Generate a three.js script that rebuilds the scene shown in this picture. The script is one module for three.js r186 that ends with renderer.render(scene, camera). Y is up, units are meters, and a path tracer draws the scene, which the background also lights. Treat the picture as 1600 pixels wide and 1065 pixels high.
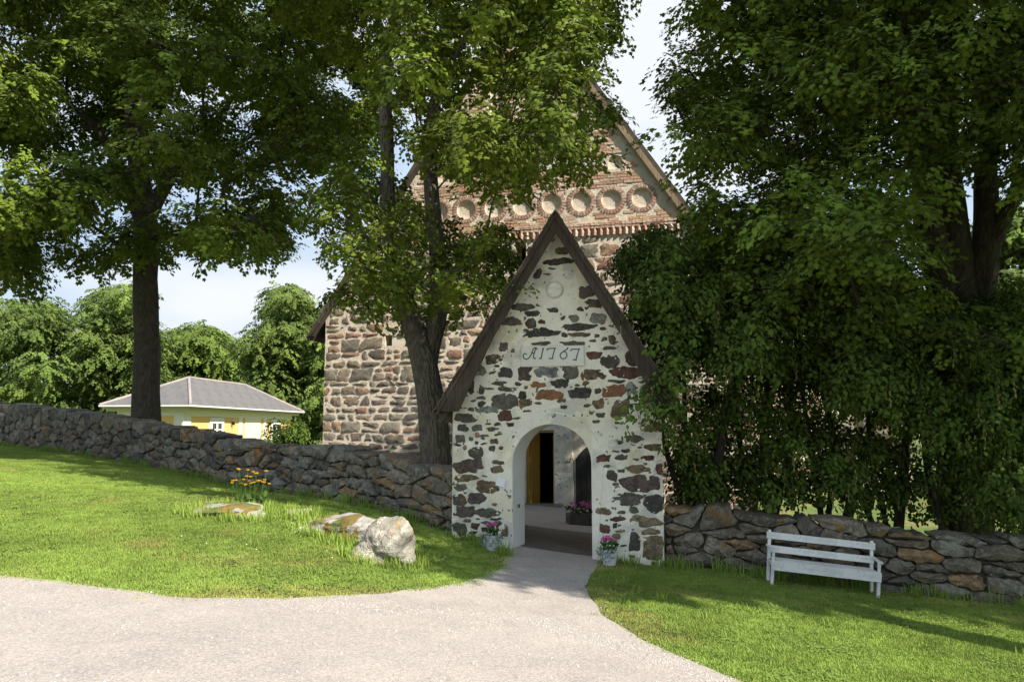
import * as THREE from 'three';
import { mergeGeometries, toCreasedNormals } from 'three/addons/utils/BufferGeometryUtils.js';
import { ImprovedNoise } from 'three/addons/math/ImprovedNoise.js';

// ---------- camera, sky, sun, exposure ----------
const scene = new THREE.Scene();
const camera = new THREE.PerspectiveCamera(46.15, 1600 / 1065, 0.1, 2000);
camera.position.set(0, 1.7, 0);
camera.rotation.set(THREE.MathUtils.degToRad(6.277), 0, 0);

const SUN_AZIMUTH = THREE.MathUtils.degToRad(52), SUN_HEIGHT = THREE.MathUtils.degToRad(42);
const sunDir = new THREE.Vector3(Math.sin(SUN_AZIMUTH) * Math.cos(SUN_HEIGHT), Math.sin(SUN_HEIGHT), Math.cos(SUN_AZIMUTH) * Math.cos(SUN_HEIGHT));
const sun = new THREE.DirectionalLight(new THREE.Color(1.0, 0.93, 0.82), 5);
sun.position.copy(sunDir).multiplyScalar(80).add(new THREE.Vector3(0, 0, -14));
sun.target.position.set(0, 0, -14);
sun.castShadow = true;
sun.shadow.mapSize.set(4096, 4096);
Object.assign(sun.shadow.camera, { left: -34, right: 34, top: 34, bottom: -34, near: 1, far: 200 });
sun.shadow.radius = 1;
scene.add(sun, sun.target);

const renderer = new THREE.WebGLRenderer({ antialias: true });
renderer.toneMapping = THREE.LinearToneMapping;
renderer.toneMappingExposure = 1.55;
renderer.shadowMap.enabled = true;

// ---------- helpers ----------
const perlin = new ImprovedNoise();
function rng(seed) { let a = seed >>> 0; return () => { a = (a + 0x6D2B79F5) | 0; let t = Math.imul(a ^ (a >>> 15), 1 | a); t = (t + Math.imul(t ^ (t >>> 7), 61 | t)) ^ t; return ((t ^ (t >>> 14)) >>> 0) / 4294967296; }; }
const deg = THREE.MathUtils.degToRad, lerp = THREE.MathUtils.lerp, clamp = THREE.MathUtils.clamp, smooth = (x, a, b) => { const t = clamp((x - a) / (b - a), 0, 1); return t * t * (3 - 2 * t); };
const V = (x, y, z) => new THREE.Vector3(x, y, z);
const C = (r, g, b) => new THREE.Color().setRGB(r, g, b);
function hash2(x, y, s) { let h = Math.imul(x | 0, 374761393) + Math.imul(y | 0, 668265263) + Math.imul(s | 0, 1442695041); h = Math.imul(h ^ (h >>> 13), 1274126177); return ((h ^ (h >>> 16)) >>> 0) / 4294967296; }
function tileNoise(x, y, period, seed, periodY = period) {   // repeats after period cells
  const xi = Math.floor(x), yi = Math.floor(y), fx = x - xi, fy = y - yi, m = (k, p) => ((k % p) + p) % p;
  const u = fx * fx * (3 - 2 * fx), v = fy * fy * (3 - 2 * fy), x0 = m(xi, period), x1 = m(xi + 1, period), y0 = m(yi, periodY), y1 = m(yi + 1, periodY);
  return lerp(lerp(hash2(x0, y0, seed), hash2(x1, y0, seed), u), lerp(hash2(x0, y1, seed), hash2(x1, y1, seed), u), v);
}
function tileFbm(u, v, cells, octaves, seed) { let s = 0, a = 0.5, t = 0, p = cells; for (let o = 0; o < octaves; o++) { s += a * tileNoise(u * p, v * p, p, seed + o * 17); t += a; a *= 0.5; p *= 2; } return s / t; }
const toSRGB = (c) => c <= 0.0031308 ? c * 12.92 : 1.055 * Math.pow(c, 1 / 2.4) - 0.055;
function texture(size, metres, isColor, fn) {   // fn(u, v) gives a linear colour, or a height
  const d = new Uint8Array(size * size * 4);
  for (let j = 0; j < size; j++) for (let i = 0; i < size; i++) {
    const c = fn((i + 0.5) / size, (j + 0.5) / size), k = (j * size + i) * 4;
    if (isColor) { d[k] = clamp(toSRGB(clamp(c[0], 0, 1)) * 255, 0, 255); d[k + 1] = clamp(toSRGB(clamp(c[1], 0, 1)) * 255, 0, 255); d[k + 2] = clamp(toSRGB(clamp(c[2], 0, 1)) * 255, 0, 255); }
    else d[k] = d[k + 1] = d[k + 2] = clamp(c * 255, 0, 255);
    d[k + 3] = 255;
  }
  const t = new THREE.DataTexture(d, size, size);
  t.wrapS = t.wrapT = THREE.RepeatWrapping; t.magFilter = THREE.LinearFilter; t.minFilter = THREE.LinearMipmapLinearFilter; t.generateMipmaps = true;
  if (isColor) t.colorSpace = THREE.SRGBColorSpace;
  t.repeat.set(1 / metres, 1 / metres); t.needsUpdate = true;
  return t;
}
const names = {};
function numbered(n) { const k = names[n] = (names[n] ?? -1) + 1; return k ? n + '_' + String(k).padStart(3, '0') : n; }
function tag(o, label, category, group) { o.userData.label = label; o.userData.category = category; if (group) o.userData.group = group; return o; }
function thing(name, label, category, x, y, z, turn = 0, group) { const o = new THREE.Group(); o.name = numbered(name); o.position.set(x, y, z); o.rotation.y = turn; scene.add(o); return tag(o, label, category, group); }
function part(name, geometry, material, parent) { const m = new THREE.Mesh(geometry, material); m.name = name; parent.add(m); return m; }
function structure(name, geometry, material) { const m = new THREE.Mesh(geometry, material); m.name = numbered(name); m.userData.kind = 'structure'; scene.add(m); return m; }
function box(w, h, d, x = 0, y = 0, z = 0) { const g = new THREE.BoxGeometry(w, h, d); boxUV(g, w, h, d); g.translate(x, y, z); return g; }
function boxUV(g, w, h, d) { const n = g.attributes.normal, p = g.attributes.position, uv = g.attributes.uv; for (let i = 0; i < p.count; i++) { const ax = Math.abs(n.getX(i)), ay = Math.abs(n.getY(i)); uv.setXY(i, ax > 0.5 ? p.getZ(i) : p.getX(i), ay > 0.5 ? p.getZ(i) : p.getY(i)); } }
function chamferBox(w, h, d, c = 0.008) {   // a box whose long edges are bevelled
  const s = new THREE.Shape(); const a = w / 2 - c, b = h / 2 - c;
  s.moveTo(-a, -b - c).lineTo(a, -b - c).lineTo(a + c, -b).lineTo(a + c, b).lineTo(a, b + c).lineTo(-a, b + c).lineTo(-a - c, b).lineTo(-a - c, -b);
  const g = new THREE.ExtrudeGeometry(s, { depth: d - 2 * c, bevelEnabled: true, bevelSize: c * 0.6, bevelThickness: c, bevelOffset: -c * 0.6, bevelSegments: 1 });
  g.translate(0, 0, -(d - 2 * c) / 2); return g;
}
function turned(g, rx, ry, rz, x = 0, y = 0, z = 0) { g.applyMatrix4(new THREE.Matrix4().compose(V(x, y, z), new THREE.Quaternion().setFromEuler(new THREE.Euler(rx, ry, rz)), V(1, 1, 1))); return g; }
function tint(g, c) { const n = g.attributes.position.count, a = new Float32Array(n * 3); for (let i = 0; i < n; i++) a.set([c.r, c.g, c.b], i * 3); g.setAttribute('color', new THREE.BufferAttribute(a, 3)); return g; }
function geometryFrom(pos, idx, uv) { const g = new THREE.BufferGeometry(); g.setAttribute('position', new THREE.Float32BufferAttribute(pos, 3)); if (uv) g.setAttribute('uv', new THREE.Float32BufferAttribute(uv, 2)); g.setIndex(idx); g.computeVertexNormals(); return g; }

// ---------- materials ----------
const texGrain = texture(512, 1.1, true, (u, v) => {   // granite: crystals, pale and dark flecks, rust clouds
  const fine = tileNoise(u * 190, v * 190, 190, 3), mid = tileFbm(u, v, 24, 3, 5), big = tileFbm(u, v, 4, 4, 9);
  let k = 0.34 + 0.28 * fine + 0.42 * mid + 0.35 * (big - 0.5); const rust = smooth(big, 0.56, 0.72) * 0.35;
  const fleck = tileNoise(u * 110, v * 110, 110, 41) > 0.86 ? 0.28 : 0; k += fleck;
  return [k * (1 + rust * 0.25), k * (1 - rust * 0.12), k * (1 - rust * 0.4)];
});
const texLichen = texture(1024, 2.3, true, (u, v) => {   // weathered wall stone with pale lichen rosettes
  const fine = tileNoise(u * 380, v * 380, 380, 13), mid = tileFbm(u, v, 40, 3, 15), big = tileFbm(u, v, 5, 4, 19);
  let k = 0.16 + 0.26 * fine + 0.38 * mid + 0.45 * (big - 0.5);
  const l = smooth(tileFbm(u, v, 26, 4, 23) + 0.35 * (big - 0.5), 0.56, 0.64), l2 = smooth(tileFbm(u, v, 60, 2, 29), 0.68, 0.76);
  const o = smooth(tileFbm(u, v, 9, 4, 37), 0.7, 0.76) * smooth(fine, 0.1, 0.5) * .7;
  const w = Math.max(l * 0.75, l2 * 0.9);
  let r = lerp(k, 0.82, w), g = lerp(k * 0.97, 0.84, w), b = lerp(k * 0.9, 0.78, w);
  return [lerp(r, 0.85, o), lerp(g, 0.48, o), lerp(b, 0.12, o)];
});
const bumpRock = texture(512, 0.9, false, (u, v) => 0.6 * tileFbm(u, v, 6, 5, 51) + 0.4 * tileFbm(u, v, 60, 3, 57));
const texPlaster = texture(1024, 2.9, true, (u, v) => {
  const big = tileFbm(u, v, 4, 5, 61), mid = tileFbm(u, v, 18, 4, 67), fine = tileNoise(u * 300, v * 300, 300, 71);
  let r = 0.9, g = 0.885, b = 0.815; const k = 0.8 + 0.25 * mid + 0.12 * (fine - 0.5); r *= k; g *= k; b *= k;
  const grey = smooth(big, 0.48, 0.62) * 0.62 * smooth(mid, 0.32, 0.6); r = lerp(r, 0.4, grey); g = lerp(g, 0.41, grey); b = lerp(b, 0.39, grey);
  const ochre = smooth(tileFbm(u, v, 7, 4, 73), 0.6, 0.7) * 0.45; r = lerp(r, 0.7, ochre); g = lerp(g, 0.64, ochre); b = lerp(b, 0.44, ochre);
  const pit = smooth(tileFbm(u, v, 44, 3, 79), 0.75, 0.8); r = lerp(r, 0.13, pit); g = lerp(g, 0.13, pit); b = lerp(b, 0.12, pit);
  return [r, g, b];
});
const bumpPlaster = texture(512, 1.3, false, (u, v) => 0.7 * tileFbm(u, v, 5, 5, 81) + 0.3 * tileFbm(u, v, 40, 3, 83));
const texMortar = texture(512, 2.1, true, (u, v) => {
  const mid = tileFbm(u, v, 14, 4, 91), fine = tileNoise(u * 200, v * 200, 200, 93), big = tileFbm(u, v, 3, 4, 97);
  const k = 0.68 + 0.4 * mid + 0.2 * (fine - 0.5), w = smooth(big, 0.5, 0.68) * 0.3;
  return [0.8 * k, lerp(0.7, 0.62, w) * k, lerp(0.57, 0.45, w) * k];
});
const texGravel = texture(1024, 3.1, true, (u, v) => {
  const fine = tileNoise(u * 420, v * 420, 420, 101), f2 = tileNoise(u * 210, v * 210, 210, 103), mid = tileFbm(u, v, 12, 4, 107), big = tileFbm(u, v, 3, 4, 109);
  const k = 0.68 + 0.3 * (fine - 0.5) + 0.26 * (f2 - 0.5) + 0.16 * (mid - 0.5) + 0.14 * (big - 0.5);
  const warm = 0.4 + 0.5 * (f2 - 0.5) + 0.6 * (mid - 0.5);
  return [k * 0.6, k * lerp(0.535, 0.51, warm), k * lerp(0.485, 0.44, warm)];
});
const bumpGravel = texture(512, 0.8, false, (u, v) => 0.5 * tileNoise(u * 90, v * 90, 90, 111) + 0.5 * tileFbm(u, v, 20, 3, 113));
const texSoil = texture(1024, 6.7, true, (u, v) => {
  const big = tileFbm(u, v, 5, 5, 121), mid = tileFbm(u, v, 40, 3, 123), fine = tileNoise(u * 420, v * 420, 420, 127);
  const k = 0.55 + 0.5 * mid + 0.5 * (fine - 0.5), dry = smooth(big, 0.52, 0.68);
  return [lerp(0.11, 0.22, dry) * k, lerp(0.165, 0.2, dry) * k, lerp(0.025, 0.06, dry) * k];
});
const texBark = texture(512, 0.9, true, (u, v) => {
  const ridge = tileNoise(u * 34, v * 7, 34, 133, 7), mid = tileFbm(u, v, 10, 4, 137), fine = tileNoise(u * 160, v * 60, 160, 139, 60);
  const k = 0.45 + 0.55 * ridge + 0.35 * (mid - 0.5) + 0.2 * (fine - 0.5), moss = smooth(tileFbm(u, v, 5, 4, 141), 0.56, 0.7) * 0.5;
  return [lerp(0.15, 0.13, moss) * k, lerp(0.125, 0.15, moss) * k, lerp(0.1, 0.07, moss) * k];
});
const bumpBark = texture(512, 0.9, false, (u, v) => 0.65 * tileNoise(u * 34, v * 7, 34, 133, 7) + 0.35 * tileFbm(u, v, 30, 3, 145));
const texWood = texture(512, 1.0, true, (u, v) => {   // grain runs along v
  const g = tileNoise(u * 60, v * 3, 60, 151, 3), g2 = tileNoise(u * 160, v * 6, 160, 153, 6), b = tileFbm(u, v, 5, 3, 157);
  const k = 0.62 + 0.4 * g + 0.25 * (g2 - 0.5) + 0.4 * (b - 0.5); return [k, k * 0.97, k * 0.93];
});
const bumpWood = texture(512, 1.0, false, (u, v) => 0.6 * tileNoise(u * 60, v * 3, 60, 151, 3) + 0.4 * tileNoise(u * 160, v * 6, 160, 153, 6));
const texPaint = texture(512, 0.9, true, (u, v) => {   // old gloss paint: greyed, with chips down to the wood
  const a = tileFbm(u, v, 8, 4, 171), g = tileNoise(u * 8, v * 120, 8, 173, 120), c = smooth(tileFbm(u, v, 34, 3, 177), .79, .83), k = .98 - .14 * smooth(a, .45, .75) - .08 * g;
  return [lerp(k, .3, c), lerp(k, .26, c), lerp(k * .97, .2, c)];
});
const M = {};
const std = (o) => new THREE.MeshStandardMaterial({ roughness: 0.9, ...o });
const stoneMat = (r, g, b, lichen) => std({ color: C(r, g, b), map: lichen ? texLichen : texGrain, bumpMap: bumpRock, bumpScale: 0.035, roughness: 0.92 });
M.fieldstone = [stoneMat(.33, .27, .2), stoneMat(.4, .32, .24), stoneMat(.28, .25, .205), stoneMat(.44, .27, .19), stoneMat(.22, .185, .155), stoneMat(.38, .34, .265), stoneMat(.5, .34, .23), stoneMat(.33, .25, .2)];
M.wallstone = [stoneMat(.29, .26, .215, 1), stoneMat(.38, .335, .275, 1), stoneMat(.2, .18, .155, 1), stoneMat(.35, .28, .22, 1), stoneMat(.34, .32, .28, 1), stoneMat(.26, .225, .185, 1)];
M.orangestone = stoneMat(.46, .31, .18, 1);
M.gatestone = { G: stoneMat(.2, .19, .155, 1), B: stoneMat(.125, .12, .11, 1), L: stoneMat(.42, .42, .39, 1), P: stoneMat(.17, .125, .115, 1), T: stoneMat(.27, .2, .13, 1), A: stoneMat(.36, .28, .19, 1), R: stoneMat(.2, .105, .08, 1), O: stoneMat(.36, .18, .09), Y: stoneMat(.4, .43, .43, 1), K: stoneMat(.5, .24, .18) };
M.boulder = stoneMat(.66, .61, .53, 1);
M.plaster = std({ color: C(1, .97, .88), map: texPlaster, bumpMap: bumpPlaster, bumpScale: 0.03, roughness: 0.95 });
M.cleanPlaster = std({ color: C(1, .97, .9), map: texPlaster, bumpMap: bumpPlaster, bumpScale: 0.012, roughness: 0.95 });
M.whitewash = std({ color: C(.8, .79, .74), bumpMap: bumpPlaster, bumpScale: 0.012, roughness: 0.9 });
M.mortar = std({ map: texMortar, bumpMap: bumpPlaster, bumpScale: 0.03, roughness: 0.95 });
M.brick = std({ color: C(1, 1, 1), map: texGrain, vertexColors: true, bumpMap: bumpRock, bumpScale: 0.008 });
M.ringBrick = [stoneMat(.74, .48, .36), stoneMat(.86, .68, .54), stoneMat(.66, .4, .3)];
M.core = std({ color: C(.17, .14, .11), map: texGrain });
M.gravel = std({ map: texGravel, bumpMap: bumpGravel, bumpScale: 0.007, roughness: 0.97 });
M.passageShade = std({ color: C(.22, .19, .16), map: texGrain, bumpMap: bumpGravel, bumpScale: .01 });  // floor of the gate passage, its shade put into the dark colour
M.soil = std({ map: texSoil, roughness: 1 });
M.bark = std({ map: texBark, bumpMap: bumpBark, bumpScale: 0.06, roughness: 0.95 });
M.darkBark = std({ color: C(.75, .72, .7), map: texBark, bumpMap: bumpBark, bumpScale: 0.06, roughness: 0.95 });
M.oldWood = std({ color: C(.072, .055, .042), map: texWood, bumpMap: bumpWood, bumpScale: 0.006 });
M.sunlitWood = std({ color: C(.36, .27, .18), map: texWood, bumpMap: bumpWood, bumpScale: 0.006 });  // bargeboard wood with the sunlit tone put into its colour
M.tarWood = std({ color: C(.02, .018, .016), map: texWood, bumpMap: bumpWood, bumpScale: 0.006, roughness: 0.7 });
M.shingle = std({ color: C(.1, .085, .07), map: texWood, bumpMap: bumpWood, bumpScale: 0.01 });
M.yellowPaint = std({ color: C(.62, .4, .1), bumpMap: bumpWood, bumpScale: 0.002, roughness: 0.6 });
M.whitePaint = std({ color: C(.82, .83, .83), map: texPaint, bumpMap: bumpWood, bumpScale: 0.002, roughness: 0.55 });
M.iron = std({ color: C(.02, .02, .02), roughness: 0.6, metalness: 0.4 });
const leafMat = (r, g, b, t = 0.4) => new THREE.MeshPhysicalMaterial({ color: C(r, g, b), roughness: 1, transmission: t, thickness: 0, side: THREE.DoubleSide, specularIntensity: 0.3 });
M.mapleLeaf = leafMat(.115, .18, .022, 0.24);
M.limeLeaf = leafMat(.13, .2, .045, .3);
M.hedgeLeaf = leafMat(.09, .15, .026, .2);
M.farLeaf = leafMat(.12, .185, .035, .3);
M.grass = leafMat(.285, .39, .075, 0.3);
M.seed = leafMat(.36, .35, .12, 0.3);

// ---------- sky ----------
{
  const W = 1024, H = 512, d = new Float32Array(W * H * 4);
  for (let j = 0; j < H; j++) {
    const el = ((j + 0.5) / H - 0.5) * Math.PI, y = Math.sin(el), up = Math.max(y, 0);
    for (let i = 0; i < W; i++) {
      const a = ((i + 0.5) / W - 0.5) * Math.PI * 2, x = Math.cos(el) * Math.cos(a), z = Math.cos(el) * Math.sin(a), k = (j * W + i) * 4;
      const t = Math.pow(up, 0.55);
      let r = lerp(0.46, 0.26, t), g = lerp(0.54, 0.41, t), b = lerp(0.62, 0.61, t);
      const q = 1 / (up + 0.22); let n = 0, amp = 0.5, fq = 0.9;
      for (let o = 0; o < 6; o++) { n += amp * perlin.noise(x * q * fq + 7.3, z * q * fq * 1.3 + 2.1, o * 3.7); amp *= 0.52; fq *= 2.1; }
      const c = smooth(n + 0.08, -0.14, 0.42) * 0.88 * smooth(y, 0, 0.08);
      r = lerp(r, 0.64, c); g = lerp(g, 0.655, c); b = lerp(b, 0.675, c);
      if (y < 0) { r = 0.2; g = 0.22; b = 0.16; }
      d[k] = r; d[k + 1] = g; d[k + 2] = b; d[k + 3] = 1;
    }
  }
  const t = new THREE.DataTexture(d, W, H, THREE.RGBAFormat, THREE.FloatType);
  t.mapping = THREE.EquirectangularReflectionMapping; t.magFilter = THREE.LinearFilter; t.minFilter = THREE.LinearFilter; t.wrapS = THREE.RepeatWrapping; t.needsUpdate = true;
  scene.background = t; scene.environment = t;
}

// ---------- terrain: a thin-plate surface through measured heights ----------
const spots = [[0, 0, 0], [-3, 2, .12], [3, 2, -.15], [0, -5.5, -.03], [2, -6.3, -.28], [5, -7.75, -.72], [-5.3, -8.2, .25], [-9, -9, .5], [-3.1, -7.8, .1], [-1.4, -8.6, -.03],
  [.7, -13, -.3], [-.95, -13, -.1], [2.4, -12.7, -.42], [-1.66, -10.6, -.04], [3.8, -12.2, -.53], [5.4, -11.9, -.68], [7.3, -11.6, -.82], [10.5, -11, -1.05], [9, -6, -1.0],
  [-2.36, -14.75, .25], [-5.68, -17.7, .37], [-7.9, -19.7, .61], [-12.3, -23.7, .885], [-19, -29.8, 1.1], [-4.4, -12.5, .46], [-2.6, -11.9, .24], [-7, -13, .62], [-11, -14, .9], [-16, -14, 1.15],
  [1.2, -16, -.33], [1.5, -20, -.38], [1, -22.4, -.39], [-5, -22, .05],  [6, -18, -.62], [11, -24, -.75], [14, -10, -1.3], [8, 3, -.5], [-12, 3, .7]];
const tps = (() => {
  const n = spots.length, N = n + 3, A = Array.from({ length: N }, () => new Float64Array(N + 1)), U = (r2) => r2 > 1e-9 ? 0.5 * r2 * Math.log(r2) : 0;
  for (let i = 0; i < n; i++) { for (let j = 0; j < n; j++) A[i][j] = U((spots[i][0] - spots[j][0]) ** 2 + (spots[i][1] - spots[j][1]) ** 2) + (i === j ? 1.2 : 0); A[i][n] = A[n][i] = 1; A[i][n + 1] = A[n + 1][i] = spots[i][0]; A[i][n + 2] = A[n + 2][i] = spots[i][1]; A[i][N] = spots[i][2]; }
  for (let c = 0; c < N; c++) { let p = c; for (let r = c + 1; r < N; r++) if (Math.abs(A[r][c]) > Math.abs(A[p][c])) p = r; [A[c], A[p]] = [A[p], A[c]]; for (let r = 0; r < N; r++) if (r !== c && A[r][c]) { const k = A[r][c] / A[c][c]; for (let q = c; q <= N; q++) A[r][q] -= k * A[c][q]; } }
  const w = A.map((row, i) => row[N] / row[i]);
  return (x, z) => { let s = w[n] + w[n + 1] * x + w[n + 2] * z; for (let i = 0; i < n; i++) s += w[i] * U((x - spots[i][0]) ** 2 + (z - spots[i][1]) ** 2); return s; };
})();
function ground(x, z) { const cx = clamp(x, -22, 14), cz = clamp(z, -32, 4); return tps(cx, cz) + 0.02 * perlin.noise(x * 0.5, 3.3, z * 0.5); }
{
  const line = (a, b, fine0, fine1, step) => { const o = []; let p = fine0, s = step; while (p > a) { o.unshift(p); p -= s; s *= 1.35; } o.unshift(a); for (p = fine0 + step; p < fine1; p += step) o.push(p); s = step; while (p < b) { o.push(p); p += s; s *= 1.35; } o.push(b); return o; };
  const xs = line(-420, 420, -22, 14, 0.25), zs = line(-600, 120, -32, 3, 0.25), pos = [], idx = [], uv = [];
  for (const z of zs) for (const x of xs) { pos.push(x, ground(x, z), z); uv.push(x, z); }
  for (let j = 0; j + 1 < zs.length; j++) for (let i = 0; i + 1 < xs.length; i++) { const a = j * xs.length + i, b = a + 1, c = a + xs.length, e = c + 1; idx.push(a, c, b, b, c, e); }
  structure('lawn_ground', geometryFrom(pos, idx, uv), M.soil);
}
// ---------- gravel drive and path ----------
const driveEdge = [[-30, -14], [-16, -11.6], [-9, -9.4], [-6.6, -8.6], [-5.3, -8.22], [-4.2, -8.05], [-3.1, -7.82], [-2.26, -8.05], [-1.4, -8.65], [-.63, -9.8], [-.16, -11.2], [-.05, -12.9], [.1, -16.3], [-1.4, -17.6], [-2, -22.9], [3.4, -21.9], [3.2, -18], [2.2, -16.4], [1.42, -13], [1.2, -11.9], [.93, -10.5], [.97, -8.8], [1.2, -7.8], [1.46, -7.15], [1.8, -6.5], [2.06, -6.15], [3.1, -4.6], [5.4, -2.2], [14, 1], [14, 30], [-30, 30]];
function driveDistance(x, z) {   // below zero inside the gravel
  let d = 1e9, inside = false;
  for (let i = 0, j = driveEdge.length - 1; i < driveEdge.length; j = i++) {
    const [ax, az] = driveEdge[i], [bx, bz] = driveEdge[j], t = clamp(((x - ax) * (bx - ax) + (z - az) * (bz - az)) / ((bx - ax) ** 2 + (bz - az) ** 2), 0, 1);
    d = Math.min(d, Math.hypot(x - ax - t * (bx - ax), z - az - t * (bz - az)));
    if ((az > z) !== (bz > z) && x < (bx - ax) * (z - az) / (bz - az) + ax) inside = !inside;
  }
  return (inside ? -d : d) + 0.05 * perlin.noise(x * 2.1, 8.1, z * 2.1) + 0.035 * perlin.noise(x * 6.3, 1.1, z * 6.3);
}
{
  const pos = [], idx = [], uv = [], S = 0.2, x0 = -22, x1 = 10, z0 = -22.8, z1 = 6, nx = Math.round((x1 - x0) / S), nz = Math.round((z1 - z0) / S), D = [];
  for (let j = 0; j <= nz; j++) for (let i = 0; i <= nx; i++) D.push(driveDistance(x0 + i * S, z0 + j * S));
  const put = (p) => { pos.push(p[0], ground(p[0], p[1]) + 0.012, p[1]); uv.push(p[0], p[1]); return pos.length / 3 - 1; };
  const clip = (t) => { const o = []; for (let k = 0; k < 3; k++) { const a = t[k], b = t[(k + 1) % 3]; if (a[2] < 0) o.push(a); if ((a[2] < 0) !== (b[2] < 0)) { const s = a[2] / (a[2] - b[2]); o.push([lerp(a[0], b[0], s), lerp(a[1], b[1], s), 0]); } } if (o.length > 2) { const f = o.map(put); for (let k = 1; k + 1 < f.length; k++) idx.push(f[0], f[k], f[k + 1]); } };
  for (let j = 0; j < nz; j++) for (let i = 0; i < nx; i++) {
    const c = (a, b) => [x0 + (i + a) * S, z0 + (j + b) * S, D[(j + b) * (nx + 1) + i + a]];
    clip([c(0, 0), c(0, 1), c(1, 0)]); clip([c(1, 0), c(0, 1), c(1, 1)]);
  }
  const g = geometryFrom(pos, idx, uv); const n = g.attributes.normal; for (let i = 0; i < n.count; i++) if (n.getY(i) < 0) n.setXYZ(i, -n.getX(i), -n.getY(i), -n.getZ(i));
  structure('gravel_drive', g, M.gravel);
}

// ---------- rubble: cells of a jittered course pattern, each turned into one stone ----------
function clipHalf(poly, px, py, nx, ny) { const o = []; for (let i = 0; i < poly.length; i++) { const a = poly[i], b = poly[(i + 1) % poly.length], da = (a[0] - px) * nx + (a[1] - py) * ny, db = (b[0] - px) * nx + (b[1] - py) * ny; if (da <= 0) o.push(a); if ((da <= 0) !== (db <= 0)) { const t = da / (da - db); o.push([lerp(a[0], b[0], t), lerp(a[1], b[1], t)]); } } return o; }
function rubbleCells(w, h, rowH, colW, jit, seed, big = 0.12) {
  const R = rng(seed), seeds = []; let y = 0, row = 0; const K = rowH / colW * 1.15;
  while (y < h - rowH * 0.3) { const rh = rowH * (0.75 + 0.6 * R()); let x = -R() * colW; while (x < w) { const cw = colW * (0.5 + 1.05 * R() * (R() < 0.3 ? 1.5 : 1)); seeds.push([x + cw / 2, y + rh / 2 + (R() - 0.5) * rh * jit]); x += cw; } y += rh; row++; }
  const S = seeds.filter(() => R() > big).filter((s) => s[0] > -colW && s[0] < w + colW);
  const cells = [];
  for (const s of S) {
    let p = [[0, 0], [w, 0], [w, h], [0, h]];
    for (const t of S) { if (t === s || Math.abs(t[0] - s[0]) > colW * 4 || Math.abs(t[1] - s[1]) > rowH * 4) continue; const dx = (t[0] - s[0]) * K, dy = t[1] - s[1]; p = clipHalf(p, (s[0] + t[0]) / 2, (s[1] + t[1]) / 2, dx * K, dy); if (p.length < 3) break; }
    if (p.length > 2) cells.push(p);
  }
  return cells;
}
function courseCells(w, h, rowH, colW, seed) {   // rough courses: stones squared by hammer, some split, joints wandering
  const R = rng(seed), rows = [0], cells = []; while (rows[rows.length - 1] < h) rows.push(rows[rows.length - 1] + rowH * (.5 + 1.0 * R()));
  const wave = (i, x) => rows[i] + rowH * .3 * perlin.noise(x * .8, i * 3.7, seed) + rowH * .22 * perlin.noise(x * 2.3, i * 5.1, seed);
  for (let i = 0; i + 1 < rows.length; i++) {
    let x = -R() * colW, lean = (R() - .5) * .1;
    while (x < w) {
      const tall = rows[i + 1] - rows[i], cw = colW * (.35 + 1.15 * R()) * (tall > rowH ? 1.1 : 1), x1 = x + cw, l1 = (R() - .5) * .14, q = [[x - lean, wave(i, x)], [x1 - l1, wave(i, x1)], [x1 + l1, wave(i + 1, x1)], [x + lean, wave(i + 1, x)]];
      if (tall > rowH * .95 && R() < .28) { const t = .35 + .3 * R(), a = [lerp(q[0][0], q[3][0], t), lerp(q[0][1], q[3][1], t)], b = [lerp(q[1][0], q[2][0], t), lerp(q[1][1], q[2][1], t) + (R() - .5) * .05]; cells.push([q[0], q[1], b, a], [a, b, q[2], q[3]]); }
      else if (R() < .3) { const k = Math.floor(R() * 4), p = q[k], n = q[(k + 1) % 4], m = q[(k + 3) % 4], t = .2 + .25 * R(); cells.push(q.flatMap((v, j) => j === k ? [[lerp(p[0], m[0], t), lerp(p[1], m[1], t)], [lerp(p[0], n[0], t), lerp(p[1], n[1], t)]] : [v])); }
      else cells.push(q);
      x = x1; lean = l1;
    }
  }
  return cells;
}
function centroid(p) { let a = 0, x = 0, y = 0; for (let i = 0; i < p.length; i++) { const q = p[i], r = p[(i + 1) % p.length], c = q[0] * r[1] - r[0] * q[1]; a += c; x += (q[0] + r[0]) * c; y += (q[1] + r[1]) * c; } return [x / (3 * a), y / (3 * a), Math.abs(a / 2)]; }
function insetPoly(p, gap) { let q = p; const c = centroid(p); for (let i = 0; i < p.length; i++) { const a = p[i], b = p[(i + 1) % p.length], l = Math.hypot(b[0] - a[0], b[1] - a[1]); if (l < 1e-6) continue; let nx = (b[1] - a[1]) / l, ny = -(b[0] - a[0]) / l; if ((c[0] - a[0]) * nx + (c[1] - a[1]) * ny > 0) { nx = -nx; ny = -ny; } q = clipHalf(q, a[0] - nx * gap, a[1] - ny * gap, nx, ny); if (q.length < 3) return null; } return q; }
function roundPoly(p, times, cut) { for (let k = 0; k < times; k++) { const o = []; for (let i = 0; i < p.length; i++) { const a = p[i], b = p[(i + 1) % p.length]; o.push([lerp(a[0], b[0], cut), lerp(a[1], b[1], cut)], [lerp(a[0], b[0], 1 - cut), lerp(a[1], b[1], 1 - cut)]); } p = o; } return p; }
function cutCorners(p, d) { const o = []; for (let i = 0; i < p.length; i++) { const a = p[i], b = p[(i + 1) % p.length], l = Math.hypot(b[0] - a[0], b[1] - a[1]), t = Math.min(.3, d / l); o.push([lerp(a[0], b[0], t), lerp(a[1], b[1], t)], [lerp(a[0], b[0], 1 - t), lerp(a[1], b[1], 1 - t)]); } return o; }
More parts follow.
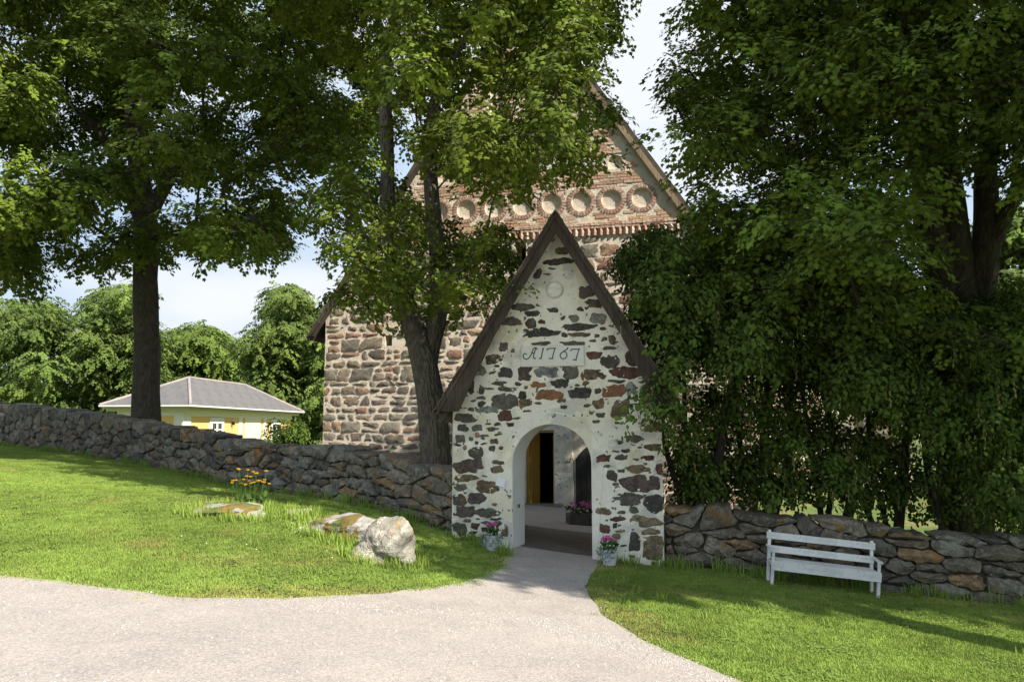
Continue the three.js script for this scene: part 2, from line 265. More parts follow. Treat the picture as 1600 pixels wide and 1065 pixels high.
function roughPoly(q, step, amp, ph) {   // breaks the straight edges of a cell into a hewn outline
  const o = []; for (let i = 0; i < q.length; i++) { const a = q[i], b = q[(i + 1) % q.length], n = Math.max(1, Math.round(Math.hypot(b[0] - a[0], b[1] - a[1]) / step)); for (let k = 0; k < n; k++) { const x = lerp(a[0], b[0], k / n), y = lerp(a[1], b[1], k / n); o.push([x + amp * perlin.noise(x * 11 + ph, y * 11, 1.7) + amp * .5 * perlin.noise(x * 27, y * 27 + ph, 4.2), y + amp * perlin.noise(x * 11, y * 11 + ph, 9.7) + amp * .5 * perlin.noise(x * 27 + ph, y * 27, 6.1)]); } }
  return o;
}
function wornStone(poly, R, amp, base) {   // bare stone in render: its rough face dips under the plaster here and there, which gives it a ragged rim
  const [cx, cy, area] = centroid(poly); if (!isFinite(cx) || area < 1e-4) return null;
  let sum = 0; for (let i = 0; i < poly.length; i++) { const a = poly[i], b = poly[(i + 1) % poly.length]; sum += a[0] * b[1] - b[0] * a[1]; } if (sum < 0) poly = poly.slice().reverse();
  const n = poly.length, rings = [1.1, 1, .9, .76, .56, .3], pos = [], uv = [], idx = [], ph = R() * 60, ou = R() * 5, ov = R() * 5, tx = (R() - .5) * .12, ty = (R() - .5) * .12;
  rings.forEach((s, r) => { for (const q of poly) { const x = cx + (q[0] - cx) * s, y = cy + (q[1] - cy) * s, e = r === 0 ? -.1 : r === 1 ? -.008 : 0; pos.push(x, y, base + e + (r ? amp * (perlin.noise(x * 12 + ph, y * 12, .3) + .6 * perlin.noise(x * 29, y * 29 + ph, 4.3)) + (x - cx) * tx + (y - cy) * ty + .008 * (1 - s) : 0)); uv.push(x + ou, y + ov); } });
  pos.push(cx, cy, base + .012); uv.push(cx + ou, cy + ov);
  for (let r = 0; r < 5; r++) for (let i = 0; i < n; i++) { const a = r * n + i, b = r * n + (i + 1) % n; idx.push(a, b, a + n, b, b + n, a + n); }
  for (let i = 0; i < n; i++) idx.push(5 * n + i, 5 * n + (i + 1) % n, 6 * n);
  return geometryFrom(pos, idx, uv);
}
function stoneGeometry(poly, front, back, R, rough = 0.02, soft = 0.03) {   // a stone in the x-y plane that faces +z
  let [cx, cy, area] = centroid(poly); if (!isFinite(cx) || area < 1e-4) return null;
  const rad = Math.sqrt(area / Math.PI), n = poly.length, pos = [], uv = [], idx = [], ou = R() * 5, ov = R() * 5, ph = R() * 50;
  let sum = 0; for (let i = 0; i < n; i++) { const a = poly[i], b = poly[(i + 1) % n]; sum += a[0] * b[1] - b[0] * a[1]; } if (sum < 0) poly = poly.slice().reverse();
  const tx = (R() - 0.5) * 0.35, ty = (R() - 0.5) * 0.3;
  const rings = [[1, -back, 0], [1, front - soft * 1.1, .6], [Math.max(0.5, 1 - soft * 0.55 / rad), front - soft * 0.3, .9], [Math.max(0.35, 1 - soft * 1.6 / rad), front, 1]];
  for (const [s, z, k] of rings) for (const q of poly) {
    const x = cx + (q[0] - cx) * s, y = cy + (q[1] - cy) * s, nz = rough * k * perlin.noise(x * 9 + ph, y * 9, 2.2) + rough * 0.6 * k * perlin.noise(x * 22 + ph, y * 22, 5.1);
    const e = k ? 0.35 * rough * perlin.noise(x * 13, y * 13 + ph, z * 13) : 0;
    pos.push(x + e, y + e, z + nz + k * ((x - cx) * tx + (y - cy) * ty) * 0.35); uv.push(x + z * 0.7 + ou, y + z * 0.7 + ov);
  }
  pos.push(cx, cy, front + rough * (0.5 + R())); uv.push(cx + ou, cy + ov);
  for (let r = 0; r < 3; r++) for (let i = 0; i < n; i++) { const a = r * n + i, b = r * n + (i + 1) % n; idx.push(a, b, a + n, b, b + n, a + n); }
  for (let i = 0; i < n; i++) idx.push(3 * n + i, 3 * n + (i + 1) % n, 4 * n);
  const g = toCreasedNormals(geometryFrom(pos, idx, uv), 0.75);
  return g;
}

// ---------- the church: gabled west front of fieldstone below and brick above ----------
const church = thing('stone_church', 'large medieval church with fieldstone front, brick gable and round blind recesses', 'church', 0.375, 0, -22.5, deg(-14));
{
  const HW = 6.2, SL = 1.51, APEX = 14.5, BASE = -1.0, roofY = (x) => APEX - SL * Math.abs(x), R = rng(11);
  const circles = []; for (let k = 0; k < 9; k++) circles.push([-3.48 + 0.853 * k, 8.1]);
  const niches = [-2.55, -1.7, -.85, 0, .85, 1.7, 2.62].map((x) => [x, Math.abs(x) > 2 ? 8.98 : 9.42, roofY(Math.abs(x) + 0.25) - 0.78]);
  const slits = [[-.13, 6.6, .16, .45], [-4.15, 4.3, .11, .16], [-.1, 8.8, .09, .09], [3.4, 5.2, .14, .4]];
  const door = { x0: 0.0, x1: 0.84, y0: -.42, y1: 1.68 };
  const s = new THREE.Shape(); s.moveTo(-HW, BASE).lineTo(HW, BASE).lineTo(HW, roofY(HW) - .1).lineTo(0, APEX - .1).lineTo(-HW, roofY(HW) - .1);
  for (const [x, y] of circles) { const h = new THREE.Path(); h.absarc(x, y, 0.28, 0, Math.PI * 2, true); s.holes.push(h); }
  for (const [x, a, b] of niches) { const h = new THREE.Path(); h.moveTo(x - .2, a).lineTo(x - .2, b - .2).absarc(x, b - .2, .2, Math.PI, 0, true).lineTo(x + .2, a); s.holes.push(h); }
  for (const [x, y, a, b] of slits) { const h = new THREE.Path(); h.moveTo(x - a, y - b).lineTo(x - a, y + b).lineTo(x + a, y + b).lineTo(x + a, y - b); s.holes.push(h); }
  { const h = new THREE.Path(); h.moveTo(door.x0, door.y0).lineTo(door.x0, door.y1).lineTo(door.x1, door.y1).lineTo(door.x1, door.y0); s.holes.push(h); }
  const front = new THREE.ExtrudeGeometry(s, { depth: 0.9, bevelEnabled: false, curveSegments: 28 }); front.translate(0, 0, -0.9);
  part('front_wall', front, M.mortar, church);
  for (const [x, y] of circles) { const g = new THREE.CylinderGeometry(.3, .3, .05, 28); g.rotateX(Math.PI / 2); g.translate(x, y, -.085); part('recess_plaster', g, M.mortar, church); }
  for (const [x, a, b] of niches) part('niche_plaster', box(.46, b - a + .06, .05, x, (a + b) / 2, -.105), M.mortar, church);
  // side and back walls, closed
  part('side_wall', box(0.9, 6.0, 26, -HW + .45, 2.0, -13.9), M.mortar, church);
  part('side_wall', box(0.9, 6.0, 26, HW - .45, 2.0, -13.9), M.mortar, church);
  { const b = new THREE.Shape(); b.moveTo(-HW, BASE).lineTo(HW, BASE).lineTo(HW, roofY(HW) - .1).lineTo(0, APEX - .1).lineTo(-HW, roofY(HW) - .1); const g = new THREE.ExtrudeGeometry(b, { depth: 0.6, bevelEnabled: false }); g.translate(0, 0, -27.5); part('back_wall', g, M.mortar, church); }
  part('floor', box(2 * HW - 1.8, 0.2, 26, 0, -.52, -13.9), M.core, church);
  // fieldstones
  const cells = courseCells(2 * HW, 8.1, 0.285, 0.46, 21).map((p) => p.map(([x, y]) => [clamp(x - HW, -HW + .004, HW - .004), y + BASE]));
  const best = [], rest = [];
  for (const cell of cells) {
    const [cx, cy, area] = centroid(cell);
    if (Math.abs(cx) > HW - .04 || cy > 7.02 || cy > roofY(Math.abs(cx)) - 0.45 || area < 0.01) continue;
    if (cx > door.x0 - .28 && cx < 1.36 && cy < 2.3 && cy > -.5) continue;
    if (slits.some(([x, y, a, b]) => Math.abs(cx - x) < a + .12 && Math.abs(cy - y) < b + .08)) continue;
    if (cx > 1.36 && cx < 2.35 && cy < 1.5) continue;
    let q = insetPoly(cell, 0.014 + 0.034 * R()); if (!q) continue;
    q = q.filter((a, i) => { const b = q[(i + 1) % q.length]; return Math.hypot(a[0] - b[0], a[1] - b[1]) > 0.05; }); if (q.length < 3) continue;
    q = roughPoly(cutCorners(q, .015 + .035 * R()), .08, .03, R() * 40);
    const g = stoneGeometry(q, 0.004 + 0.024 * R(), 0.05, R, 0.022, 0.012); if (!g) continue;
    const u = cx, seen = (u < -0.9 && cy > -0.3) || (u > 2.2 && cy > -.4) || (cy > 5) || (u > -.6 && u < 2.4 && cy < 2.6) ? 1 : 0;
    (seen && area > 0.035 && best.length < 300 ? best : rest).push([g, Math.floor(R() * 8)]);
  }
  for (const [g, k] of best) part('fieldstone', g, M.fieldstone[k], church);
  for (let k = 0; k < 8; k++) { const l = rest.filter((r) => r[1] === k).map((r) => r[0]); if (l.length) part('small_fieldstones', mergeGeometries(l), M.fieldstone[k], church).userData.kind = 'stuff'; }
  // brick gable
  const bricks = [], tones = [C(.76, .46, .31), C(.82, .54, .37), C(.66, .4, .28), C(.86, .65, .48), C(.9, .76, .6), C(.8, .57, .4)];
  let row = 0;
  for (let y = 7.45; y < 13.9; y += 0.088, row++) {
    const lim = (APEX - y) / SL - .35;
    for (let x = -lim - (row % 2) * .14 - R() * .03; x < lim; x += .285) {
      const w = .255 + .02 * R(), cx = x + .14;
      if (cx + w / 2 > lim || cx - w / 2 < -lim - .1) continue;
      if (circles.some(([a, b]) => Math.hypot(clamp(a, cx - w / 2, cx + w / 2) - a, y - b) < .43)) continue;
      if (niches.some(([a, b, c]) => Math.abs(cx - a) < .2 + w / 2 && y > b - .04 && y < c + .04)) continue;
      if (slits.some(([a, b, c, d]) => Math.abs(cx - a) < c + w / 2 && Math.abs(y - b) < d + .04)) continue;
      if (y > 9.04 && y < 9.34 && Math.abs(cx) < 2.35) continue;
      if (R() < .06 + .3 * smooth(perlin.noise(cx * 0.9, y * 1.3, 4.4), .15, .5)) continue;
      const g = box(w, .066 + .006 * R(), .05, cx, y + .004 * (R() - .5), -.014 + .014 * R());
      tint(g, tones[Math.floor(R() * 6)].clone().multiplyScalar(.8 + .4 * R())); bricks.push(g);
    }
  }
  part('gable_brickwork', mergeGeometries(bricks), M.brick, church).userData.kind = 'stuff';
  for (const [x, y] of circles) { const n = 26; for (let i = 0; i < n; i++) { const a = (i + .5) / n * Math.PI * 2; part('ring_brick', turned(box(.13, .062, .06), 0, 0, a, x + Math.cos(a) * .352, y + Math.sin(a) * .352, -.012 + .01 * R()), M.ringBrick[Math.floor(R() * 3)], church); } }
  { const lim = (APEX - 7.2) / SL - .42, step = .176, n = Math.floor(2 * lim / step);   // sawtooth frieze
    for (let i = 0; i < n; i++) part('frieze_brick', turned(box(.115, .2, .115), 0, Math.PI / 4, 0, -lim + (i + .5) * step, 7.19, .005), M.ringBrick[Math.floor(R() * 3)], church);
    for (let yy = 0; yy < 2; yy++) for (let x = -lim - .05; x < lim; x += .29) part('string_course_brick', box(.278, .07, .14, x + .14, 7.33 + yy * .082, .005 + yy * .01 - .02 + .008 * R()), M.ringBrick[Math.floor(R() * 3)], church); }
  part('plaster_band', box(4.6, .24, .03, 0, 9.19, .0), M.cleanPlaster, church);
  // portal
  { const p = new THREE.Shape(); p.moveTo(-.28, -.55).lineTo(-.28, 1.9).quadraticCurveTo(.4, 2.5, 1.3, 2.05).lineTo(1.36, -.5).lineTo(.84, -.55).lineTo(.84, 1.68).lineTo(0, 1.68).lineTo(0, -.55); const g = new THREE.ExtrudeGeometry(p, { depth: .05, bevelEnabled: true, bevelSize: .02, bevelThickness: .02, bevelSegments: 2 }); g.translate(0, 0, -.02); part('portal_plaster', g, M.cleanPlaster, church); }
  const fr = part('door_frame', mergeGeometries([box(.07, 2.1, .12, .035, .63, -.2), box(.07, 2.1, .12, .805, .63, -.2), box(.7, .08, .12, .42, 1.64, -.2)]), M.yellowPaint, church);
  { const l1 = part('door_leaf', turned(box(.4, 2.0, .05, .2, 0, 0), 0, deg(62), 0, .075, .6, -.26), M.yellowPaint, church); part('door_handle', turned(new THREE.TorusGeometry(.04, .008, 6, 14), 0, deg(62), 0, .22, .5, -.5), M.iron, l1);
    part('door_leaf', turned(box(.4, 2.0, .05, -.2, 0, 0), 0, deg(-78), 0, .765, .6, -.26), M.yellowPaint, church); }
  part('doorstep', turned(chamferBox(1.3, .14, .5, .02), 0, 0, 0, .42, -.4, .26), stoneMat(.3, .27, .24), church);
  { const a = part('side_door', box(.94, .03, .05, 1.87, -.42, .03), M.tarWood, church), top = (x) => 1.26 - 1.5 * Math.pow(Math.abs(x - 1.87), 1.7); for (let i = 0; i < 6; i++) { const x = 1.42 + i * .15, sh = new THREE.Shape(); sh.moveTo(x, -.4).lineTo(x + .144, -.4).lineTo(x + .144, top(x + .144)).lineTo(x + .072, top(x + .072)).lineTo(x, top(x)); part('door_plank', new THREE.ExtrudeGeometry(sh, { depth: .06, bevelEnabled: false }).translate(0, 0, 0), M.tarWood, a); } part('door_ring', new THREE.TorusGeometry(.06, .01, 6, 16).translate(1.52, .4, .08), M.iron, a); }
  // roof
  for (const k of [-1, 1]) {
    const LR = Math.hypot(6.75, 6.75 * SL), g = turned(box(LR, .14, 28.2), 0, 0, -k * Math.atan(SL), k * 6.75 / 2, APEX + .1 - 6.75 * SL / 2, -14.0);
    const roof = part('roof', g, M.shingle, church);
    for (let i = 0; i < 4; i++) {   // barge boards, butted, mitred at the top and cut level at the eaves
      const x0 = i * 1.66 + (i ? .004 : 0), x1 = (i + 1) * 1.66 - .004, t = .25, yo = (x) => APEX - SL * x, sh = new THREE.Shape(); sh.moveTo(k * x0, yo(x0)).lineTo(k * x1, yo(x1)).lineTo(k * (i < 3 ? x1 : x1 - t / SL), yo(x1) - (i < 3 ? t : 0)).lineTo(k * x0, yo(x0) - t);
      part('bargeboard', new THREE.ExtrudeGeometry(sh, { depth: .045, bevelEnabled: false }).translate(0, 0, .07 + .004 * i), k > 0 ? M.sunlitWood : M.oldWood, roof);  // same wood on both slopes: right coloured as sunlit, left as shaded
    }
    for (let i = 0; i < 12; i++) part('rafter_tail', turned(box(.5, .09, .07), 0, 0, -k * Math.atan(SL) * .9, k * 6.42, 4.7, .3 - i * .8), M.oldWood, roof);
  }
}
const gateStones = [[0.11,4.62,0.25,0.13,'G'],[0.07,4.45,0.52,0.12,'B'],[-0.32,4.26,0.13,0.16,'B'],[0.50,3.94,0.25,0.21,'P'],[0.61,3.72,0.31,0.16,'P'],[-0.57,3.70,0.37,0.12,'G'],[-0.40,3.59,0.26,0.10,'B'],[-0.07,3.64,0.17,0.09,'B'],[-0.73,3.46,0.39,0.13,'G'],[-0.42,3.44,0.17,0.15,'B'],[-0.32,3.27,0.73,0.17,'B'],[-0.28,3.09,0.32,0.06,'G'],[-0.89,3.05,0.17,0.15,'G'],[-1.04,2.85,0.28,0.16,'G'],[-1.29,2.67,0.23,0.19,'L'],[-0.86,2.61,0.24,0.16,'B'],[-0.54,2.60,0.25,0.25,'P'],[-0.19,2.61,0.43,0.19,'Y'],[-0.97,2.44,0.29,0.07,'G'],[-0.80,2.35,0.35,0.08,'G'],[-1.25,2.34,0.10,0.15,'G'],[-1.44,2.39,0.11,0.25,'P'],[-0.32,2.41,0.30,0.10,'O'],[0.04,2.43,0.28,0.16,'B'],[-0.57,2.25,0.13,0.13,'B'],[-0.18,2.26,0.52,0.16,'O'],[-0.91,2.14,0.42,0.26,'G'],[0.28,3.50,0.15,0.12,'L'],[0.67,3.47,0.29,0.19,'L'],[0.35,3.36,0.60,0.11,'B'],[0.39,3.23,0.38,0.08,'T'],[0.28,3.09,0.45,0.08,'G'],[0.77,3.15,0.10,0.06,'G'],[0.90,3.13,0.12,0.13,'G'],[0.85,3.00,0.25,0.06,'G'],[0.62,2.88,0.25,0.13,'R'],[0.87,2.79,0.31,0.23,'B'],[1.25,2.84,0.30,0.23,'P'],[0.20,2.61,0.26,0.21,'G'],[0.41,2.54,0.05,0.13,'T'],[0.64,2.57,0.36,0.17,'T'],[1.12,2.60,0.54,0.20,'R'],[0.96,2.46,0.27,0.05,'G'],[0.47,2.44,0.11,0.07,'T'],[0.37,2.28,0.38,0.19,'B'],[0.66,2.31,0.12,0.11,'G'],[0.92,2.31,0.33,0.20,'O'],[1.20,2.31,0.16,0.27,'L'],[1.48,2.28,0.29,0.34,'P'],[0.67,2.10,0.18,0.16,'T'],[0.07,2.15,0.15,0.07,'T'],[-1.26,2.21,0.13,0.06,'G'],[-1.26,2.11,0.14,0.10,'G'],[-0.52,2.13,0.22,0.14,'T'],[-1.50,1.88,0.43,0.14,'G'],[-1.16,2.01,0.38,0.12,'Y'],[-0.87,1.90,0.23,0.16,'R'],[-0.98,1.78,0.14,0.06,'G'],[-1.57,1.72,0.19,0.10,'B'],[-1.32,1.72,0.18,0.12,'G'],[-1.08,1.70,0.19,0.07,'G'],[-1.33,1.60,0.07,0.08,'K'],[-1.61,1.54,0.18,0.14,'G'],[-1.53,1.39,0.08,0.07,'K'],[-1.33,1.48,0.07,0.05,'B'],[-1.08,1.39,0.11,0.09,'B'],[-1.35,1.31,0.26,0.19,'G'],[-1.45,1.09,0.55,0.23,'P'],[-0.99,1.16,0.23,0.07,'G'],[-0.99,1.04,0.23,0.13,'T'],[-1.51,0.91,0.44,0.12,'T'],[-1.60,0.75,0.25,0.10,'G'],[-1.13,0.75,0.44,0.19,'T'],[-1.33,0.57,0.34,0.18,'P'],[-1.63,0.55,0.24,0.17,'G'],[-1.55,0.36,0.34,0.20,'P'],[-1.16,0.36,0.38,0.14,'G'],[-1.49,0.22,0.14,0.06,'T'],[-1.17,0.19,0.16,0.06,'B'],[-1.01,0.25,0.21,0.05,'B'],[-0.99,0.18,0.13,0.09,'G'],[-1.35,0.14,0.14,0.10,'R'],[-1.63,0.07,0.24,0.20,'B'],[-1.38,0.03,0.16,0.06,'B'],[-1.36,-0.06,0.21,0.10,'B'],[-0.86,0.04,0.11,0.26,'A'],[1.00,2.02,0.30,0.32,'T'],[0.70,1.92,0.14,0.07,'G'],[0.74,1.23,0.24,0.11,'R'],[1.03,1.25,0.23,0.08,'G'],[1.44,1.25,0.22,0.09,'R'],[1.39,1.16,0.07,0.04,'T'],[1.28,1.08,0.37,0.12,'T'],[1.64,1.07,0.17,0.18,'R'],[1.54,1.41,0.28,0.12,'T'],[1.48,1.72,0.36,0.13,'T'],[1.22,1.55,0.31,0.12,'G'],[0.87,0.97,0.14,0.17,'B'],[1.34,0.85,0.65,0.29,'P'],[1.07,0.61,0.59,0.20,'G'],[1.51,0.51,0.34,0.27,'B'],[1.20,0.44,0.15,0.13,'G'],[0.76,0.41,0.34,0.12,'A'],[0.95,0.29,0.22,0.08,'R'],[0.74,0.14,0.19,0.14,'R'],[0.91,0.19,0.07,0.09,'B'],[1.37,0.26,0.54,0.17,'A'],[1.01,0.11,0.23,0.05,'A'],[1.47,0.11,0.29,0.11,'A'],[1.21,-0.07,0.18,0.28,'B'],[1.49,-0.13,0.34,0.37,'A']];
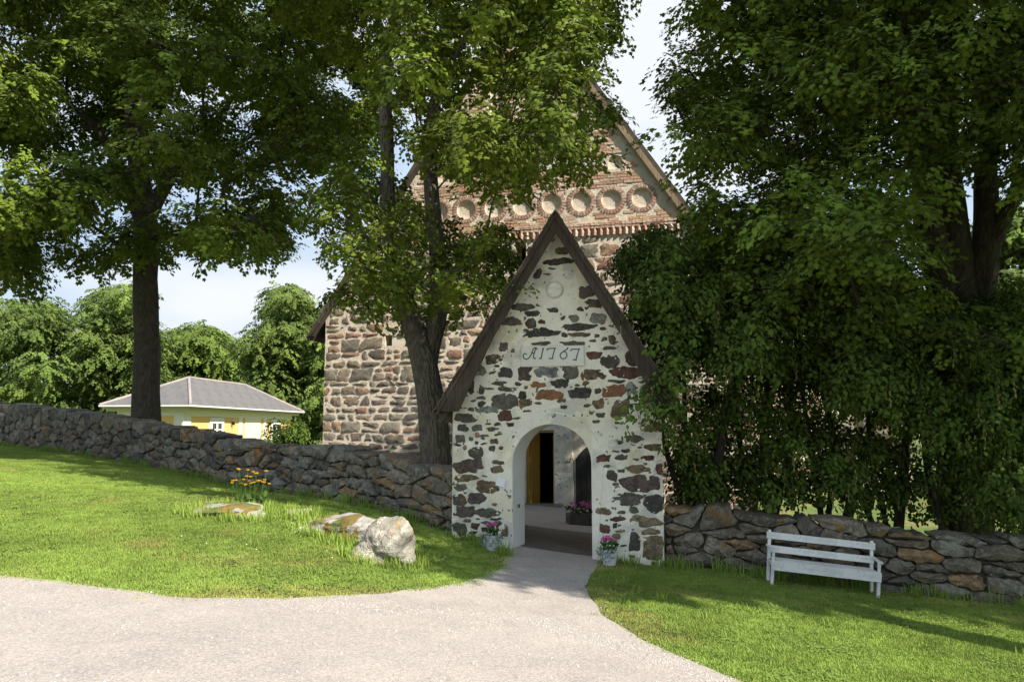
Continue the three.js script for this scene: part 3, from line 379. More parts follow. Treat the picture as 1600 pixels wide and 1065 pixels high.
const leftMapleClumps = [[-14.2,15.7,-25.1,1.04],[-13.9,11.7,-17.2,0.80],[-12.2,12.0,-19.8,0.80],[-16.5,13.0,-20.5,0.71],[-6.7,13.5,-25.0,0.78],[-10.4,11.8,-28.7,0.88],[-5.6,9.7,-20.7,0.95],[-15.6,14.9,-23.3,1.03],[-12.6,15.6,-23.0,0.71],[-15.6,20.0,-23.2,1.12],[-9.1,15.2,-27.7,0.80],[-8.7,9.3,-28.1,1.02],[-7.0,13.7,-23.9,0.88],[-11.9,13.0,-21.4,0.85],[-12.8,12.0,-24.6,0.90],[-18.8,10.6,-21.2,0.73],[-16.2,11.1,-19.0,0.82],[-8.0,13.3,-20.9,0.90],[-16.0,8.2,-18.9,1.00],[-8.0,11.2,-19.6,1.12],[-6.0,11.6,-19.7,0.98],[-13.5,11.3,-20.9,0.97],[-14.7,6.7,-20.8,1.10],[-7.1,13.4,-20.0,0.70],[-14.3,23.6,-27.8,1.12],[-8.3,12.7,-21.6,0.85],[-17.9,10.2,-22.3,0.78],[-18.3,9.7,-20.6,0.92],[-18.2,20.8,-25.4,1.06],[-5.4,19.7,-28.0,1.00],[-9.2,13.8,-27.5,0.86],[-6.4,7.3,-21.2,0.96],[-7.7,16.5,-24.1,0.80],[-4.0,12.9,-20.3,1.04],[-13.9,7.6,-18.1,1.09],[-14.0,11.4,-18.1,0.98],[-10.0,13.3,-20.8,0.73],[-7.9,9.6,-20.1,0.93],[-13.3,14.6,-17.9,0.82],[-3.8,14.3,-20.7,0.84],[-16.9,13.4,-24.2,0.96],[-9.5,17.2,-17.8,0.97],[-16.7,8.4,-23.1,1.07],[-5.2,13.8,-18.2,0.92],[-5.7,21.0,-28.1,0.76],[-9.1,19.1,-22.3,0.77],[-5.7,13.8,-21.8,0.85],[-11.1,20.4,-21.3,0.76],[-12.7,10.2,-19.8,0.70],[-13.4,14.7,-25.0,0.89],[-7.8,8.4,-19.9,0.91],[-13.1,18.1,-22.1,0.94],[-8.3,7.1,-21.5,1.00],[-8.4,9.1,-21.2,0.92],[-14.5,7.6,-17.4,1.12],[-5.9,10.1,-20.2,1.09],[-9.4,9.8,-22.5,1.10],[-15.9,13.8,-18.4,1.09],[-12.3,13.6,-27.4,0.79],[-15.1,11.5,-20.3,0.95],[-7.1,11.7,-21.7,0.82],[-13.3,16.6,-23.5,0.70],[-12.7,13.3,-20.7,0.87],[-7.2,10.3,-23.1,0.98],[-11.5,14.5,-16.9,0.82],[-12.6,7.8,-27.3,0.92],[-9.8,12.3,-21.4,0.70],[-14.5,14.4,-22.0,1.07],[-13.5,11.2,-28.2,1.02],[-13.9,9.8,-24.9,0.98],[-11.2,16.4,-24.8,0.97],[-6.1,10.9,-21.3,0.81],[-8.8,7.1,-23.7,0.77],[-6.2,13.8,-22.7,0.72],[-12.0,9.0,-22.2,0.85],[-10.2,16.9,-25.6,0.96],[-10.3,8.0,-19.0,0.98],[-7.4,7.2,-20.3,0.96],[-15.0,10.6,-19.0,1.04],[-4.9,14.6,-19.7,1.11],[-6.4,6.0,-17.2,1.09],[-10.3,16.6,-22.3,1.03],[-8.0,20.8,-24.8,0.77],[-11.3,18.4,-23.5,0.76],[-18.4,9.2,-21.4,1.02],[-15.8,8.3,-18.0,0.87],[-10.8,13.4,-19.0,0.80],[-6.9,14.9,-24.2,0.79],[-9.3,17.6,-24.3,1.09],[-17.5,16.5,-24.2,1.10],[-16.6,7.7,-26.4,0.77],[-9.8,8.0,-25.2,0.87],[-11.0,12.7,-23.4,0.73],[-13.4,13.1,-19.4,1.08],[-16.0,11.8,-25.9,1.02],[-13.7,19.7,-21.8,1.00],[-6.8,14.1,-18.5,1.04],[-16.3,11.6,-21.0,0.85],[-12.7,18.1,-29.3,1.01],[-6.3,10.2,-23.6,1.09],[-5.3,14.6,-18.8,0.86],[-11.9,19.7,-21.2,0.95],[-15.6,15.0,-21.0,1.02],[-10.5,11.0,-18.7,1.09],[-12.8,13.3,-17.7,1.12],[-8.2,11.1,-26.3,0.86],[-3.9,10.6,-21.9,0.90],[-11.3,15.0,-28.3,0.78],[-10.9,7.6,-17.5,0.74],[-9.7,14.6,-18.2,0.81],[-8.0,10.6,-17.8,0.73],[-4.9,9.4,-19.0,1.07],[-17.7,7.0,-24.4,1.07],[-5.7,16.4,-25.4,0.93],[-7.5,13.4,-23.0,0.87],[-5.0,12.3,-19.2,0.83],[-11.7,12.9,-23.5,0.93],[-17.2,17.5,-23.2,0.95],[-12.4,7.9,-21.6,1.02],[-13.2,16.4,-22.6,0.75],[-11.8,11.7,-17.1,0.77],[-18.1,7.6,-24.3,0.82],[-10.6,16.9,-26.7,0.91],[-10.9,17.0,-29.1,1.01],[-13.1,16.5,-25.3,0.75],[-13.3,9.6,-20.6,0.92],[-12.4,5.7,-19.4,0.92],[-13.0,6.8,-23.7,0.79],[-7.9,16.6,-23.0,0.70],[-17.0,12.6,-22.4,1.03],[-5.5,16.7,-20.3,1.00],[-12.7,17.6,-19.3,0.94],[-17.7,13.7,-20.4,1.00],[-16.8,17.8,-21.5,0.90],[-13.3,10.0,-19.1,1.08],[-6.9,10.3,-17.6,0.84],[-10.6,12.7,-27.1,1.08],[-15.1,12.7,-21.0,0.76],[-16.0,14.5,-18.0,0.93],[-9.8,13.6,-25.5,0.80],[-16.2,12.0,-23.4,0.71],[-14.6,18.0,-20.0,1.03],[-11.5,20.2,-25.4,0.82],[-8.1,12.9,-27.5,0.96],[-6.2,16.8,-25.4,0.97],[-12.6,12.7,-23.6,0.87],[-5.1,11.5,-23.8,0.72],[-11.1,17.0,-19.6,0.89],[-10.8,16.3,-20.3,0.93],[-10.7,12.5,-18.2,0.86],[-10.1,13.2,-23.7,1.06],[-11.8,24.4,-28.4,0.76],[-6.6,22.3,-27.5,1.06],[-12.2,12.1,-18.3,0.96],[-11.1,9.3,-17.5,0.90],[-7.5,16.2,-25.7,0.97],[-14.3,24.1,-25.4,1.08],[-19.2,11.0,-23.0,0.85],[-12.3,6.6,-19.0,1.01],[-7.2,14.2,-22.8,0.91],[-6.2,8.3,-19.3,0.89],[-14.9,14.9,-28.6,1.06],[-15.9,12.9,-18.2,0.71],[-12.4,11.2,-28.4,0.93],[-4.4,10.0,-21.2,0.80],[-10.8,13.0,-22.2,1.04],[-12.9,17.3,-29.2,0.80],[-16.1,12.7,-22.5,0.92],[-14.2,18.9,-21.8,0.87],[-17.1,7.5,-21.4,0.77],[-13.1,8.4,-26.7,0.97],[-16.0,17.6,-22.8,0.76],[-12.1,18.7,-22.3,1.08],[-10.7,12.1,-21.8,0.78],[-12.6,24.9,-26.8,0.73],[-9.0,17.3,-25.5,0.95],[-15.6,10.4,-17.8,0.80],[-17.0,19.1,-25.2,1.12],[-13.1,6.7,-19.7,1.01],[-12.4,10.5,-18.0,1.06],[-12.6,13.0,-26.4,0.81],[-8.9,15.8,-19.5,0.92],[-7.7,15.8,-22.9,0.96],[-11.6,14.4,-18.1,1.06],[-18.6,8.0,-23.7,1.10],[-19.4,13.7,-23.4,0.79],[-12.4,18.8,-28.3,0.90],[-5.3,15.2,-28.4,0.91],[-6.8,8.4,-22.1,1.13],[-5.6,10.1,-18.3,0.95],[-12.4,11.6,-24.2,0.91],[-9.7,7.3,-22.5,0.92],[-14.6,5.7,-18.7,0.75],[-12.7,13.0,-24.7,0.73],[-16.5,5.4,-20.2,0.74],[-14.8,8.6,-20.2,0.79],[-16.2,18.2,-26.3,0.71],[-13.3,12.6,-27.9,0.88],[-10.1,18.4,-20.2,0.78],[-10.8,23.1,-28.6,0.70],[-12.5,15.2,-21.8,0.98],[-4.3,14.9,-22.8,0.71],[-4.4,16.5,-25.8,0.85],[-5.8,14.4,-22.8,1.06],[-9.9,16.5,-20.8,0.96],[-10.2,15.4,-22.4,0.98],[-11.3,6.7,-16.9,1.02],[-13.2,9.9,-27.9,0.79],[-8.0,14.1,-24.1,0.86],[-17.5,15.4,-23.5,0.90],[-11.5,12.3,-24.8,0.81],[-12.5,15.8,-18.8,1.13],[-18.5,14.9,-25.4,0.71],[-17.2,12.3,-24.2,0.83],[-9.0,13.6,-17.0,0.83],[-10.0,11.2,-29.4,0.81],[-12.4,15.1,-18.1,0.92],[-10.8,13.4,-21.0,0.88],[-13.1,16.9,-26.9,0.99],[-15.6,13.3,-20.0,0.71],[-5.8,11.4,-24.6,1.07],[-13.2,15.6,-21.8,0.90],[-4.4,8.3,-18.7,0.90],[-8.3,16.3,-17.8,0.96],[-14.8,9.4,-19.0,1.07],[-7.8,13.5,-18.4,1.11],[-11.4,12.7,-17.5,1.11],[-12.2,5.7,-18.6,0.80],[-4.7,12.5,-22.3,1.07],[-11.5,14.2,-23.3,0.85],[-12.5,18.6,-19.4,1.03],[-11.0,13.5,-22.1,0.73],[-17.7,15.4,-20.8,1.06],[-18.1,17.2,-23.0,1.11],[-12.7,8.9,-17.5,0.89],[-15.8,15.6,-21.9,0.92],[-10.7,6.7,-21.8,0.89],[-13.2,7.4,-17.3,0.92],[-14.0,12.0,-28.4,1.04],[-8.6,10.5,-17.0,0.94],[-9.4,7.9,-18.9,0.95],[-8.1,9.8,-20.7,0.74],[-11.2,17.8,-23.9,0.88],[-11.3,10.8,-19.0,0.96],[-4.5,13.6,-26.8,0.82],[-17.1,12.1,-26.1,0.97],[-13.4,7.8,-22.4,1.06],[-16.9,7.1,-26.7,0.78],[-13.1,22.5,-26.7,0.94],[-7.3,17.6,-28.1,0.74],[-13.5,20.5,-23.7,0.88],[-6.8,18.6,-22.6,1.08],[-13.8,15.2,-20.4,0.71],[-15.1,16.4,-26.2,0.83],[-13.2,19.3,-26.4,0.78],[-13.0,14.4,-22.6,0.93],[-14.7,19.9,-27.3,1.11],[-13.1,12.4,-26.0,0.84],[-13.1,21.1,-26.7,1.09],[-9.8,20.6,-28.8,0.85],[-17.0,12.9,-25.2,0.88],[-6.3,6.7,-20.5,0.80],[-16.2,10.9,-25.3,0.78],[-6.1,6.7,-19.6,0.73],[-12.1,17.5,-25.8,0.83],[-10.9,6.7,-18.0,0.88],[-7.9,19.8,-22.4,0.93],[-12.7,12.2,-29.2,1.11],[-15.8,19.1,-21.4,0.78],[-18.2,13.7,-23.0,1.10],[-11.1,26.1,-27.2,0.78],[-7.9,9.0,-26.6,0.75],[-17.3,23.6,-25.9,1.13],[-13.5,11.8,-25.3,0.76],[-17.9,18.5,-26.3,0.88],[-13.1,11.0,-19.4,0.73],[-8.0,9.8,-17.5,1.05],[-15.8,7.9,-25.6,0.98],[-13.9,10.4,-23.5,0.95],[-10.8,15.5,-17.1,0.76],[-12.8,11.0,-17.2,0.73],[-11.6,21.8,-23.7,0.99],[-4.2,11.3,-23.7,0.88],[-4.7,13.1,-22.9,1.02],[-15.5,23.0,-24.3,1.07],[-12.7,17.1,-18.2,1.09],[-4.4,16.9,-20.7,0.96],[-12.0,19.0,-24.7,0.89],[-11.7,11.6,-20.2,0.78],[-9.3,15.1,-24.2,0.78],[-14.4,12.1,-26.5,0.99],[-15.3,10.8,-24.4,0.91],[-8.0,13.6,-17.6,0.76],[-10.7,21.6,-22.7,0.71],[-13.5,13.1,-25.4,0.78],[-13.5,7.3,-18.9,0.77],[-11.5,7.0,-19.2,1.03],[-5.6,15.2,-21.3,1.09],[-13.7,6.6,-20.9,0.79],[-5.0,9.8,-22.4,0.92],[-16.4,11.6,-24.4,1.08],[-13.7,12.2,-22.2,1.02],[-18.3,12.3,-24.9,0.79],[-15.2,10.6,-20.2,1.06],[-9.5,20.4,-27.0,0.88],[-8.2,12.8,-17.4,0.73],[-12.3,8.5,-27.7,0.77],[-16.7,15.4,-18.9,0.81],[-5.3,10.5,-20.8,1.09],[-7.7,14.9,-19.6,0.97],[-12.1,8.2,-22.5,0.74],[-5.6,13.4,-23.6,0.82],[-18.3,13.4,-21.8,1.09],[-13.1,9.0,-28.0,0.73],[-9.0,19.8,-22.0,0.87],[-7.7,14.3,-27.1,1.10],[-16.4,14.2,-23.3,0.86],[-12.0,9.4,-18.2,1.00],[-13.4,25.0,-26.5,1.09],[-13.6,7.3,-25.4,0.82],[-11.3,21.3,-26.2,0.77],[-17.7,12.7,-26.7,0.90],[-7.5,15.3,-25.2,1.06],[-7.7,8.1,-17.1,1.08],[-7.9,23.1,-28.7,0.99],[-8.8,15.4,-23.3,0.82],[-12.8,13.6,-23.2,0.77],[-16.5,13.3,-19.0,0.74],[-13.7,12.3,-26.8,0.73],[-14.0,25.3,-28.2,1.08],[-13.8,15.9,-22.2,1.01],[-15.6,5.2,-19.8,0.97],[-5.4,11.1,-26.6,0.83],[-5.9,19.5,-21.9,0.91],[-18.6,6.3,-22.5,0.95],[-9.8,12.0,-19.1,0.70],[-14.0,12.8,-18.2,0.87],[-16.0,8.8,-20.8,1.00],[-9.0,8.4,-28.3,1.00],[-16.1,13.6,-26.5,0.84],[-11.3,16.8,-26.1,1.07],[-10.7,14.9,-29.2,0.81],[-12.5,17.0,-19.0,0.87],[-13.5,11.6,-24.5,1.11],[-17.2,17.5,-26.1,1.05],[-9.1,21.5,-24.9,0.82],[-13.1,13.8,-16.9,0.75],[-10.0,6.9,-17.4,0.73],[-7.0,20.9,-24.1,1.08],[-6.9,23.2,-27.3,0.87]];
const middleTreeClumps = [[1.7,8.2,-15.4,0.51],[0.5,9.0,-14.8,0.47],[-0.5,11.5,-15.7,0.72],[-0.7,6.5,-14.4,0.59],[1.2,6.9,-13.2,0.71],[-0.3,9.4,-14.1,0.70],[-0.1,6.6,-13.2,0.68],[0.9,8.7,-12.3,0.52],[-0.0,10.1,-15.2,0.60],[-1.0,12.2,-14.3,0.70],[0.6,10.3,-12.3,0.68],[-2.4,10.8,-16.6,0.49],[-1.5,7.7,-13.4,0.43],[0.4,6.5,-11.6,0.52],[-0.2,12.8,-15.3,0.51],[-2.4,11.6,-16.7,0.46],[0.4,10.6,-14.3,0.46],[-1.2,9.1,-12.5,0.60],[0.6,7.7,-15.6,0.50],[-0.3,7.6,-10.8,0.43],[-0.6,14.2,-15.7,0.49],[0.0,9.2,-12.9,0.61],[-0.4,9.9,-14.8,0.44],[-0.4,8.3,-12.0,0.45],[1.5,10.9,-14.3,0.70],[0.6,13.7,-17.5,0.53],[-0.4,8.6,-12.2,0.60],[-0.7,11.0,-15.9,0.54],[-0.9,11.2,-16.2,0.50],[0.1,11.6,-17.3,0.66],[-0.1,11.4,-13.7,0.62],[0.8,8.0,-13.8,0.58],[-2.3,10.3,-15.7,0.50],[2.1,10.8,-15.6,0.54],[-1.7,9.5,-14.1,0.54],[-0.7,9.8,-17.4,0.61],[0.5,5.8,-10.9,0.70],[1.3,10.1,-17.0,0.69],[1.0,7.9,-12.1,0.66],[-1.8,8.5,-13.8,0.50],[0.2,8.8,-12.2,0.71],[0.7,7.5,-14.1,0.62],[-0.9,11.7,-14.2,0.43],[1.5,11.2,-15.4,0.66],[-0.2,9.1,-10.9,0.59],[-0.3,6.2,-12.9,0.61],[-0.2,10.8,-17.0,0.44],[0.8,12.0,-16.5,0.45],[1.3,7.9,-12.9,0.49],[-0.2,10.9,-12.7,0.71],[-1.0,13.1,-13.9,0.47],[-0.4,13.3,-16.9,0.70],[-0.8,12.2,-16.2,0.49],[-1.0,7.5,-17.1,0.57],[-1.2,9.2,-15.4,0.53],[-0.7,14.8,-17.3,0.53],[-0.1,5.7,-12.1,0.71],[0.2,13.5,-16.5,0.54],[-0.9,7.4,-11.8,0.51],[-1.4,12.4,-15.0,0.52],[-0.5,6.2,-11.2,0.46],[1.9,11.4,-16.1,0.46],[0.6,12.7,-17.6,0.54],[-0.2,8.0,-13.0,0.67],[-1.7,9.5,-12.0,0.46],[0.2,12.8,-14.2,0.44],[0.6,11.5,-13.4,0.51],[-0.4,9.8,-13.5,0.66],[1.5,9.0,-14.0,0.51],[0.7,6.8,-11.0,0.59],[-1.7,12.7,-14.7,0.61],[0.6,8.2,-15.6,0.56],[0.5,8.1,-12.1,0.71],[-1.6,7.5,-15.6,0.50],[1.1,10.7,-15.3,0.46],[1.2,13.5,-17.0,0.48],[-0.9,8.9,-13.5,0.58],[1.4,9.9,-13.9,0.52],[-0.2,10.3,-12.1,0.56],[-1.7,10.2,-14.7,0.51],[-2.0,10.0,-16.6,0.49],[0.6,9.6,-16.8,0.62],[-1.2,13.8,-16.5,0.51],[-1.1,12.8,-15.7,0.52],[-0.4,11.7,-16.5,0.43],[0.3,11.0,-11.8,0.60],[-0.7,13.9,-14.8,0.69],[0.8,10.8,-16.2,0.69],[-1.8,9.1,-16.7,0.60],[-0.7,12.1,-17.4,0.54],[-0.2,9.4,-12.3,0.49],[0.1,6.0,-11.4,0.70],[0.0,13.2,-14.3,0.58],[1.5,9.7,-15.6,0.64],[-1.9,11.3,-14.5,0.60],[-2.1,8.0,-13.8,0.46],[-1.0,8.2,-14.0,0.70],[-1.0,12.9,-17.1,0.60],[0.7,8.2,-16.9,0.57],[1.0,13.3,-16.9,0.43],[-1.6,8.3,-16.9,0.54],[-1.1,9.8,-10.8,0.54],[-0.1,12.2,-15.2,0.44],[0.0,9.1,-13.5,0.69],[-1.9,10.1,-13.9,0.53],[-1.4,7.6,-11.7,0.53],[-1.3,8.0,-17.4,0.58],[0.2,7.3,-12.5,0.63],[-0.7,6.7,-13.9,0.62],[1.2,10.4,-14.2,0.69],[1.4,9.8,-17.3,0.46],[0.4,8.5,-13.9,0.71],[1.1,12.1,-16.2,0.52],[-1.9,8.8,-15.2,0.54],[-0.6,13.4,-13.9,0.45],[-1.5,6.5,-13.0,0.44],[0.5,12.2,-17.0,0.55],[0.3,12.6,-15.0,0.47],[-1.1,7.1,-14.7,0.64],[-0.2,11.6,-14.2,0.59],[-0.0,12.1,-13.6,0.56],[-0.7,10.9,-12.1,0.63],[-2.1,13.2,-15.6,0.42],[-0.4,5.7,-10.9,0.68],[-1.0,9.0,-14.0,0.46],[-0.2,15.0,-16.3,0.58],[-1.3,8.8,-11.7,0.60],[-0.2,9.9,-11.1,0.52],[0.7,7.5,-15.2,0.67],[0.1,15.6,-17.1,0.59],[-1.6,9.8,-13.6,0.62],[2.0,13.0,-17.1,0.62],[0.1,11.3,-14.2,0.49],[-0.2,8.8,-11.5,0.49],[-0.9,10.8,-14.6,0.64],[-1.2,8.6,-13.1,0.49],[-1.4,10.6,-11.5,0.51],[-0.6,9.7,-11.9,0.50],[-1.1,10.4,-12.4,0.58],[1.5,10.9,-13.6,0.57],[1.6,11.8,-14.7,0.58],[0.3,9.2,-11.3,0.42],[1.6,9.5,-14.0,0.61],[-2.1,13.6,-16.3,0.64],[1.0,13.5,-16.2,0.43],[0.3,6.5,-14.5,0.51],[-1.7,7.4,-12.8,0.62],[-1.6,7.0,-13.7,0.67],[2.0,8.5,-16.8,0.43],[0.7,12.4,-15.5,0.68],[-1.8,14.4,-16.2,0.49],[-1.7,8.5,-12.1,0.48],[-1.4,15.0,-16.4,0.59],[0.8,12.7,-16.1,0.71],[-0.2,8.7,-14.9,0.53],[0.4,8.5,-11.8,0.48],[0.5,10.1,-17.2,0.65],[0.1,12.9,-16.1,0.66],[1.5,12.4,-15.8,0.45],[0.4,8.0,-17.4,0.67],[-1.1,15.5,-16.9,0.50],[1.0,5.9,-11.9,0.48],[-0.5,7.7,-16.6,0.72],[-1.4,9.9,-16.7,0.53],[0.5,13.8,-16.6,0.55],[1.1,7.3,-16.3,0.54],[-1.5,7.0,-11.2,0.48],[-1.5,9.1,-13.2,0.45],[-0.5,10.5,-16.6,0.45],[-1.5,7.9,-11.6,0.48],[-0.9,7.6,-15.0,0.60],[-1.3,7.8,-12.1,0.44],[1.4,10.2,-14.9,0.63],[0.4,9.6,-13.0,0.58],[-1.6,13.2,-16.3,0.52],[-2.6,4.9,-13.7,0.37],[-0.1,5.5,-15.1,0.27],[-2.8,4.6,-16.3,0.25],[-3.0,5.7,-15.0,0.27],[-1.0,4.9,-14.7,0.38],[-3.2,6.7,-16.9,0.35],[-1.1,5.6,-15.3,0.32],[-0.6,3.9,-11.9,0.25],[-2.7,6.7,-16.0,0.29],[-3.2,5.7,-15.4,0.26],[-2.7,6.3,-16.1,0.34],[-3.3,6.5,-16.0,0.38],[-2.2,6.1,-16.6,0.27],[-2.1,3.8,-16.6,0.29],[-2.3,5.4,-13.0,0.25],[-3.2,6.2,-15.2,0.36],[-2.0,3.7,-15.0,0.32],[-2.6,3.9,-14.3,0.41],[-3.4,4.5,-16.6,0.42],[-2.1,5.7,-15.8,0.24],[-3.5,5.3,-15.5,0.32],[-1.9,5.7,-14.4,0.39],[-1.9,4.4,-14.2,0.29],[-1.2,4.1,-12.2,0.33],[-2.2,4.1,-16.7,0.32],[-0.3,4.8,-15.6,0.36],[-0.5,5.4,-15.5,0.26],[-1.2,3.8,-13.1,0.28],[-2.9,5.1,-15.7,0.33],[-0.8,5.1,-14.3,0.38],[-2.6,5.6,-12.8,0.37],[-2.6,6.5,-15.4,0.45],[-2.4,4.4,-13.9,0.43],[-2.0,3.9,-12.5,0.46],[-1.7,4.8,-14.2,0.42],[-2.6,5.8,-15.6,0.26],[-1.7,4.9,-12.9,0.37],[-2.2,4.2,-12.4,0.44],[-0.4,4.1,-13.3,0.39],[-0.8,3.9,-13.2,0.41],[-1.2,5.2,-15.2,0.34],[-3.0,6.2,-16.3,0.25],[-2.4,5.6,-14.6,0.41],[-2.9,6.2,-14.0,0.40],[-0.2,4.4,-14.9,0.27],[-0.9,3.9,-11.8,0.41],[-2.4,4.5,-12.0,0.35],[-0.4,4.8,-12.4,0.25],[-0.7,5.0,-14.0,0.38],[-2.2,5.2,-14.9,0.29],[-2.0,5.8,-15.5,0.25],[-2.8,6.7,-14.3,0.28],[-0.2,4.6,-13.6,0.26],[-3.1,5.4,-13.5,0.39],[-0.1,5.5,-16.6,0.32],[-2.8,6.8,-15.5,0.37],[-1.1,4.1,-16.3,0.34],[-1.1,4.2,-14.6,0.28],[-1.2,5.0,-15.8,0.43],[-2.2,4.8,-14.1,0.26],[-0.1,5.2,-16.0,0.29],[-1.5,5.6,-15.6,0.26],[-1.9,4.7,-12.2,0.36],[-2.4,4.5,-15.7,0.30],[-3.2,5.8,-13.9,0.26],[-3.3,4.4,-15.4,0.45],[-0.5,6.0,-16.9,0.41],[-1.6,5.1,-12.1,0.36],[-3.1,5.5,-13.1,0.42],[-1.2,5.0,-16.5,0.42],[-0.2,4.7,-14.0,0.35],[-3.2,6.7,-15.4,0.46],[-1.3,5.0,-14.3,0.30],[-2.5,5.6,-16.5,0.45],[-1.9,3.8,-13.4,0.30],[-1.6,4.6,-16.2,0.38],[-0.7,4.3,-12.5,0.25],[-2.2,6.0,-12.6,0.27],[-0.4,4.9,-14.2,0.36],[-2.1,5.5,-16.1,0.28],[-2.9,4.6,-13.5,0.35],[-1.5,4.2,-13.6,0.38],[-1.7,4.2,-16.9,0.36],[-1.6,4.3,-12.2,0.33],[-2.1,5.9,-15.2,0.43],[-1.6,5.6,-15.1,0.39],[-3.7,5.8,-15.7,0.46],[-1.7,3.9,-14.6,0.30],[-0.0,4.0,-12.9,0.25],[-2.8,5.8,-13.2,0.39],[-3.7,5.5,-16.2,0.35],[-0.4,4.8,-13.4,0.44],[-2.7,4.5,-14.7,0.32],[-2.7,5.2,-12.8,0.33],[-2.5,4.8,-12.7,0.26],[-1.4,15.9,-13.1,0.78],[-0.6,15.7,-15.7,0.99],[-1.7,14.3,-12.0,0.89],[-3.8,13.1,-15.8,0.72],[-1.0,16.8,-16.4,0.95],[1.9,15.2,-14.2,0.74],[-3.8,13.9,-18.4,0.73],[-0.6,14.4,-16.0,0.81],[-1.6,17.2,-17.4,0.72],[-2.2,13.7,-13.4,0.73],[-3.7,18.1,-14.0,0.75],[-1.9,12.7,-12.5,0.99],[-3.6,11.4,-18.4,0.91],[-0.9,12.9,-14.7,0.93],[-1.9,17.7,-14.7,0.92],[-4.4,11.3,-17.7,0.88],[-4.4,11.5,-16.9,0.94],[-3.4,14.7,-16.2,0.76],[-2.8,11.6,-13.2,0.86],[-2.4,15.9,-18.0,0.71],[-5.8,13.4,-16.9,0.78],[-3.1,12.9,-13.8,0.77],[0.7,14.9,-13.3,0.82],[-3.0,14.6,-18.5,0.83],[-3.1,15.5,-13.3,1.00],[-2.1,14.8,-17.4,0.86],[-1.6,12.9,-16.1,0.97],[-4.4,12.7,-17.4,0.96],[-0.9,17.5,-17.2,0.89],[-3.3,13.0,-19.0,0.94],[1.6,10.8,-13.9,0.72],[-2.7,13.2,-12.3,0.83],[-1.9,13.5,-17.8,0.77],[-0.5,12.7,-11.6,0.72],[-3.1,13.1,-17.5,0.80],[-1.7,15.5,-17.3,0.96],[1.9,16.1,-16.5,0.75],[-4.7,15.9,-13.5,0.70],[2.2,13.2,-13.6,0.80],[2.0,12.0,-14.3,0.72],[-1.5,16.8,-12.2,0.93],[-1.6,13.9,-14.6,0.89],[-1.0,16.6,-13.7,0.98],[-0.9,17.9,-13.7,0.81],[0.7,13.6,-13.0,0.96],[-5.2,11.5,-15.3,0.95],[-3.3,13.7,-15.6,0.70],[-4.7,13.5,-14.4,0.76],[0.5,16.6,-13.1,0.87],[-4.2,13.6,-12.5,0.77],[-2.9,17.2,-15.8,0.72],[-2.9,17.4,-13.4,0.92],[2.4,13.7,-14.0,0.95],[-3.1,15.8,-19.0,0.79],[-3.2,12.2,-18.4,0.90],[-3.7,11.0,-13.2,0.98],[-5.0,16.0,-15.2,0.95],[-0.6,16.9,-12.6,0.88],[-4.5,11.9,-12.7,0.95],[0.5,14.2,-17.3,0.99],[1.5,12.8,-15.2,0.99],[0.5,16.9,-17.8,1.00],[-2.2,10.7,-13.3,0.88],[-0.9,11.7,-12.7,0.86],[-2.3,15.4,-14.2,0.97],[-3.4,12.7,-12.9,0.81],[-3.6,13.1,-14.4,1.00],[-4.0,13.6,-16.7,0.82],[-4.3,15.6,-18.1,0.78],[-2.3,18.2,-17.7,0.75],[0.5,15.5,-19.0,0.99],[0.7,12.0,-13.6,0.84],[-2.3,14.3,-13.0,0.79],[-0.4,18.4,-14.2,0.96],[0.9,17.0,-13.8,0.88],[-4.8,14.4,-16.3,0.74],[0.4,13.2,-17.7,0.80],[-3.7,10.8,-18.7,0.78],[-4.5,10.7,-13.7,0.95],[-3.5,16.6,-12.6,0.71],[-1.3,15.5,-18.5,0.97],[0.7,15.1,-15.4,0.95],[-4.2,15.1,-19.1,0.95],[-5.5,12.6,-14.6,0.98],[-0.9,13.6,-13.1,0.84]];
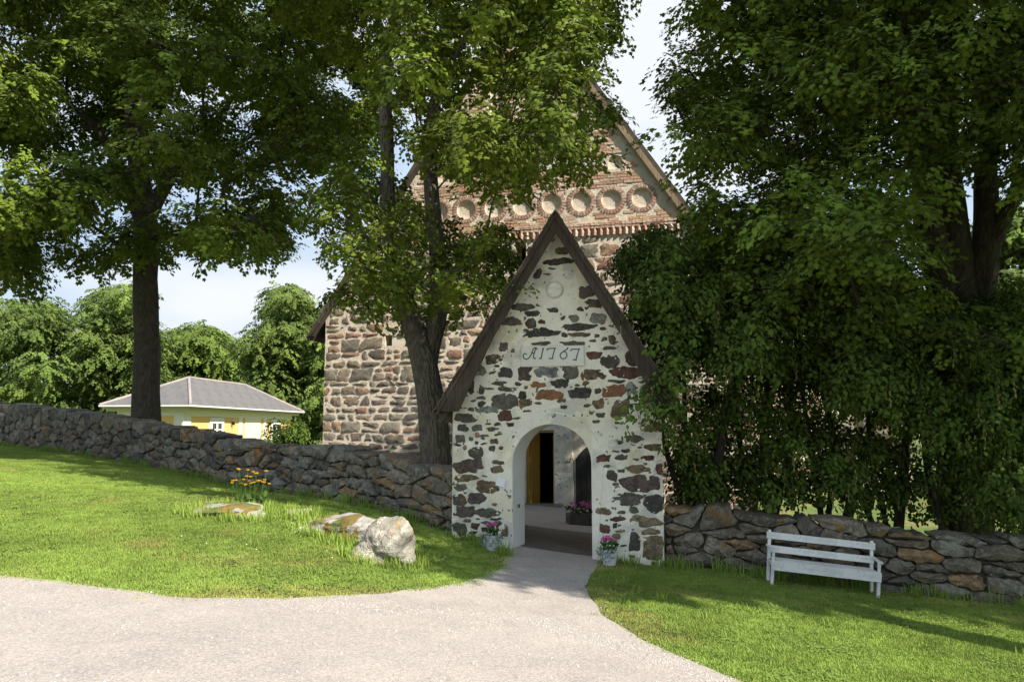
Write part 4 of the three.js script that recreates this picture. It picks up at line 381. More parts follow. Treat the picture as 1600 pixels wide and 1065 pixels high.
const rightMapleClumps = [[7.1,8.7,-15.9,0.80],[8.8,12.7,-13.8,0.53],[9.3,10.7,-14.8,0.65],[6.0,6.1,-12.5,0.70],[9.9,7.0,-11.8,0.62],[6.1,12.4,-13.5,0.55],[8.1,10.1,-10.1,0.67],[7.3,11.8,-11.6,0.81],[8.9,6.5,-12.1,0.82],[5.9,6.9,-10.0,0.51],[11.9,11.1,-17.1,0.71],[4.8,9.4,-17.2,0.68],[8.9,6.0,-16.3,0.52],[6.3,8.7,-13.9,0.75],[7.4,12.2,-11.9,0.80],[9.5,7.3,-12.4,0.82],[11.6,7.8,-13.5,0.55],[4.2,7.0,-12.5,0.61],[10.1,9.7,-14.6,0.83],[11.3,7.0,-15.0,0.79],[5.7,4.5,-13.2,0.71],[11.7,6.4,-12.4,0.58],[10.0,7.5,-12.9,0.83],[10.4,5.3,-11.0,0.58],[7.0,10.4,-10.6,0.51],[4.9,10.4,-10.3,0.85],[6.6,5.5,-15.7,0.76],[6.7,5.9,-11.4,0.79],[6.5,5.3,-15.1,0.62],[11.1,7.4,-14.9,0.68],[9.1,9.2,-14.8,0.59],[7.9,12.3,-12.8,0.81],[10.0,5.4,-12.3,0.64],[10.0,4.9,-12.3,0.74],[11.5,6.8,-13.5,0.56],[5.5,7.0,-12.0,0.68],[10.4,5.1,-14.0,0.54],[4.1,4.7,-10.8,0.84],[6.7,9.2,-15.3,0.82],[7.9,4.7,-10.7,0.57],[4.3,9.7,-14.4,0.69],[7.0,12.5,-13.0,0.66],[5.4,8.1,-10.9,0.51],[11.3,6.5,-13.3,0.54],[7.6,10.3,-17.3,0.67],[4.7,11.3,-13.5,0.61],[9.6,12.0,-12.7,0.74],[6.8,9.0,-14.4,0.63],[8.1,6.5,-10.2,0.79],[8.5,7.8,-12.0,0.52],[7.5,8.7,-17.9,0.81],[4.0,8.3,-15.4,0.72],[9.7,9.5,-15.6,0.52],[6.2,10.6,-10.7,0.77],[5.7,9.8,-12.1,0.71],[10.0,12.9,-15.0,0.56],[8.5,7.8,-14.4,0.70],[5.6,10.2,-12.3,0.61],[4.5,8.5,-12.3,0.63],[5.1,4.9,-11.3,0.53],[9.3,9.6,-11.0,0.63],[5.9,7.1,-14.5,0.73],[11.7,12.8,-15.0,0.57],[7.6,9.7,-9.9,0.83],[9.7,8.8,-10.2,0.79],[7.1,9.1,-10.3,0.52],[8.4,7.3,-15.2,0.58],[9.0,11.8,-11.9,0.53],[6.3,10.9,-11.9,0.67],[13.3,11.7,-16.7,0.82],[10.4,13.0,-15.2,0.59],[6.9,5.3,-16.6,0.56],[7.9,9.4,-15.3,0.71],[4.9,6.7,-13.7,0.69],[3.9,12.1,-12.9,0.68],[11.3,9.0,-12.6,0.82],[7.8,6.7,-11.1,0.68],[3.8,8.9,-11.3,0.61],[8.2,8.7,-11.2,0.66],[9.4,10.2,-12.1,0.65],[6.6,10.2,-12.9,0.70],[5.2,5.1,-10.7,0.77],[4.3,8.0,-14.1,0.77],[3.9,8.5,-16.7,0.51],[12.5,6.3,-14.5,0.82],[3.1,7.8,-13.4,0.59],[4.4,4.3,-10.8,0.64],[11.6,8.8,-13.6,0.81],[4.5,5.5,-14.1,0.60],[7.5,12.6,-15.1,0.65],[6.8,8.1,-15.6,0.82],[8.3,10.0,-16.2,0.62],[6.0,7.5,-12.9,0.80],[9.6,12.6,-13.1,0.63],[4.2,10.2,-12.9,0.63],[9.1,8.5,-13.7,0.65],[7.7,7.7,-10.9,0.73],[7.3,9.0,-16.7,0.73],[3.8,7.7,-11.8,0.78],[5.4,8.9,-17.4,0.74],[8.6,11.2,-13.5,0.75],[9.4,10.5,-11.2,0.52],[8.5,4.8,-10.6,0.55],[7.9,9.4,-14.5,0.80],[8.6,8.6,-14.2,0.74],[8.4,9.3,-12.2,0.80],[4.8,9.5,-12.9,0.81],[9.9,10.4,-11.8,0.76],[4.9,5.8,-12.0,0.60],[5.5,5.1,-13.1,0.82],[5.0,12.7,-13.9,0.76],[4.7,9.1,-13.4,0.84],[8.1,7.4,-12.7,0.73],[8.3,9.2,-15.8,0.61],[6.4,10.8,-11.2,0.67],[5.2,11.3,-13.1,0.75],[14.0,8.4,-16.3,0.54],[11.3,8.1,-12.6,0.55],[9.3,11.5,-12.8,0.69],[11.1,10.7,-12.0,0.55],[7.9,5.7,-11.4,0.79],[10.7,8.4,-13.7,0.70],[8.0,7.9,-11.2,0.52],[2.8,6.1,-11.8,0.68],[11.4,7.4,-13.8,0.72],[12.0,5.3,-14.3,0.54],[4.5,8.1,-15.5,0.66],[10.6,11.8,-13.1,0.63],[13.3,7.3,-13.9,0.65],[6.4,6.3,-15.2,0.68],[11.5,10.2,-12.2,0.57],[3.3,8.6,-14.5,0.58],[6.2,8.2,-10.0,0.79],[12.9,9.5,-13.6,0.65],[4.0,5.1,-12.3,0.73],[3.7,9.5,-14.6,0.65],[12.0,7.7,-14.7,0.79],[3.8,11.5,-12.2,0.56],[11.2,10.3,-17.5,0.59],[6.8,6.3,-10.2,0.70],[8.2,9.5,-10.6,0.71],[5.0,11.2,-11.8,0.70],[6.4,8.5,-10.8,0.58],[3.8,8.4,-12.0,0.80],[10.4,10.3,-17.7,0.71],[5.7,8.2,-10.5,0.56],[5.6,10.9,-11.1,0.64],[9.9,6.6,-11.7,0.52],[3.6,11.4,-14.4,0.50],[3.2,6.5,-11.8,0.52],[11.8,8.8,-12.6,0.57],[4.1,10.0,-12.0,0.76],[10.8,5.7,-12.3,0.62],[10.0,8.5,-11.6,0.67],[5.4,6.4,-10.6,0.60],[8.7,9.2,-16.3,0.61],[7.8,8.2,-10.0,0.53],[4.9,5.9,-14.5,0.58],[4.9,4.2,-10.3,0.80],[3.9,5.3,-14.3,0.54],[6.3,11.0,-14.9,0.78],[5.7,11.8,-14.7,0.77],[9.1,6.7,-11.2,0.67],[7.6,9.2,-13.9,0.53],[6.2,7.7,-10.2,0.73],[10.0,8.2,-13.6,0.78],[9.0,9.5,-15.2,0.63],[8.3,5.4,-10.0,0.72],[4.8,4.1,-11.3,0.75],[5.2,6.2,-16.0,0.78],[5.2,6.8,-11.0,0.60],[9.5,6.3,-10.8,0.81],[8.3,8.3,-10.4,0.77],[5.4,6.4,-14.7,0.63],[8.2,11.8,-14.1,0.81],[5.9,10.2,-17.3,0.69],[6.8,10.1,-11.9,0.71],[7.2,10.4,-10.1,0.72],[10.3,12.3,-13.7,0.55],[13.2,12.9,-16.9,0.79],[5.0,7.5,-16.0,0.59],[8.9,7.2,-10.5,0.82],[6.7,12.0,-12.6,0.51],[11.1,5.2,-13.3,0.65],[12.5,9.0,-12.9,0.72],[8.2,7.2,-10.4,0.85],[4.2,7.6,-12.6,0.52],[6.4,6.4,-17.6,0.81],[11.3,8.2,-11.7,0.72],[10.9,12.7,-13.2,0.75],[5.2,11.5,-14.1,0.80],[10.5,8.1,-10.9,0.70],[5.9,11.6,-12.4,0.79],[6.1,6.1,-16.2,0.59],[4.7,7.6,-13.4,0.83],[9.9,10.1,-17.4,0.50],[8.3,10.5,-16.9,0.73],[10.1,6.8,-11.3,0.64],[9.8,6.3,-12.3,0.70],[9.6,12.2,-15.5,0.68],[7.6,11.3,-11.3,0.66],[6.7,12.2,-11.6,0.60],[7.6,9.6,-12.2,0.53],[12.2,10.3,-17.5,0.65],[8.5,7.9,-16.6,0.53],[4.2,9.2,-14.5,0.53],[8.0,9.9,-14.9,0.62],[5.5,10.7,-12.6,0.68],[8.4,8.8,-15.4,0.80],[14.8,12.8,-15.4,0.77],[5.8,9.5,-14.9,0.71],[5.9,9.1,-15.3,0.70],[7.1,7.7,-17.2,0.75],[4.2,9.5,-16.8,0.82],[7.3,5.3,-10.1,0.75],[9.0,12.4,-13.3,0.51],[4.0,10.7,-11.9,0.73],[4.5,9.2,-10.6,0.72],[7.8,10.7,-15.4,0.80],[7.1,7.8,-10.0,0.64],[5.4,6.1,-11.9,0.82],[9.8,7.2,-13.6,0.77],[5.8,6.8,-10.8,0.75],[7.1,8.3,-13.9,0.58],[12.1,8.0,-13.7,0.51],[3.6,8.5,-16.2,0.72],[8.4,9.2,-13.2,0.53],[4.4,10.5,-10.7,0.55],[3.4,7.2,-13.1,0.63],[9.4,10.6,-12.0,0.53],[14.4,10.5,-15.8,0.71],[13.9,6.6,-15.9,0.63],[6.8,10.7,-16.7,0.68],[5.4,6.4,-14.1,0.78],[6.0,8.8,-11.8,0.72],[3.9,8.3,-10.9,0.54],[11.1,8.8,-14.2,0.55],[11.3,12.4,-17.7,0.78],[3.3,6.2,-12.2,0.76],[6.2,9.3,-13.7,0.51],[5.8,6.1,-10.8,0.85],[4.6,7.6,-15.5,0.65],[5.6,11.3,-11.3,0.71],[5.9,11.7,-11.1,0.51],[11.1,6.0,-12.2,0.56],[4.8,12.1,-13.7,0.75],[5.4,9.8,-14.5,0.81],[4.2,11.2,-13.2,0.54],[4.8,7.1,-10.5,0.51],[6.0,5.4,-15.6,0.57],[7.0,9.3,-11.3,0.72],[7.4,7.2,-15.1,0.52],[7.7,9.6,-13.6,0.79],[8.9,4.9,-9.9,0.81],[6.6,9.3,-10.3,0.68],[7.5,8.2,-13.3,0.72],[10.5,10.1,-11.8,0.61],[4.9,7.7,-15.0,0.66],[6.7,5.5,-14.5,0.75],[5.8,12.2,-15.4,0.54],[9.0,5.0,-10.7,0.62],[6.2,10.7,-12.6,0.74],[10.3,7.8,-11.8,0.84],[6.5,9.9,-17.1,0.69],[7.5,6.4,-15.2,0.52],[7.7,9.3,-10.9,0.58],[5.7,7.7,-17.1,0.63],[6.4,11.7,-12.9,0.72],[7.7,9.7,-16.0,0.78],[6.6,11.0,-16.0,0.59],[3.6,8.9,-16.2,0.57],[9.7,9.7,-11.2,0.69],[10.5,11.4,-12.4,0.79],[11.9,12.9,-17.2,0.69],[5.6,6.2,-16.9,0.58],[7.3,11.2,-16.3,0.65],[7.2,7.1,-11.0,0.66],[8.2,8.0,-13.5,0.62],[4.0,9.2,-11.3,0.51],[4.9,8.1,-12.9,0.52],[5.2,9.9,-15.8,0.74],[10.3,11.7,-11.9,0.61],[7.8,7.7,-11.8,0.63],[4.7,6.3,-17.3,0.78],[8.2,10.3,-12.3,0.52],[9.0,7.7,-12.8,0.77],[8.9,5.9,-10.6,0.62],[6.0,6.3,-11.6,0.58],[9.6,7.6,-13.2,0.51],[5.0,11.0,-10.6,0.52],[12.3,11.3,-17.5,0.78],[7.7,10.0,-11.4,0.75],[6.1,8.5,-15.6,0.71],[5.9,10.1,-15.3,0.68],[4.6,7.2,-12.7,0.68],[7.2,9.0,-14.9,0.82],[7.8,12.4,-13.9,0.67],[10.4,6.7,-15.5,0.73],[10.5,12.4,-15.1,0.75],[7.0,8.5,-12.8,0.80],[10.3,8.0,-13.2,0.59],[10.3,9.1,-13.3,0.51],[5.2,8.5,-14.2,0.71],[9.9,9.0,-14.2,0.70],[6.8,12.2,-14.1,0.52],[5.7,9.9,-10.2,0.67],[6.3,8.5,-12.1,0.69],[4.9,8.0,-11.1,0.83],[5.2,10.5,-13.4,0.57],[6.0,10.4,-14.4,0.82],[9.2,9.2,-11.4,0.82],[12.2,7.6,-13.9,0.73],[5.5,12.5,-13.4,0.82],[6.7,11.8,-11.1,0.64],[7.9,6.1,-11.7,0.81],[13.8,9.4,-13.8,0.60],[11.8,10.4,-12.7,0.54],[5.4,6.6,-13.2,0.84],[9.1,11.0,-11.1,0.76],[8.5,11.3,-12.8,0.65],[11.3,11.9,-13.1,0.52],[8.3,6.4,-16.5,0.52],[9.1,7.9,-10.7,0.85],[11.8,9.7,-12.0,0.69],[6.1,8.6,-11.3,0.67],[5.2,8.1,-12.3,0.83],[6.7,4.9,-14.4,0.82],[9.6,6.3,-11.7,0.51],[3.9,7.1,-13.4,0.75],[11.7,11.7,-17.8,0.55],[8.3,10.8,-14.5,0.61],[11.6,7.8,-14.0,0.73],[6.4,7.4,-12.2,0.67],[5.4,5.7,-17.0,0.76],[5.9,7.7,-11.4,0.59],[3.2,9.2,-11.9,0.78],[5.6,6.4,-15.2,0.57],[6.0,9.1,-16.4,0.66],[3.2,5.5,-12.3,0.61],[3.9,6.8,-14.4,0.64],[6.3,7.7,-13.8,0.65],[6.5,9.7,-10.8,0.58],[3.2,8.5,-11.9,0.63],[10.1,10.7,-13.6,0.51],[5.8,8.4,-13.0,0.61],[11.3,6.7,-11.7,0.74],[3.9,10.6,-13.6,0.57],[11.6,11.7,-14.0,0.54],[8.8,6.9,-12.5,0.75],[4.5,6.8,-10.9,0.75],[9.4,6.4,-9.9,0.75],[7.1,10.7,-13.6,0.58],[12.6,8.6,-14.3,0.57],[12.1,11.4,-13.1,0.84],[5.3,4.3,-12.2,0.60],[9.8,10.8,-16.6,0.53],[6.5,9.6,-13.3,0.78],[4.6,5.5,-12.3,0.68],[7.2,6.3,-11.5,0.79],[14.4,9.0,-15.8,0.59],[5.9,4.7,-12.3,0.53],[6.3,6.4,-10.8,0.71],[7.5,9.9,-12.2,0.73],[8.5,9.0,-14.3,0.65],[12.9,6.2,-13.8,0.79],[8.5,12.2,-15.1,0.61],[8.6,8.1,-11.1,0.82],[9.8,7.2,-14.5,0.62],[7.1,6.2,-16.5,0.80],[4.1,6.4,-12.0,0.81],[6.9,8.9,-13.6,0.83],[14.2,8.1,-15.3,0.82],[13.3,8.2,-14.4,0.58],[5.1,12.6,-15.0,0.76],[7.7,7.1,-16.5,0.72],[7.3,12.4,-14.7,0.60],[4.2,4.8,-13.3,0.58],[6.1,5.5,-13.3,0.70],[5.1,11.2,-11.1,0.59],[8.4,7.2,-16.1,0.63],[12.3,6.3,-13.6,0.77],[9.6,9.0,-11.1,0.69],[6.0,9.5,-10.6,0.79],[6.0,10.1,-12.9,0.64],[8.4,9.1,-10.3,0.64],[7.5,6.5,-10.7,0.67],[6.6,10.1,-15.9,0.74],[4.1,11.8,-14.7,0.80],[7.3,4.8,-14.7,0.66],[3.6,8.0,-12.5,0.74],[10.2,9.7,-13.0,0.77],[8.9,8.8,-10.1,0.55],[6.2,7.0,-12.3,0.53],[9.6,5.3,-12.9,0.63],[5.9,6.9,-18.0,0.59],[10.8,8.7,-13.0,0.53],[9.8,9.6,-18.1,0.72],[7.9,5.3,-11.5,0.54],[7.5,9.9,-14.2,0.52],[10.9,7.8,-11.4,0.75],[4.4,4.5,-14.1,0.51],[4.2,6.4,-16.7,0.42],[5.1,4.3,-12.9,0.48],[3.2,5.0,-12.4,0.38],[6.4,4.2,-15.6,0.36],[5.5,4.6,-14.8,0.44],[5.7,5.4,-15.1,0.36],[5.6,5.4,-16.9,0.40],[3.6,4.8,-12.2,0.41],[4.7,6.4,-16.5,0.40],[5.0,5.2,-16.8,0.40],[5.7,6.0,-17.0,0.46],[3.7,5.7,-14.3,0.46],[4.5,4.1,-13.3,0.42],[5.9,4.5,-13.8,0.55],[5.3,4.4,-12.2,0.43],[5.1,5.7,-16.9,0.53],[8.4,4.5,-16.8,0.35],[5.1,4.8,-13.5,0.55],[4.5,4.7,-15.4,0.34],[5.5,4.1,-14.3,0.54],[6.0,5.0,-17.0,0.43],[4.3,4.6,-12.6,0.39],[6.7,4.7,-15.4,0.51],[4.9,4.8,-14.5,0.51],[5.4,5.5,-16.3,0.41],[5.8,3.9,-12.4,0.52],[6.4,4.7,-16.8,0.54],[5.3,4.3,-13.6,0.39],[3.8,4.4,-13.1,0.39],[4.8,5.3,-14.1,0.39],[6.8,4.4,-14.5,0.55],[4.2,4.8,-12.1,0.50],[4.9,5.4,-15.8,0.52],[5.3,3.8,-12.9,0.35],[7.8,5.1,-16.3,0.34],[3.7,5.4,-15.2,0.34],[7.2,4.4,-16.0,0.41],[6.5,4.3,-13.3,0.45],[3.9,5.5,-16.0,0.34],[5.0,5.7,-16.3,0.36],[5.0,4.7,-12.6,0.43],[8.0,4.4,-16.9,0.40],[5.4,5.6,-15.5,0.47],[4.0,6.1,-15.6,0.47],[3.9,4.9,-13.8,0.37],[4.8,4.0,-12.7,0.35],[3.8,5.2,-13.4,0.44],[6.7,4.5,-16.2,0.36],[4.1,5.1,-14.8,0.45],[7.4,4.9,-15.9,0.41],[3.5,5.4,-14.1,0.37],[7.0,3.2,-13.0,0.47],[5.2,4.7,-15.3,0.42],[8.7,3.1,-13.8,0.37],[7.4,4.2,-15.1,0.49],[5.1,3.5,-13.4,0.43],[7.2,3.4,-14.3,0.42],[9.3,3.3,-15.6,0.57],[5.5,3.8,-14.8,0.43],[4.7,3.8,-14.0,0.37],[5.8,3.8,-12.4,0.52],[6.6,3.0,-12.1,0.51],[6.1,4.0,-13.8,0.50],[6.7,4.5,-15.8,0.59],[6.0,3.7,-11.8,0.46],[6.2,3.7,-15.0,0.38],[8.1,3.3,-12.9,0.49],[8.2,3.4,-13.8,0.50],[6.0,4.7,-16.0,0.44],[4.3,3.7,-12.5,0.40],[8.5,3.3,-14.8,0.50],[5.5,4.2,-14.0,0.49],[6.5,3.5,-14.7,0.47],[5.5,3.2,-12.3,0.51],[8.4,3.2,-16.1,0.57],[4.5,4.8,-14.7,0.45],[7.5,3.4,-13.6,0.53],[7.5,2.9,-11.8,0.47],[4.9,4.4,-13.3,0.56],[5.5,3.8,-13.9,0.45],[4.1,4.6,-14.1,0.56],[6.0,3.9,-14.3,0.47],[7.0,3.5,-13.6,0.39],[8.8,3.6,-15.2,0.50],[5.4,5.0,-16.0,0.56],[9.8,3.8,-16.0,0.43],[4.3,3.4,-12.8,0.44],[7.4,3.5,-14.9,0.37],[5.4,3.8,-13.1,0.36],[5.0,4.2,-14.5,0.59],[5.5,4.4,-15.4,0.42],[4.7,4.4,-15.9,0.37],[3.9,3.8,-11.9,0.53],[5.3,3.7,-12.6,0.41],[5.1,3.8,-14.0,0.36],[4.8,3.6,-12.2,0.52],[5.2,3.6,-11.8,0.59],[6.2,4.7,-15.4,0.44],[6.5,3.3,-13.7,0.41],[6.1,4.1,-15.8,0.45],[9.1,3.6,-16.0,0.54],[5.7,3.4,-13.4,0.48],[6.7,4.2,-14.9,0.52],[7.5,3.9,-15.4,0.50],[5.8,3.3,-13.8,0.40],[5.5,3.9,-15.7,0.52],[6.1,3.3,-13.0,0.52],[5.2,4.1,-15.1,0.48],[5.3,4.1,-12.7,0.38],[3.6,4.2,-12.6,0.47],[7.6,4.5,-15.5,0.34],[7.4,2.9,-13.5,0.38],[5.0,4.5,-15.6,0.37]];
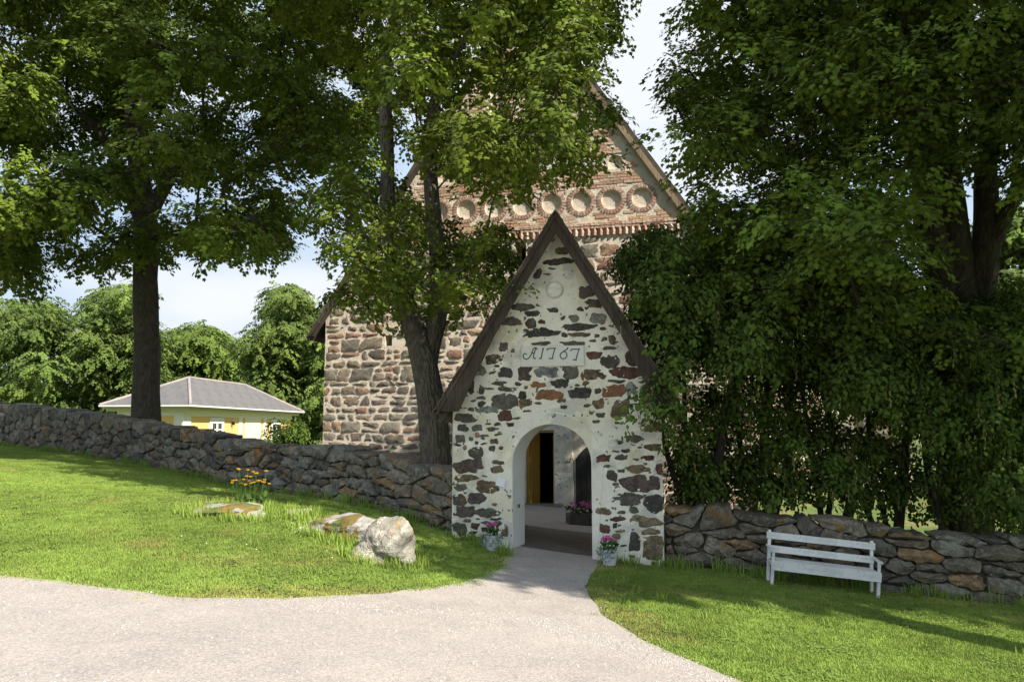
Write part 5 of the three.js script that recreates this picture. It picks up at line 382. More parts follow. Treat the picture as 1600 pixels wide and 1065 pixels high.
const hedgeTreeClumps = [{x:3.29,z:-14.30,c:[[2.8,3.7,-14.8,0.64],[4.2,4.2,-12.4,0.44],[2.9,4.2,-15.5,0.63],[3.9,3.0,-12.6,0.62],[2.7,5.1,-16.3,0.58],[3.8,3.7,-12.8,0.47],[3.6,4.3,-15.1,0.64],[3.1,5.6,-16.1,0.53],[2.3,3.5,-12.6,0.54],[3.6,3.8,-13.7,0.43],[3.4,3.7,-15.9,0.65],[2.5,4.2,-12.8,0.42],[2.5,4.5,-12.4,0.45],[2.7,3.3,-14.5,0.50],[3.1,3.0,-16.4,0.54],[2.8,5.1,-14.9,0.50],[2.3,4.9,-13.6,0.44],[3.2,4.0,-14.3,0.54],[3.6,3.3,-12.3,0.59],[2.3,3.9,-12.1,0.51],[3.1,4.1,-16.2,0.48],[3.1,3.8,-16.3,0.42],[3.7,3.1,-15.3,0.41],[3.4,2.8,-12.2,0.43],[2.9,5.4,-16.5,0.59],[3.0,3.7,-12.4,0.45],[2.7,4.1,-15.0,0.64],[3.5,4.3,-14.4,0.50],[3.0,4.6,-15.4,0.60],[3.3,4.0,-12.6,0.41],[3.3,4.0,-13.6,0.44],[3.2,4.8,-14.0,0.42],[3.8,4.7,-14.8,0.43],[2.4,5.0,-15.4,0.50],[3.4,3.1,-12.6,0.44],[3.4,4.5,-15.9,0.55],[3.8,3.3,-14.2,0.41],[3.8,3.4,-14.8,0.60],[3.1,3.6,-13.1,0.45],[3.1,4.7,-14.6,0.64],[3.5,0.6,-15.6,0.31],[3.4,2.2,-15.1,0.29],[3.3,1.0,-14.1,0.27],[3.3,1.6,-15.4,0.30],[3.3,1.2,-14.3,0.28],[3.1,1.7,-13.6,0.34],[3.3,1.1,-14.6,0.38],[3.5,1.1,-15.9,0.39],[3.4,0.6,-16.1,0.29],[3.3,0.6,-15.1,0.33],[2.9,1.4,-13.3,0.32],[3.3,1.9,-13.7,0.33],[3.7,1.8,-14.3,0.31],[3.1,1.0,-13.5,0.30],[3.5,1.1,-15.4,0.26],[3.8,2.2,-15.1,0.38],[4.0,1.1,-14.2,0.35],[3.7,0.7,-15.1,0.38],[3.4,1.7,-14.7,0.25],[3.9,2.2,-13.6,0.26],[4.0,0.8,-14.3,0.39],[3.6,1.0,-14.0,0.29],[3.1,0.7,-13.3,0.30],[3.9,2.3,-14.3,0.39],[3.3,0.7,-14.4,0.36],[2.4,3.2,-12.3,0.30],[2.3,2.5,-12.2,0.26],[2.4,2.3,-12.2,0.32],[2.5,3.9,-12.6,0.30],[2.6,3.2,-12.3,0.36],[2.5,2.7,-12.2,0.34],[2.0,2.1,-12.2,0.24],[2.2,1.9,-12.2,0.22],[1.8,2.0,-12.2,0.14],[2.1,4.5,-13.2,0.34],[2.5,2.0,-12.1,0.28],[2.5,1.5,-12.2,0.20]]},{x:4.64,z:-15.00,c:[[4.4,4.7,-16.4,0.63],[4.4,4.2,-13.0,0.41],[4.9,3.0,-13.1,0.48],[4.2,3.7,-14.8,0.49],[5.2,3.1,-15.7,0.46],[4.9,4.1,-14.8,0.63],[4.9,3.0,-15.0,0.64],[4.8,3.7,-16.0,0.47],[4.6,3.0,-15.4,0.56],[5.0,4.3,-15.7,0.53],[4.9,3.5,-14.8,0.55],[3.9,3.4,-16.2,0.50],[4.8,3.9,-14.2,0.56],[4.2,5.4,-16.2,0.41],[4.5,4.2,-16.0,0.51],[4.9,4.0,-13.4,0.56],[5.0,3.4,-16.3,0.56],[5.0,4.0,-16.4,0.57],[4.2,3.1,-13.7,0.55],[4.5,3.6,-14.3,0.44],[4.1,3.2,-15.8,0.57],[4.2,3.8,-14.3,0.43],[4.1,5.0,-15.4,0.61],[5.0,3.5,-15.3,0.48],[4.4,3.9,-13.3,0.41],[4.7,4.2,-13.9,0.62],[4.4,0.8,-14.0,0.37],[4.0,1.3,-15.6,0.28],[4.3,1.7,-13.6,0.40],[5.1,2.5,-15.4,0.28],[4.8,0.8,-13.7,0.24],[5.0,2.3,-14.3,0.29],[5.0,1.4,-15.6,0.39],[4.7,2.5,-15.4,0.26],[4.4,2.1,-13.9,0.33],[3.8,2.4,-16.1,0.25],[4.7,1.2,-14.9,0.34],[4.8,2.0,-13.6,0.38],[4.0,1.5,-15.6,0.33],[4.5,0.6,-14.3,0.24],[5.1,0.7,-14.9,0.36],[4.3,1.2,-13.5,0.37],[4.3,0.7,-13.6,0.35],[4.6,1.6,-13.3,0.33],[4.5,1.0,-16.1,0.32],[4.0,1.9,-14.4,0.33],[4.3,1.2,-14.6,0.26],[5.0,1.8,-14.6,0.40],[4.7,0.8,-15.1,0.28],[5.2,0.7,-15.5,0.24],[4.2,1.3,-14.1,0.34],[3.9,1.6,-15.0,0.34],[4.2,0.9,-14.4,0.30],[4.3,2.3,-14.1,0.40],[3.9,2.4,-15.6,0.31],[4.5,1.4,-13.9,0.39],[4.0,0.9,-15.4,0.37]]},{x:5.67,z:-14.60,c:[[6.4,4.2,-14.5,0.55],[5.5,3.9,-12.3,0.43],[6.1,3.5,-15.8,0.45],[5.9,3.5,-12.8,0.55],[6.0,4.5,-16.4,0.62],[6.0,2.2,-12.9,0.50],[6.4,2.1,-12.9,0.45],[5.7,3.0,-15.1,0.59],[5.5,3.9,-14.3,0.58],[5.2,2.7,-12.5,0.47],[5.4,2.9,-14.7,0.65],[5.0,3.4,-12.5,0.42],[6.1,2.7,-12.6,0.45],[5.5,2.9,-13.9,0.41],[5.4,4.5,-15.1,0.52],[5.3,3.6,-12.3,0.61],[5.4,2.4,-12.5,0.59],[5.8,2.6,-14.1,0.48],[5.5,3.9,-12.9,0.65],[6.2,3.7,-14.2,0.65],[5.4,2.6,-12.2,0.43],[5.8,2.9,-12.8,0.54],[5.6,3.7,-16.1,0.47],[6.6,2.2,-12.3,0.55],[6.4,1.6,-14.8,0.35],[6.2,0.9,-15.6,0.40],[5.4,1.0,-13.6,0.37],[6.2,1.5,-14.0,0.35],[5.4,1.5,-14.7,0.25],[5.8,0.6,-13.7,0.35],[5.9,1.9,-14.5,0.27],[6.0,2.0,-15.6,0.36],[6.1,1.5,-15.8,0.32],[6.1,0.7,-14.6,0.37],[5.3,0.7,-14.7,0.30],[5.4,0.8,-13.4,0.26],[5.8,1.5,-13.5,0.34],[5.5,1.8,-14.8,0.38],[5.6,1.8,-15.2,0.25],[5.6,0.7,-14.0,0.28],[5.1,2.2,-14.0,0.24],[5.6,0.8,-15.9,0.28],[6.1,1.1,-14.7,0.29],[5.6,1.0,-15.0,0.34],[5.4,1.6,-13.7,0.38],[5.4,1.1,-13.3,0.39],[5.4,1.5,-14.2,0.35],[5.2,1.2,-13.9,0.38],[6.1,1.2,-13.8,0.27]]},{x:7.05,z:-15.20,c:[[6.5,3.4,-14.8,0.55],[7.2,3.7,-14.7,0.65],[6.6,4.0,-16.4,0.53],[6.6,4.1,-15.5,0.61],[6.4,3.1,-15.5,0.64],[6.8,3.7,-15.3,0.64],[7.7,3.5,-16.2,0.48],[6.7,2.6,-13.4,0.59],[6.7,3.4,-16.4,0.43],[6.9,2.4,-16.5,0.48],[6.8,2.8,-15.0,0.55],[6.5,2.4,-15.0,0.47],[6.5,3.1,-14.2,0.50],[6.7,3.6,-13.1,0.54],[7.4,4.3,-15.5,0.47],[6.6,2.1,-13.5,0.57],[6.8,4.4,-15.5,0.60],[7.0,3.6,-14.2,0.48],[6.8,2.4,-14.4,0.61],[6.5,2.8,-15.8,0.59],[6.5,0.6,-14.7,0.28],[7.1,0.9,-15.7,0.29],[6.6,1.4,-14.6,0.35],[6.7,1.2,-14.0,0.32],[6.6,1.0,-15.6,0.30],[7.4,0.8,-15.2,0.36],[7.3,0.7,-15.6,0.27],[7.3,0.7,-14.7,0.26],[6.5,1.0,-15.1,0.24],[7.1,1.4,-14.8,0.27],[7.2,0.8,-15.4,0.29],[7.4,1.1,-16.1,0.37],[7.5,0.3,-16.0,0.35],[6.7,0.8,-14.3,0.33]]},{x:7.77,z:-14.40,c:[[7.4,0.6,-12.2,0.52],[7.5,0.9,-12.2,0.60],[7.6,1.3,-13.7,0.58],[8.4,2.2,-15.4,0.43],[7.5,2.1,-12.3,0.47],[8.4,2.0,-14.2,0.64],[7.8,3.0,-13.4,0.60],[7.9,1.8,-12.2,0.59],[8.5,2.9,-16.2,0.50],[7.9,2.3,-15.4,0.50],[8.5,3.5,-12.7,0.42],[8.0,1.6,-13.3,0.61],[8.2,3.0,-12.3,0.65],[7.7,3.7,-15.4,0.46],[8.3,2.6,-12.3,0.44],[7.3,1.1,-13.8,0.40],[7.7,2.5,-13.4,0.42],[8.0,2.1,-13.0,0.53],[8.5,3.1,-14.0,0.54],[7.8,1.9,-15.1,0.59],[7.8,0.7,-12.8,0.60],[8.5,3.0,-14.6,0.64],[8.5,0.9,-13.4,0.43],[8.0,3.4,-12.6,0.56],[8.4,2.2,-12.3,0.65],[8.4,2.5,-12.7,0.41],[8.5,1.3,-15.3,0.40],[8.3,3.4,-14.9,0.46],[7.3,2.6,-12.1,0.48],[7.2,3.6,-13.8,0.48],[8.4,0.7,-15.6,0.48],[7.5,2.2,-13.3,0.59],[6.7,1.7,-12.4,0.45],[8.0,1.5,-14.2,0.54],[8.7,2.6,-15.6,0.62],[7.8,2.6,-13.7,0.44],[7.6,3.5,-13.1,0.48],[8.1,2.9,-15.3,0.51],[7.7,2.0,-13.9,0.47],[7.1,3.1,-12.3,0.44],[8.5,3.8,-14.7,0.54],[7.8,3.3,-16.0,0.44],[8.5,1.7,-14.8,0.66],[8.6,4.0,-14.0,0.50],[7.6,0.4,-14.3,0.42],[7.7,3.4,-14.2,0.54],[8.5,3.2,-12.9,0.61],[8.5,4.1,-16.1,0.65],[7.8,1.4,-12.7,0.61],[8.1,2.5,-13.1,0.48],[7.8,4.1,-15.1,0.51],[7.9,0.6,-12.3,0.41]]},{x:9.46,z:-14.20,c:[[11.9,1.9,-16.1,0.43],[9.9,3.8,-13.7,0.44],[9.0,2.8,-13.5,0.53],[8.8,1.5,-15.3,0.44],[9.6,2.3,-15.0,0.51],[10.5,3.3,-15.7,0.57],[8.6,4.0,-13.3,0.44],[9.1,3.9,-14.4,0.49],[11.0,2.9,-15.4,0.40],[9.1,3.3,-16.4,0.40],[11.6,2.2,-15.9,0.46],[11.0,1.9,-15.4,0.55],[9.7,3.2,-16.2,0.61],[9.5,2.0,-13.9,0.44],[9.9,3.8,-15.1,0.62],[9.8,4.1,-16.2,0.47],[8.8,0.4,-16.1,0.56],[9.6,3.6,-16.0,0.46],[9.4,0.9,-15.6,0.59],[8.6,2.2,-13.4,0.49],[10.7,1.7,-14.3,0.41],[10.7,1.9,-14.9,0.41],[9.8,4.3,-15.7,0.56],[11.3,3.2,-16.0,0.45],[8.9,2.1,-14.8,0.46],[8.8,1.5,-12.4,0.57],[9.2,2.8,-12.8,0.46],[10.8,2.4,-15.0,0.51],[8.8,2.0,-16.3,0.43],[9.0,2.6,-12.6,0.51],[9.3,2.7,-15.2,0.56],[10.1,1.2,-15.8,0.41],[8.6,2.7,-14.0,0.48],[9.1,3.5,-14.7,0.60],[9.5,2.8,-14.4,0.41],[9.6,1.2,-14.8,0.62],[9.1,1.2,-15.9,0.64],[9.8,3.3,-15.0,0.57],[9.9,1.5,-14.1,0.45],[11.0,3.9,-16.2,0.42],[9.8,2.9,-15.6,0.52],[10.5,2.1,-14.5,0.44],[9.3,2.8,-15.9,0.62],[8.7,1.5,-14.1,0.47],[11.2,0.8,-15.5,0.47],[10.4,0.7,-15.3,0.59],[10.0,2.4,-13.8,0.55],[11.1,1.5,-15.2,0.58],[11.8,1.0,-15.7,0.42],[10.1,2.6,-15.9,0.48],[9.1,1.8,-12.3,0.51],[8.8,2.1,-13.0,0.46],[11.8,4.2,-16.4,0.48],[11.8,0.7,-16.2,0.59],[9.1,3.6,-13.6,0.60],[9.2,3.3,-16.0,0.41],[10.7,2.6,-16.2,0.49],[9.2,2.0,-16.5,0.49],[9.3,1.7,-13.3,0.59],[9.4,2.1,-13.1,0.56],[9.4,1.6,-13.8,0.43],[11.8,3.0,-16.0,0.52],[10.7,1.9,-16.0,0.59],[10.3,3.4,-14.5,0.55],[9.8,3.5,-16.5,0.56],[8.9,4.2,-15.1,0.56],[10.6,3.2,-15.1,0.60],[10.7,1.1,-15.3,0.59],[8.9,0.8,-13.6,0.41],[10.1,2.9,-14.4,0.45],[10.4,2.9,-15.4,0.62],[9.3,2.2,-12.5,0.50],[8.8,0.5,-14.5,0.49],[9.4,0.8,-14.6,0.61],[8.9,0.6,-13.9,0.63],[8.9,0.8,-16.3,0.48],[8.9,1.9,-14.3,0.40],[10.2,1.7,-13.8,0.59]]}];
const addedMapleClumps = [[10.8,9.2,-9.5,1.05],[12.0,12.4,-10.6,0.88],[12.5,14.5,-7.0,1.01],[10.2,5.4,-8.2,0.82],[8.3,15.0,-8.9,1.06],[10.2,9.5,-4.3,0.78],[12.4,10.2,-6.8,1.10],[10.4,7.0,-6.3,0.86],[16.1,9.1,-4.0,0.81],[13.9,5.1,-6.3,1.00],[13.9,10.2,-5.9,0.97],[13.7,9.6,-10.3,0.82],[10.8,11.3,-10.7,1.02],[5.9,8.8,-8.6,1.02],[10.8,11.1,-7.1,0.97],[7.7,7.6,-5.6,0.82],[9.9,7.0,-8.1,0.91],[12.7,11.8,-6.4,0.82],[9.9,8.5,-9.2,0.94],[12.9,8.7,-6.3,0.96],[10.9,15.7,-7.6,1.04],[9.3,7.8,-7.6,0.88],[11.7,16.6,-5.3,0.98],[13.5,11.2,-4.9,1.05],[8.7,7.2,-9.1,0.97],[14.1,9.0,-5.1,1.00],[8.7,10.3,-8.0,1.03],[11.7,14.1,-9.9,1.06],[15.6,13.2,-8.7,0.84],[12.7,9.3,-8.1,1.09],[10.9,12.9,-6.0,1.01],[10.8,12.1,-4.3,0.92],[11.4,10.1,-5.6,1.02],[9.5,14.5,-9.3,1.09],[13.9,8.4,-6.0,1.06],[16.2,8.0,-5.9,0.85],[7.9,9.1,-8.7,1.00],[10.0,13.7,-8.2,0.84],[11.2,12.2,-2.5,0.89],[11.9,15.0,-9.6,0.87],[13.2,6.2,-6.0,0.84],[8.2,6.4,-7.5,0.76],[6.9,11.9,-6.5,1.00],[14.4,13.4,-5.4,0.86],[10.5,10.5,-6.5,1.01],[11.4,8.4,-9.4,0.77],[9.3,11.6,-3.3,0.97],[9.3,9.4,-4.4,0.87],[12.3,16.6,-3.9,0.95],[15.7,10.4,-4.2,0.88],[11.4,11.7,-3.9,0.94],[12.6,14.0,-3.9,0.94],[11.6,8.5,-10.1,0.85],[13.4,12.5,-8.9,1.04],[11.2,11.0,-4.9,0.80],[14.6,14.4,-6.2,0.76],[14.0,13.2,-6.4,0.95],[13.1,14.5,-5.2,1.01],[13.3,13.9,-6.7,0.77],[12.3,12.9,-8.9,0.77],[9.0,10.2,-10.7,1.06],[12.3,11.8,-7.5,0.87],[10.4,15.4,-6.4,1.01],[12.8,15.9,-6.9,0.99],[12.7,8.7,-10.5,0.83],[11.7,5.0,-8.2,0.91],[15.2,13.1,-4.4,0.89],[7.1,8.1,-6.4,0.89],[8.6,10.4,-6.3,0.95],[7.7,11.7,-9.6,0.94],[13.6,10.1,-8.1,0.92],[10.4,13.4,-6.1,0.78],[12.1,15.6,-5.0,0.94],[15.0,14.0,-8.1,0.88],[11.8,11.0,-4.4,0.77],[11.6,13.1,-8.0,1.03],[11.4,10.2,-9.0,0.81],[9.1,13.3,-8.1,1.09],[16.7,9.0,-5.3,0.84],[6.6,6.4,-7.7,0.82],[7.6,10.3,-9.3,0.89],[6.3,11.2,-8.6,1.06],[13.0,4.8,-6.6,0.92],[14.1,7.0,-6.3,1.03],[8.4,8.2,-7.3,0.79],[9.4,6.5,-7.4,0.99],[9.9,11.1,-9.9,0.92],[11.5,12.6,-3.9,1.07],[12.6,11.9,-3.0,1.05],[11.7,10.6,-10.6,0.89],[14.9,11.3,-9.2,1.06],[11.4,15.5,-4.0,0.90],[7.4,12.4,-9.8,0.83],[7.5,10.0,-6.9,0.86],[11.7,6.4,-7.0,0.90],[13.9,13.6,-9.5,1.07],[15.5,11.9,-6.1,1.04],[12.9,10.4,-4.1,0.85],[15.0,11.7,-3.5,0.81],[13.6,11.4,-7.8,0.86],[16.4,12.9,-7.7,0.96],[11.4,9.0,-5.0,0.76],[6.9,12.3,-8.8,0.86],[12.5,14.5,-8.6,1.06],[9.6,15.5,-9.1,1.05],[7.9,13.8,-8.0,1.07],[8.9,15.1,-7.6,0.82],[13.2,16.7,-6.7,1.01],[12.2,15.2,-8.7,1.07],[14.6,12.2,-2.7,1.00],[15.4,7.6,-6.7,1.06],[12.4,13.8,-10.2,0.80],[10.6,16.6,-7.7,0.84],[12.9,14.1,-9.4,1.00],[15.2,12.5,-8.6,0.77],[10.1,12.9,-10.6,0.78],[13.7,11.2,-10.3,0.76],[12.8,12.0,-10.4,1.07],[11.3,15.5,-9.2,1.04],[10.3,15.6,-8.3,0.89],[10.0,16.3,-8.1,0.96],[12.6,10.8,-10.4,1.07],[12.5,13.1,-10.1,0.94],[10.1,14.0,-10.1,1.10],[5.9,7.3,-7.2,0.97],[14.5,9.5,-10.0,0.93],[11.3,13.0,-10.4,1.00],[13.1,15.6,-8.8,0.98],[13.8,12.7,-10.1,1.04],[14.7,12.7,-9.7,0.88],[11.2,16.4,-8.3,1.05],[16.0,12.2,-8.7,0.97],[15.1,10.2,-9.6,0.99],[10.9,14.9,-9.7,1.03],[9.1,13.9,-10.0,1.08],[14.4,11.4,-10.1,0.96]];
const limeAClumps = [[-44.2,9.3,-69.3,2.50],[-38.9,10.3,-66.8,1.77],[-42.4,9.6,-74.3,1.82],[-43.3,12.4,-72.5,1.72],[-43.2,3.9,-73.7,2.13],[-40.3,9.3,-66.9,1.86],[-48.5,7.9,-67.5,2.49],[-51.1,9.0,-76.5,2.50],[-46.5,3.4,-70.8,2.34],[-44.5,4.7,-71.9,1.96],[-38.9,4.9,-63.1,1.81],[-46.4,3.8,-68.6,2.41],[-59.6,4.2,-76.2,2.46],[-39.0,11.1,-65.2,1.77],[-52.4,2.2,-73.3,1.85],[-49.4,11.4,-68.6,2.12],[-41.4,2.1,-66.6,2.12],[-45.3,5.0,-69.7,1.93],[-43.6,11.6,-76.2,1.75],[-41.4,12.3,-70.2,1.89],[-53.6,9.7,-70.0,2.09],[-51.1,7.6,-74.6,1.99],[-52.3,7.3,-69.7,1.99],[-44.6,3.6,-74.9,1.75],[-42.4,2.3,-71.6,1.70],[-50.7,1.5,-68.4,1.88],[-46.8,11.5,-72.1,1.87],[-39.3,9.4,-64.2,2.56],[-36.7,6.4,-63.0,2.47],[-46.0,10.2,-64.0,2.15],[-46.7,5.6,-67.2,2.59],[-57.9,1.9,-73.4,1.76],[-55.3,5.0,-72.6,2.53],[-49.3,6.8,-68.4,1.80],[-53.4,6.8,-72.6,2.38],[-37.2,4.3,-65.7,2.46],[-47.1,1.7,-66.5,2.48],[-51.0,9.6,-69.9,1.76],[-46.9,12.3,-75.5,2.26],[-39.7,11.1,-67.8,1.76],[-52.1,10.4,-72.0,1.88],[-39.6,4.9,-70.8,1.74],[-47.7,6.2,-63.5,1.77],[-48.9,2.6,-63.7,2.37],[-39.0,2.7,-65.1,1.95],[-42.6,5.4,-66.7,2.41],[-40.8,1.7,-73.7,1.98],[-50.6,2.5,-65.5,2.09],[-51.4,13.1,-76.9,1.97],[-50.8,5.8,-69.6,2.52],[-51.5,11.5,-74.8,1.97],[-54.5,8.1,-70.9,2.14],[-44.2,11.8,-68.4,2.34],[-40.6,6.5,-66.4,2.03],[-53.1,4.0,-74.7,1.98],[-52.2,11.7,-69.4,1.85],[-48.3,11.0,-70.6,2.20],[-50.3,3.6,-69.5,2.35],[-53.8,12.1,-76.9,1.86],[-55.3,3.8,-74.5,1.75],[-38.9,1.3,-71.6,1.83],[-42.1,9.3,-65.7,1.71],[-39.8,9.0,-68.9,2.46],[-48.7,9.6,-75.4,2.45],[-42.5,7.7,-63.6,1.90],[-58.6,12.5,-76.0,2.04],[-51.6,4.6,-68.2,1.79],[-53.4,4.9,-72.0,1.77],[-55.2,1.5,-70.3,2.05],[-46.0,9.6,-70.2,2.02],[-49.2,1.9,-75.2,2.45],[-55.4,1.1,-74.2,1.86],[-43.0,3.3,-76.5,1.95],[-52.9,3.7,-67.7,2.03],[-46.7,9.1,-66.7,2.50],[-53.0,4.1,-73.0,1.70],[-44.3,1.8,-72.5,2.10],[-43.1,2.0,-74.7,2.04],[-43.8,8.1,-73.0,2.49],[-41.2,10.5,-69.2,2.32],[-58.5,5.8,-74.3,2.13],[-60.2,10.7,-76.4,2.36],[-48.3,13.0,-76.6,2.40],[-50.1,9.0,-64.5,2.45],[-43.6,7.2,-66.1,2.26]];
const limeBClumps = [[-37.2,7.1,-71.1,2.27],[-34.6,7.0,-67.7,1.94],[-38.2,13.4,-73.8,1.66],[-34.6,10.8,-71.4,1.69],[-37.2,1.1,-71.8,1.78],[-30.2,7.2,-64.4,1.67],[-32.9,2.3,-73.1,2.18],[-34.7,12.8,-68.4,2.02],[-28.7,3.5,-64.7,1.62],[-34.4,11.1,-67.4,2.13],[-36.0,5.6,-74.0,1.87],[-30.5,8.5,-66.8,1.95],[-33.5,8.8,-64.1,2.28],[-35.6,2.2,-72.2,2.13],[-37.9,10.6,-73.0,1.68],[-36.1,2.5,-70.3,1.94],[-35.5,12.5,-70.5,2.29],[-37.9,4.2,-73.7,2.26],[-33.1,4.7,-68.4,1.70],[-33.5,12.5,-66.9,1.72],[-34.0,5.4,-65.0,1.59],[-31.5,9.0,-68.2,2.07],[-35.3,2.2,-67.2,2.09],[-32.6,1.8,-66.2,2.17],[-34.2,10.9,-65.1,1.90],[-35.5,14.1,-73.0,2.05],[-34.7,3.7,-67.0,1.87],[-37.0,13.6,-71.4,1.65],[-33.5,8.4,-72.5,2.03],[-33.1,10.1,-68.9,1.96],[-35.1,10.7,-73.9,1.77],[-32.5,3.7,-67.4,1.84],[-36.6,8.2,-73.2,2.14],[-32.2,2.4,-70.4,2.08],[-35.6,11.1,-69.7,1.92],[-33.6,7.1,-64.0,1.82],[-30.2,3.2,-66.1,1.53],[-32.7,7.5,-66.4,2.11],[-32.3,5.7,-72.0,1.96],[-35.0,5.6,-71.5,2.27],[-35.1,8.4,-68.5,2.08],[-34.9,6.6,-65.2,1.64],[-31.0,8.9,-64.9,2.04],[-35.3,5.4,-67.9,2.23],[-33.0,1.7,-68.2,2.21],[-38.7,6.1,-72.9,1.77],[-31.5,1.2,-70.7,1.58],[-32.5,6.4,-67.6,1.79],[-39.2,7.5,-73.5,1.67],[-35.5,9.8,-68.7,1.68],[-37.5,12.0,-72.5,1.88],[-36.5,9.4,-72.0,2.27],[-34.7,6.9,-73.0,1.67],[-30.5,4.4,-65.2,2.17],[-33.1,5.0,-73.7,1.66],[-30.7,4.3,-67.6,1.77],[-33.8,9.8,-72.9,2.13],[-35.0,4.5,-70.2,2.26],[-38.4,8.2,-71.6,1.69],[-34.1,5.9,-66.5,1.61],[-31.3,12.6,-64.9,1.97],[-34.2,8.8,-66.0,2.08],[-32.3,4.6,-70.7,1.91],[-32.4,8.9,-69.8,1.52],[-34.3,2.2,-70.8,1.66],[-35.0,8.4,-70.8,1.97],[-30.4,2.8,-67.9,1.95],[-33.0,6.3,-70.4,1.98],[-30.6,7.2,-66.9,1.73],[-31.9,3.6,-65.9,1.57],[-38.8,9.2,-73.1,2.28],[-29.0,1.4,-64.6,1.70],[-31.0,10.1,-65.8,1.51],[-36.8,5.1,-70.5,1.70],[-32.2,3.4,-71.3,1.55]];
const farAClumps = [[-36.0,8.4,-95.2,2.42],[-32.7,8.9,-90.9,2.99],[-34.7,6.4,-84.2,2.59],[-36.8,10.0,-88.7,2.54],[-33.7,9.8,-87.7,2.42],[-32.6,4.9,-93.5,2.94],[-37.9,4.8,-93.3,2.65],[-38.0,5.9,-90.7,2.30],[-36.5,5.3,-87.8,2.37],[-34.5,7.4,-86.8,2.22],[-34.8,10.5,-92.2,2.81],[-36.0,4.3,-91.1,2.63],[-34.2,11.4,-87.2,2.51],[-34.7,6.2,-90.6,2.33],[-35.3,7.0,-94.1,2.67],[-35.6,10.8,-85.1,2.55],[-37.9,11.8,-92.8,2.88],[-32.3,8.8,-85.9,2.58],[-34.5,4.6,-86.3,2.87],[-30.5,8.5,-84.5,2.27],[-33.4,4.6,-89.9,2.35],[-30.7,5.5,-84.6,2.57],[-38.5,7.1,-92.4,2.46],[-30.9,4.6,-89.8,2.27],[-34.1,4.3,-95.2,2.44],[-32.9,7.7,-88.9,2.67],[-36.6,4.4,-95.5,2.92],[-35.6,10.2,-95.6,2.84],[-30.6,4.3,-86.3,2.68],[-33.0,10.4,-84.3,2.99],[-32.5,6.0,-87.7,2.82],[-37.7,13.1,-95.2,2.33],[-39.2,9.7,-93.4,2.49],[-33.7,7.4,-91.8,2.39],[-39.3,8.0,-94.6,2.89],[-36.2,8.0,-90.4,2.79],[-34.0,7.2,-96.0,2.28],[-30.6,6.8,-86.6,2.34],[-35.6,12.0,-93.9,2.42],[-35.8,12.2,-90.2,2.40],[-39.2,11.1,-95.3,2.92],[-33.3,8.6,-94.8,2.51],[-35.5,8.9,-85.2,2.66],[-37.8,6.4,-95.2,2.75],[-32.6,4.7,-84.1,2.43],[-38.5,10.3,-91.6,2.29],[-34.9,8.8,-92.6,2.28],[-32.7,7.1,-85.2,2.99],[-33.6,11.2,-90.0,2.68],[-39.8,5.3,-95.9,2.24]];
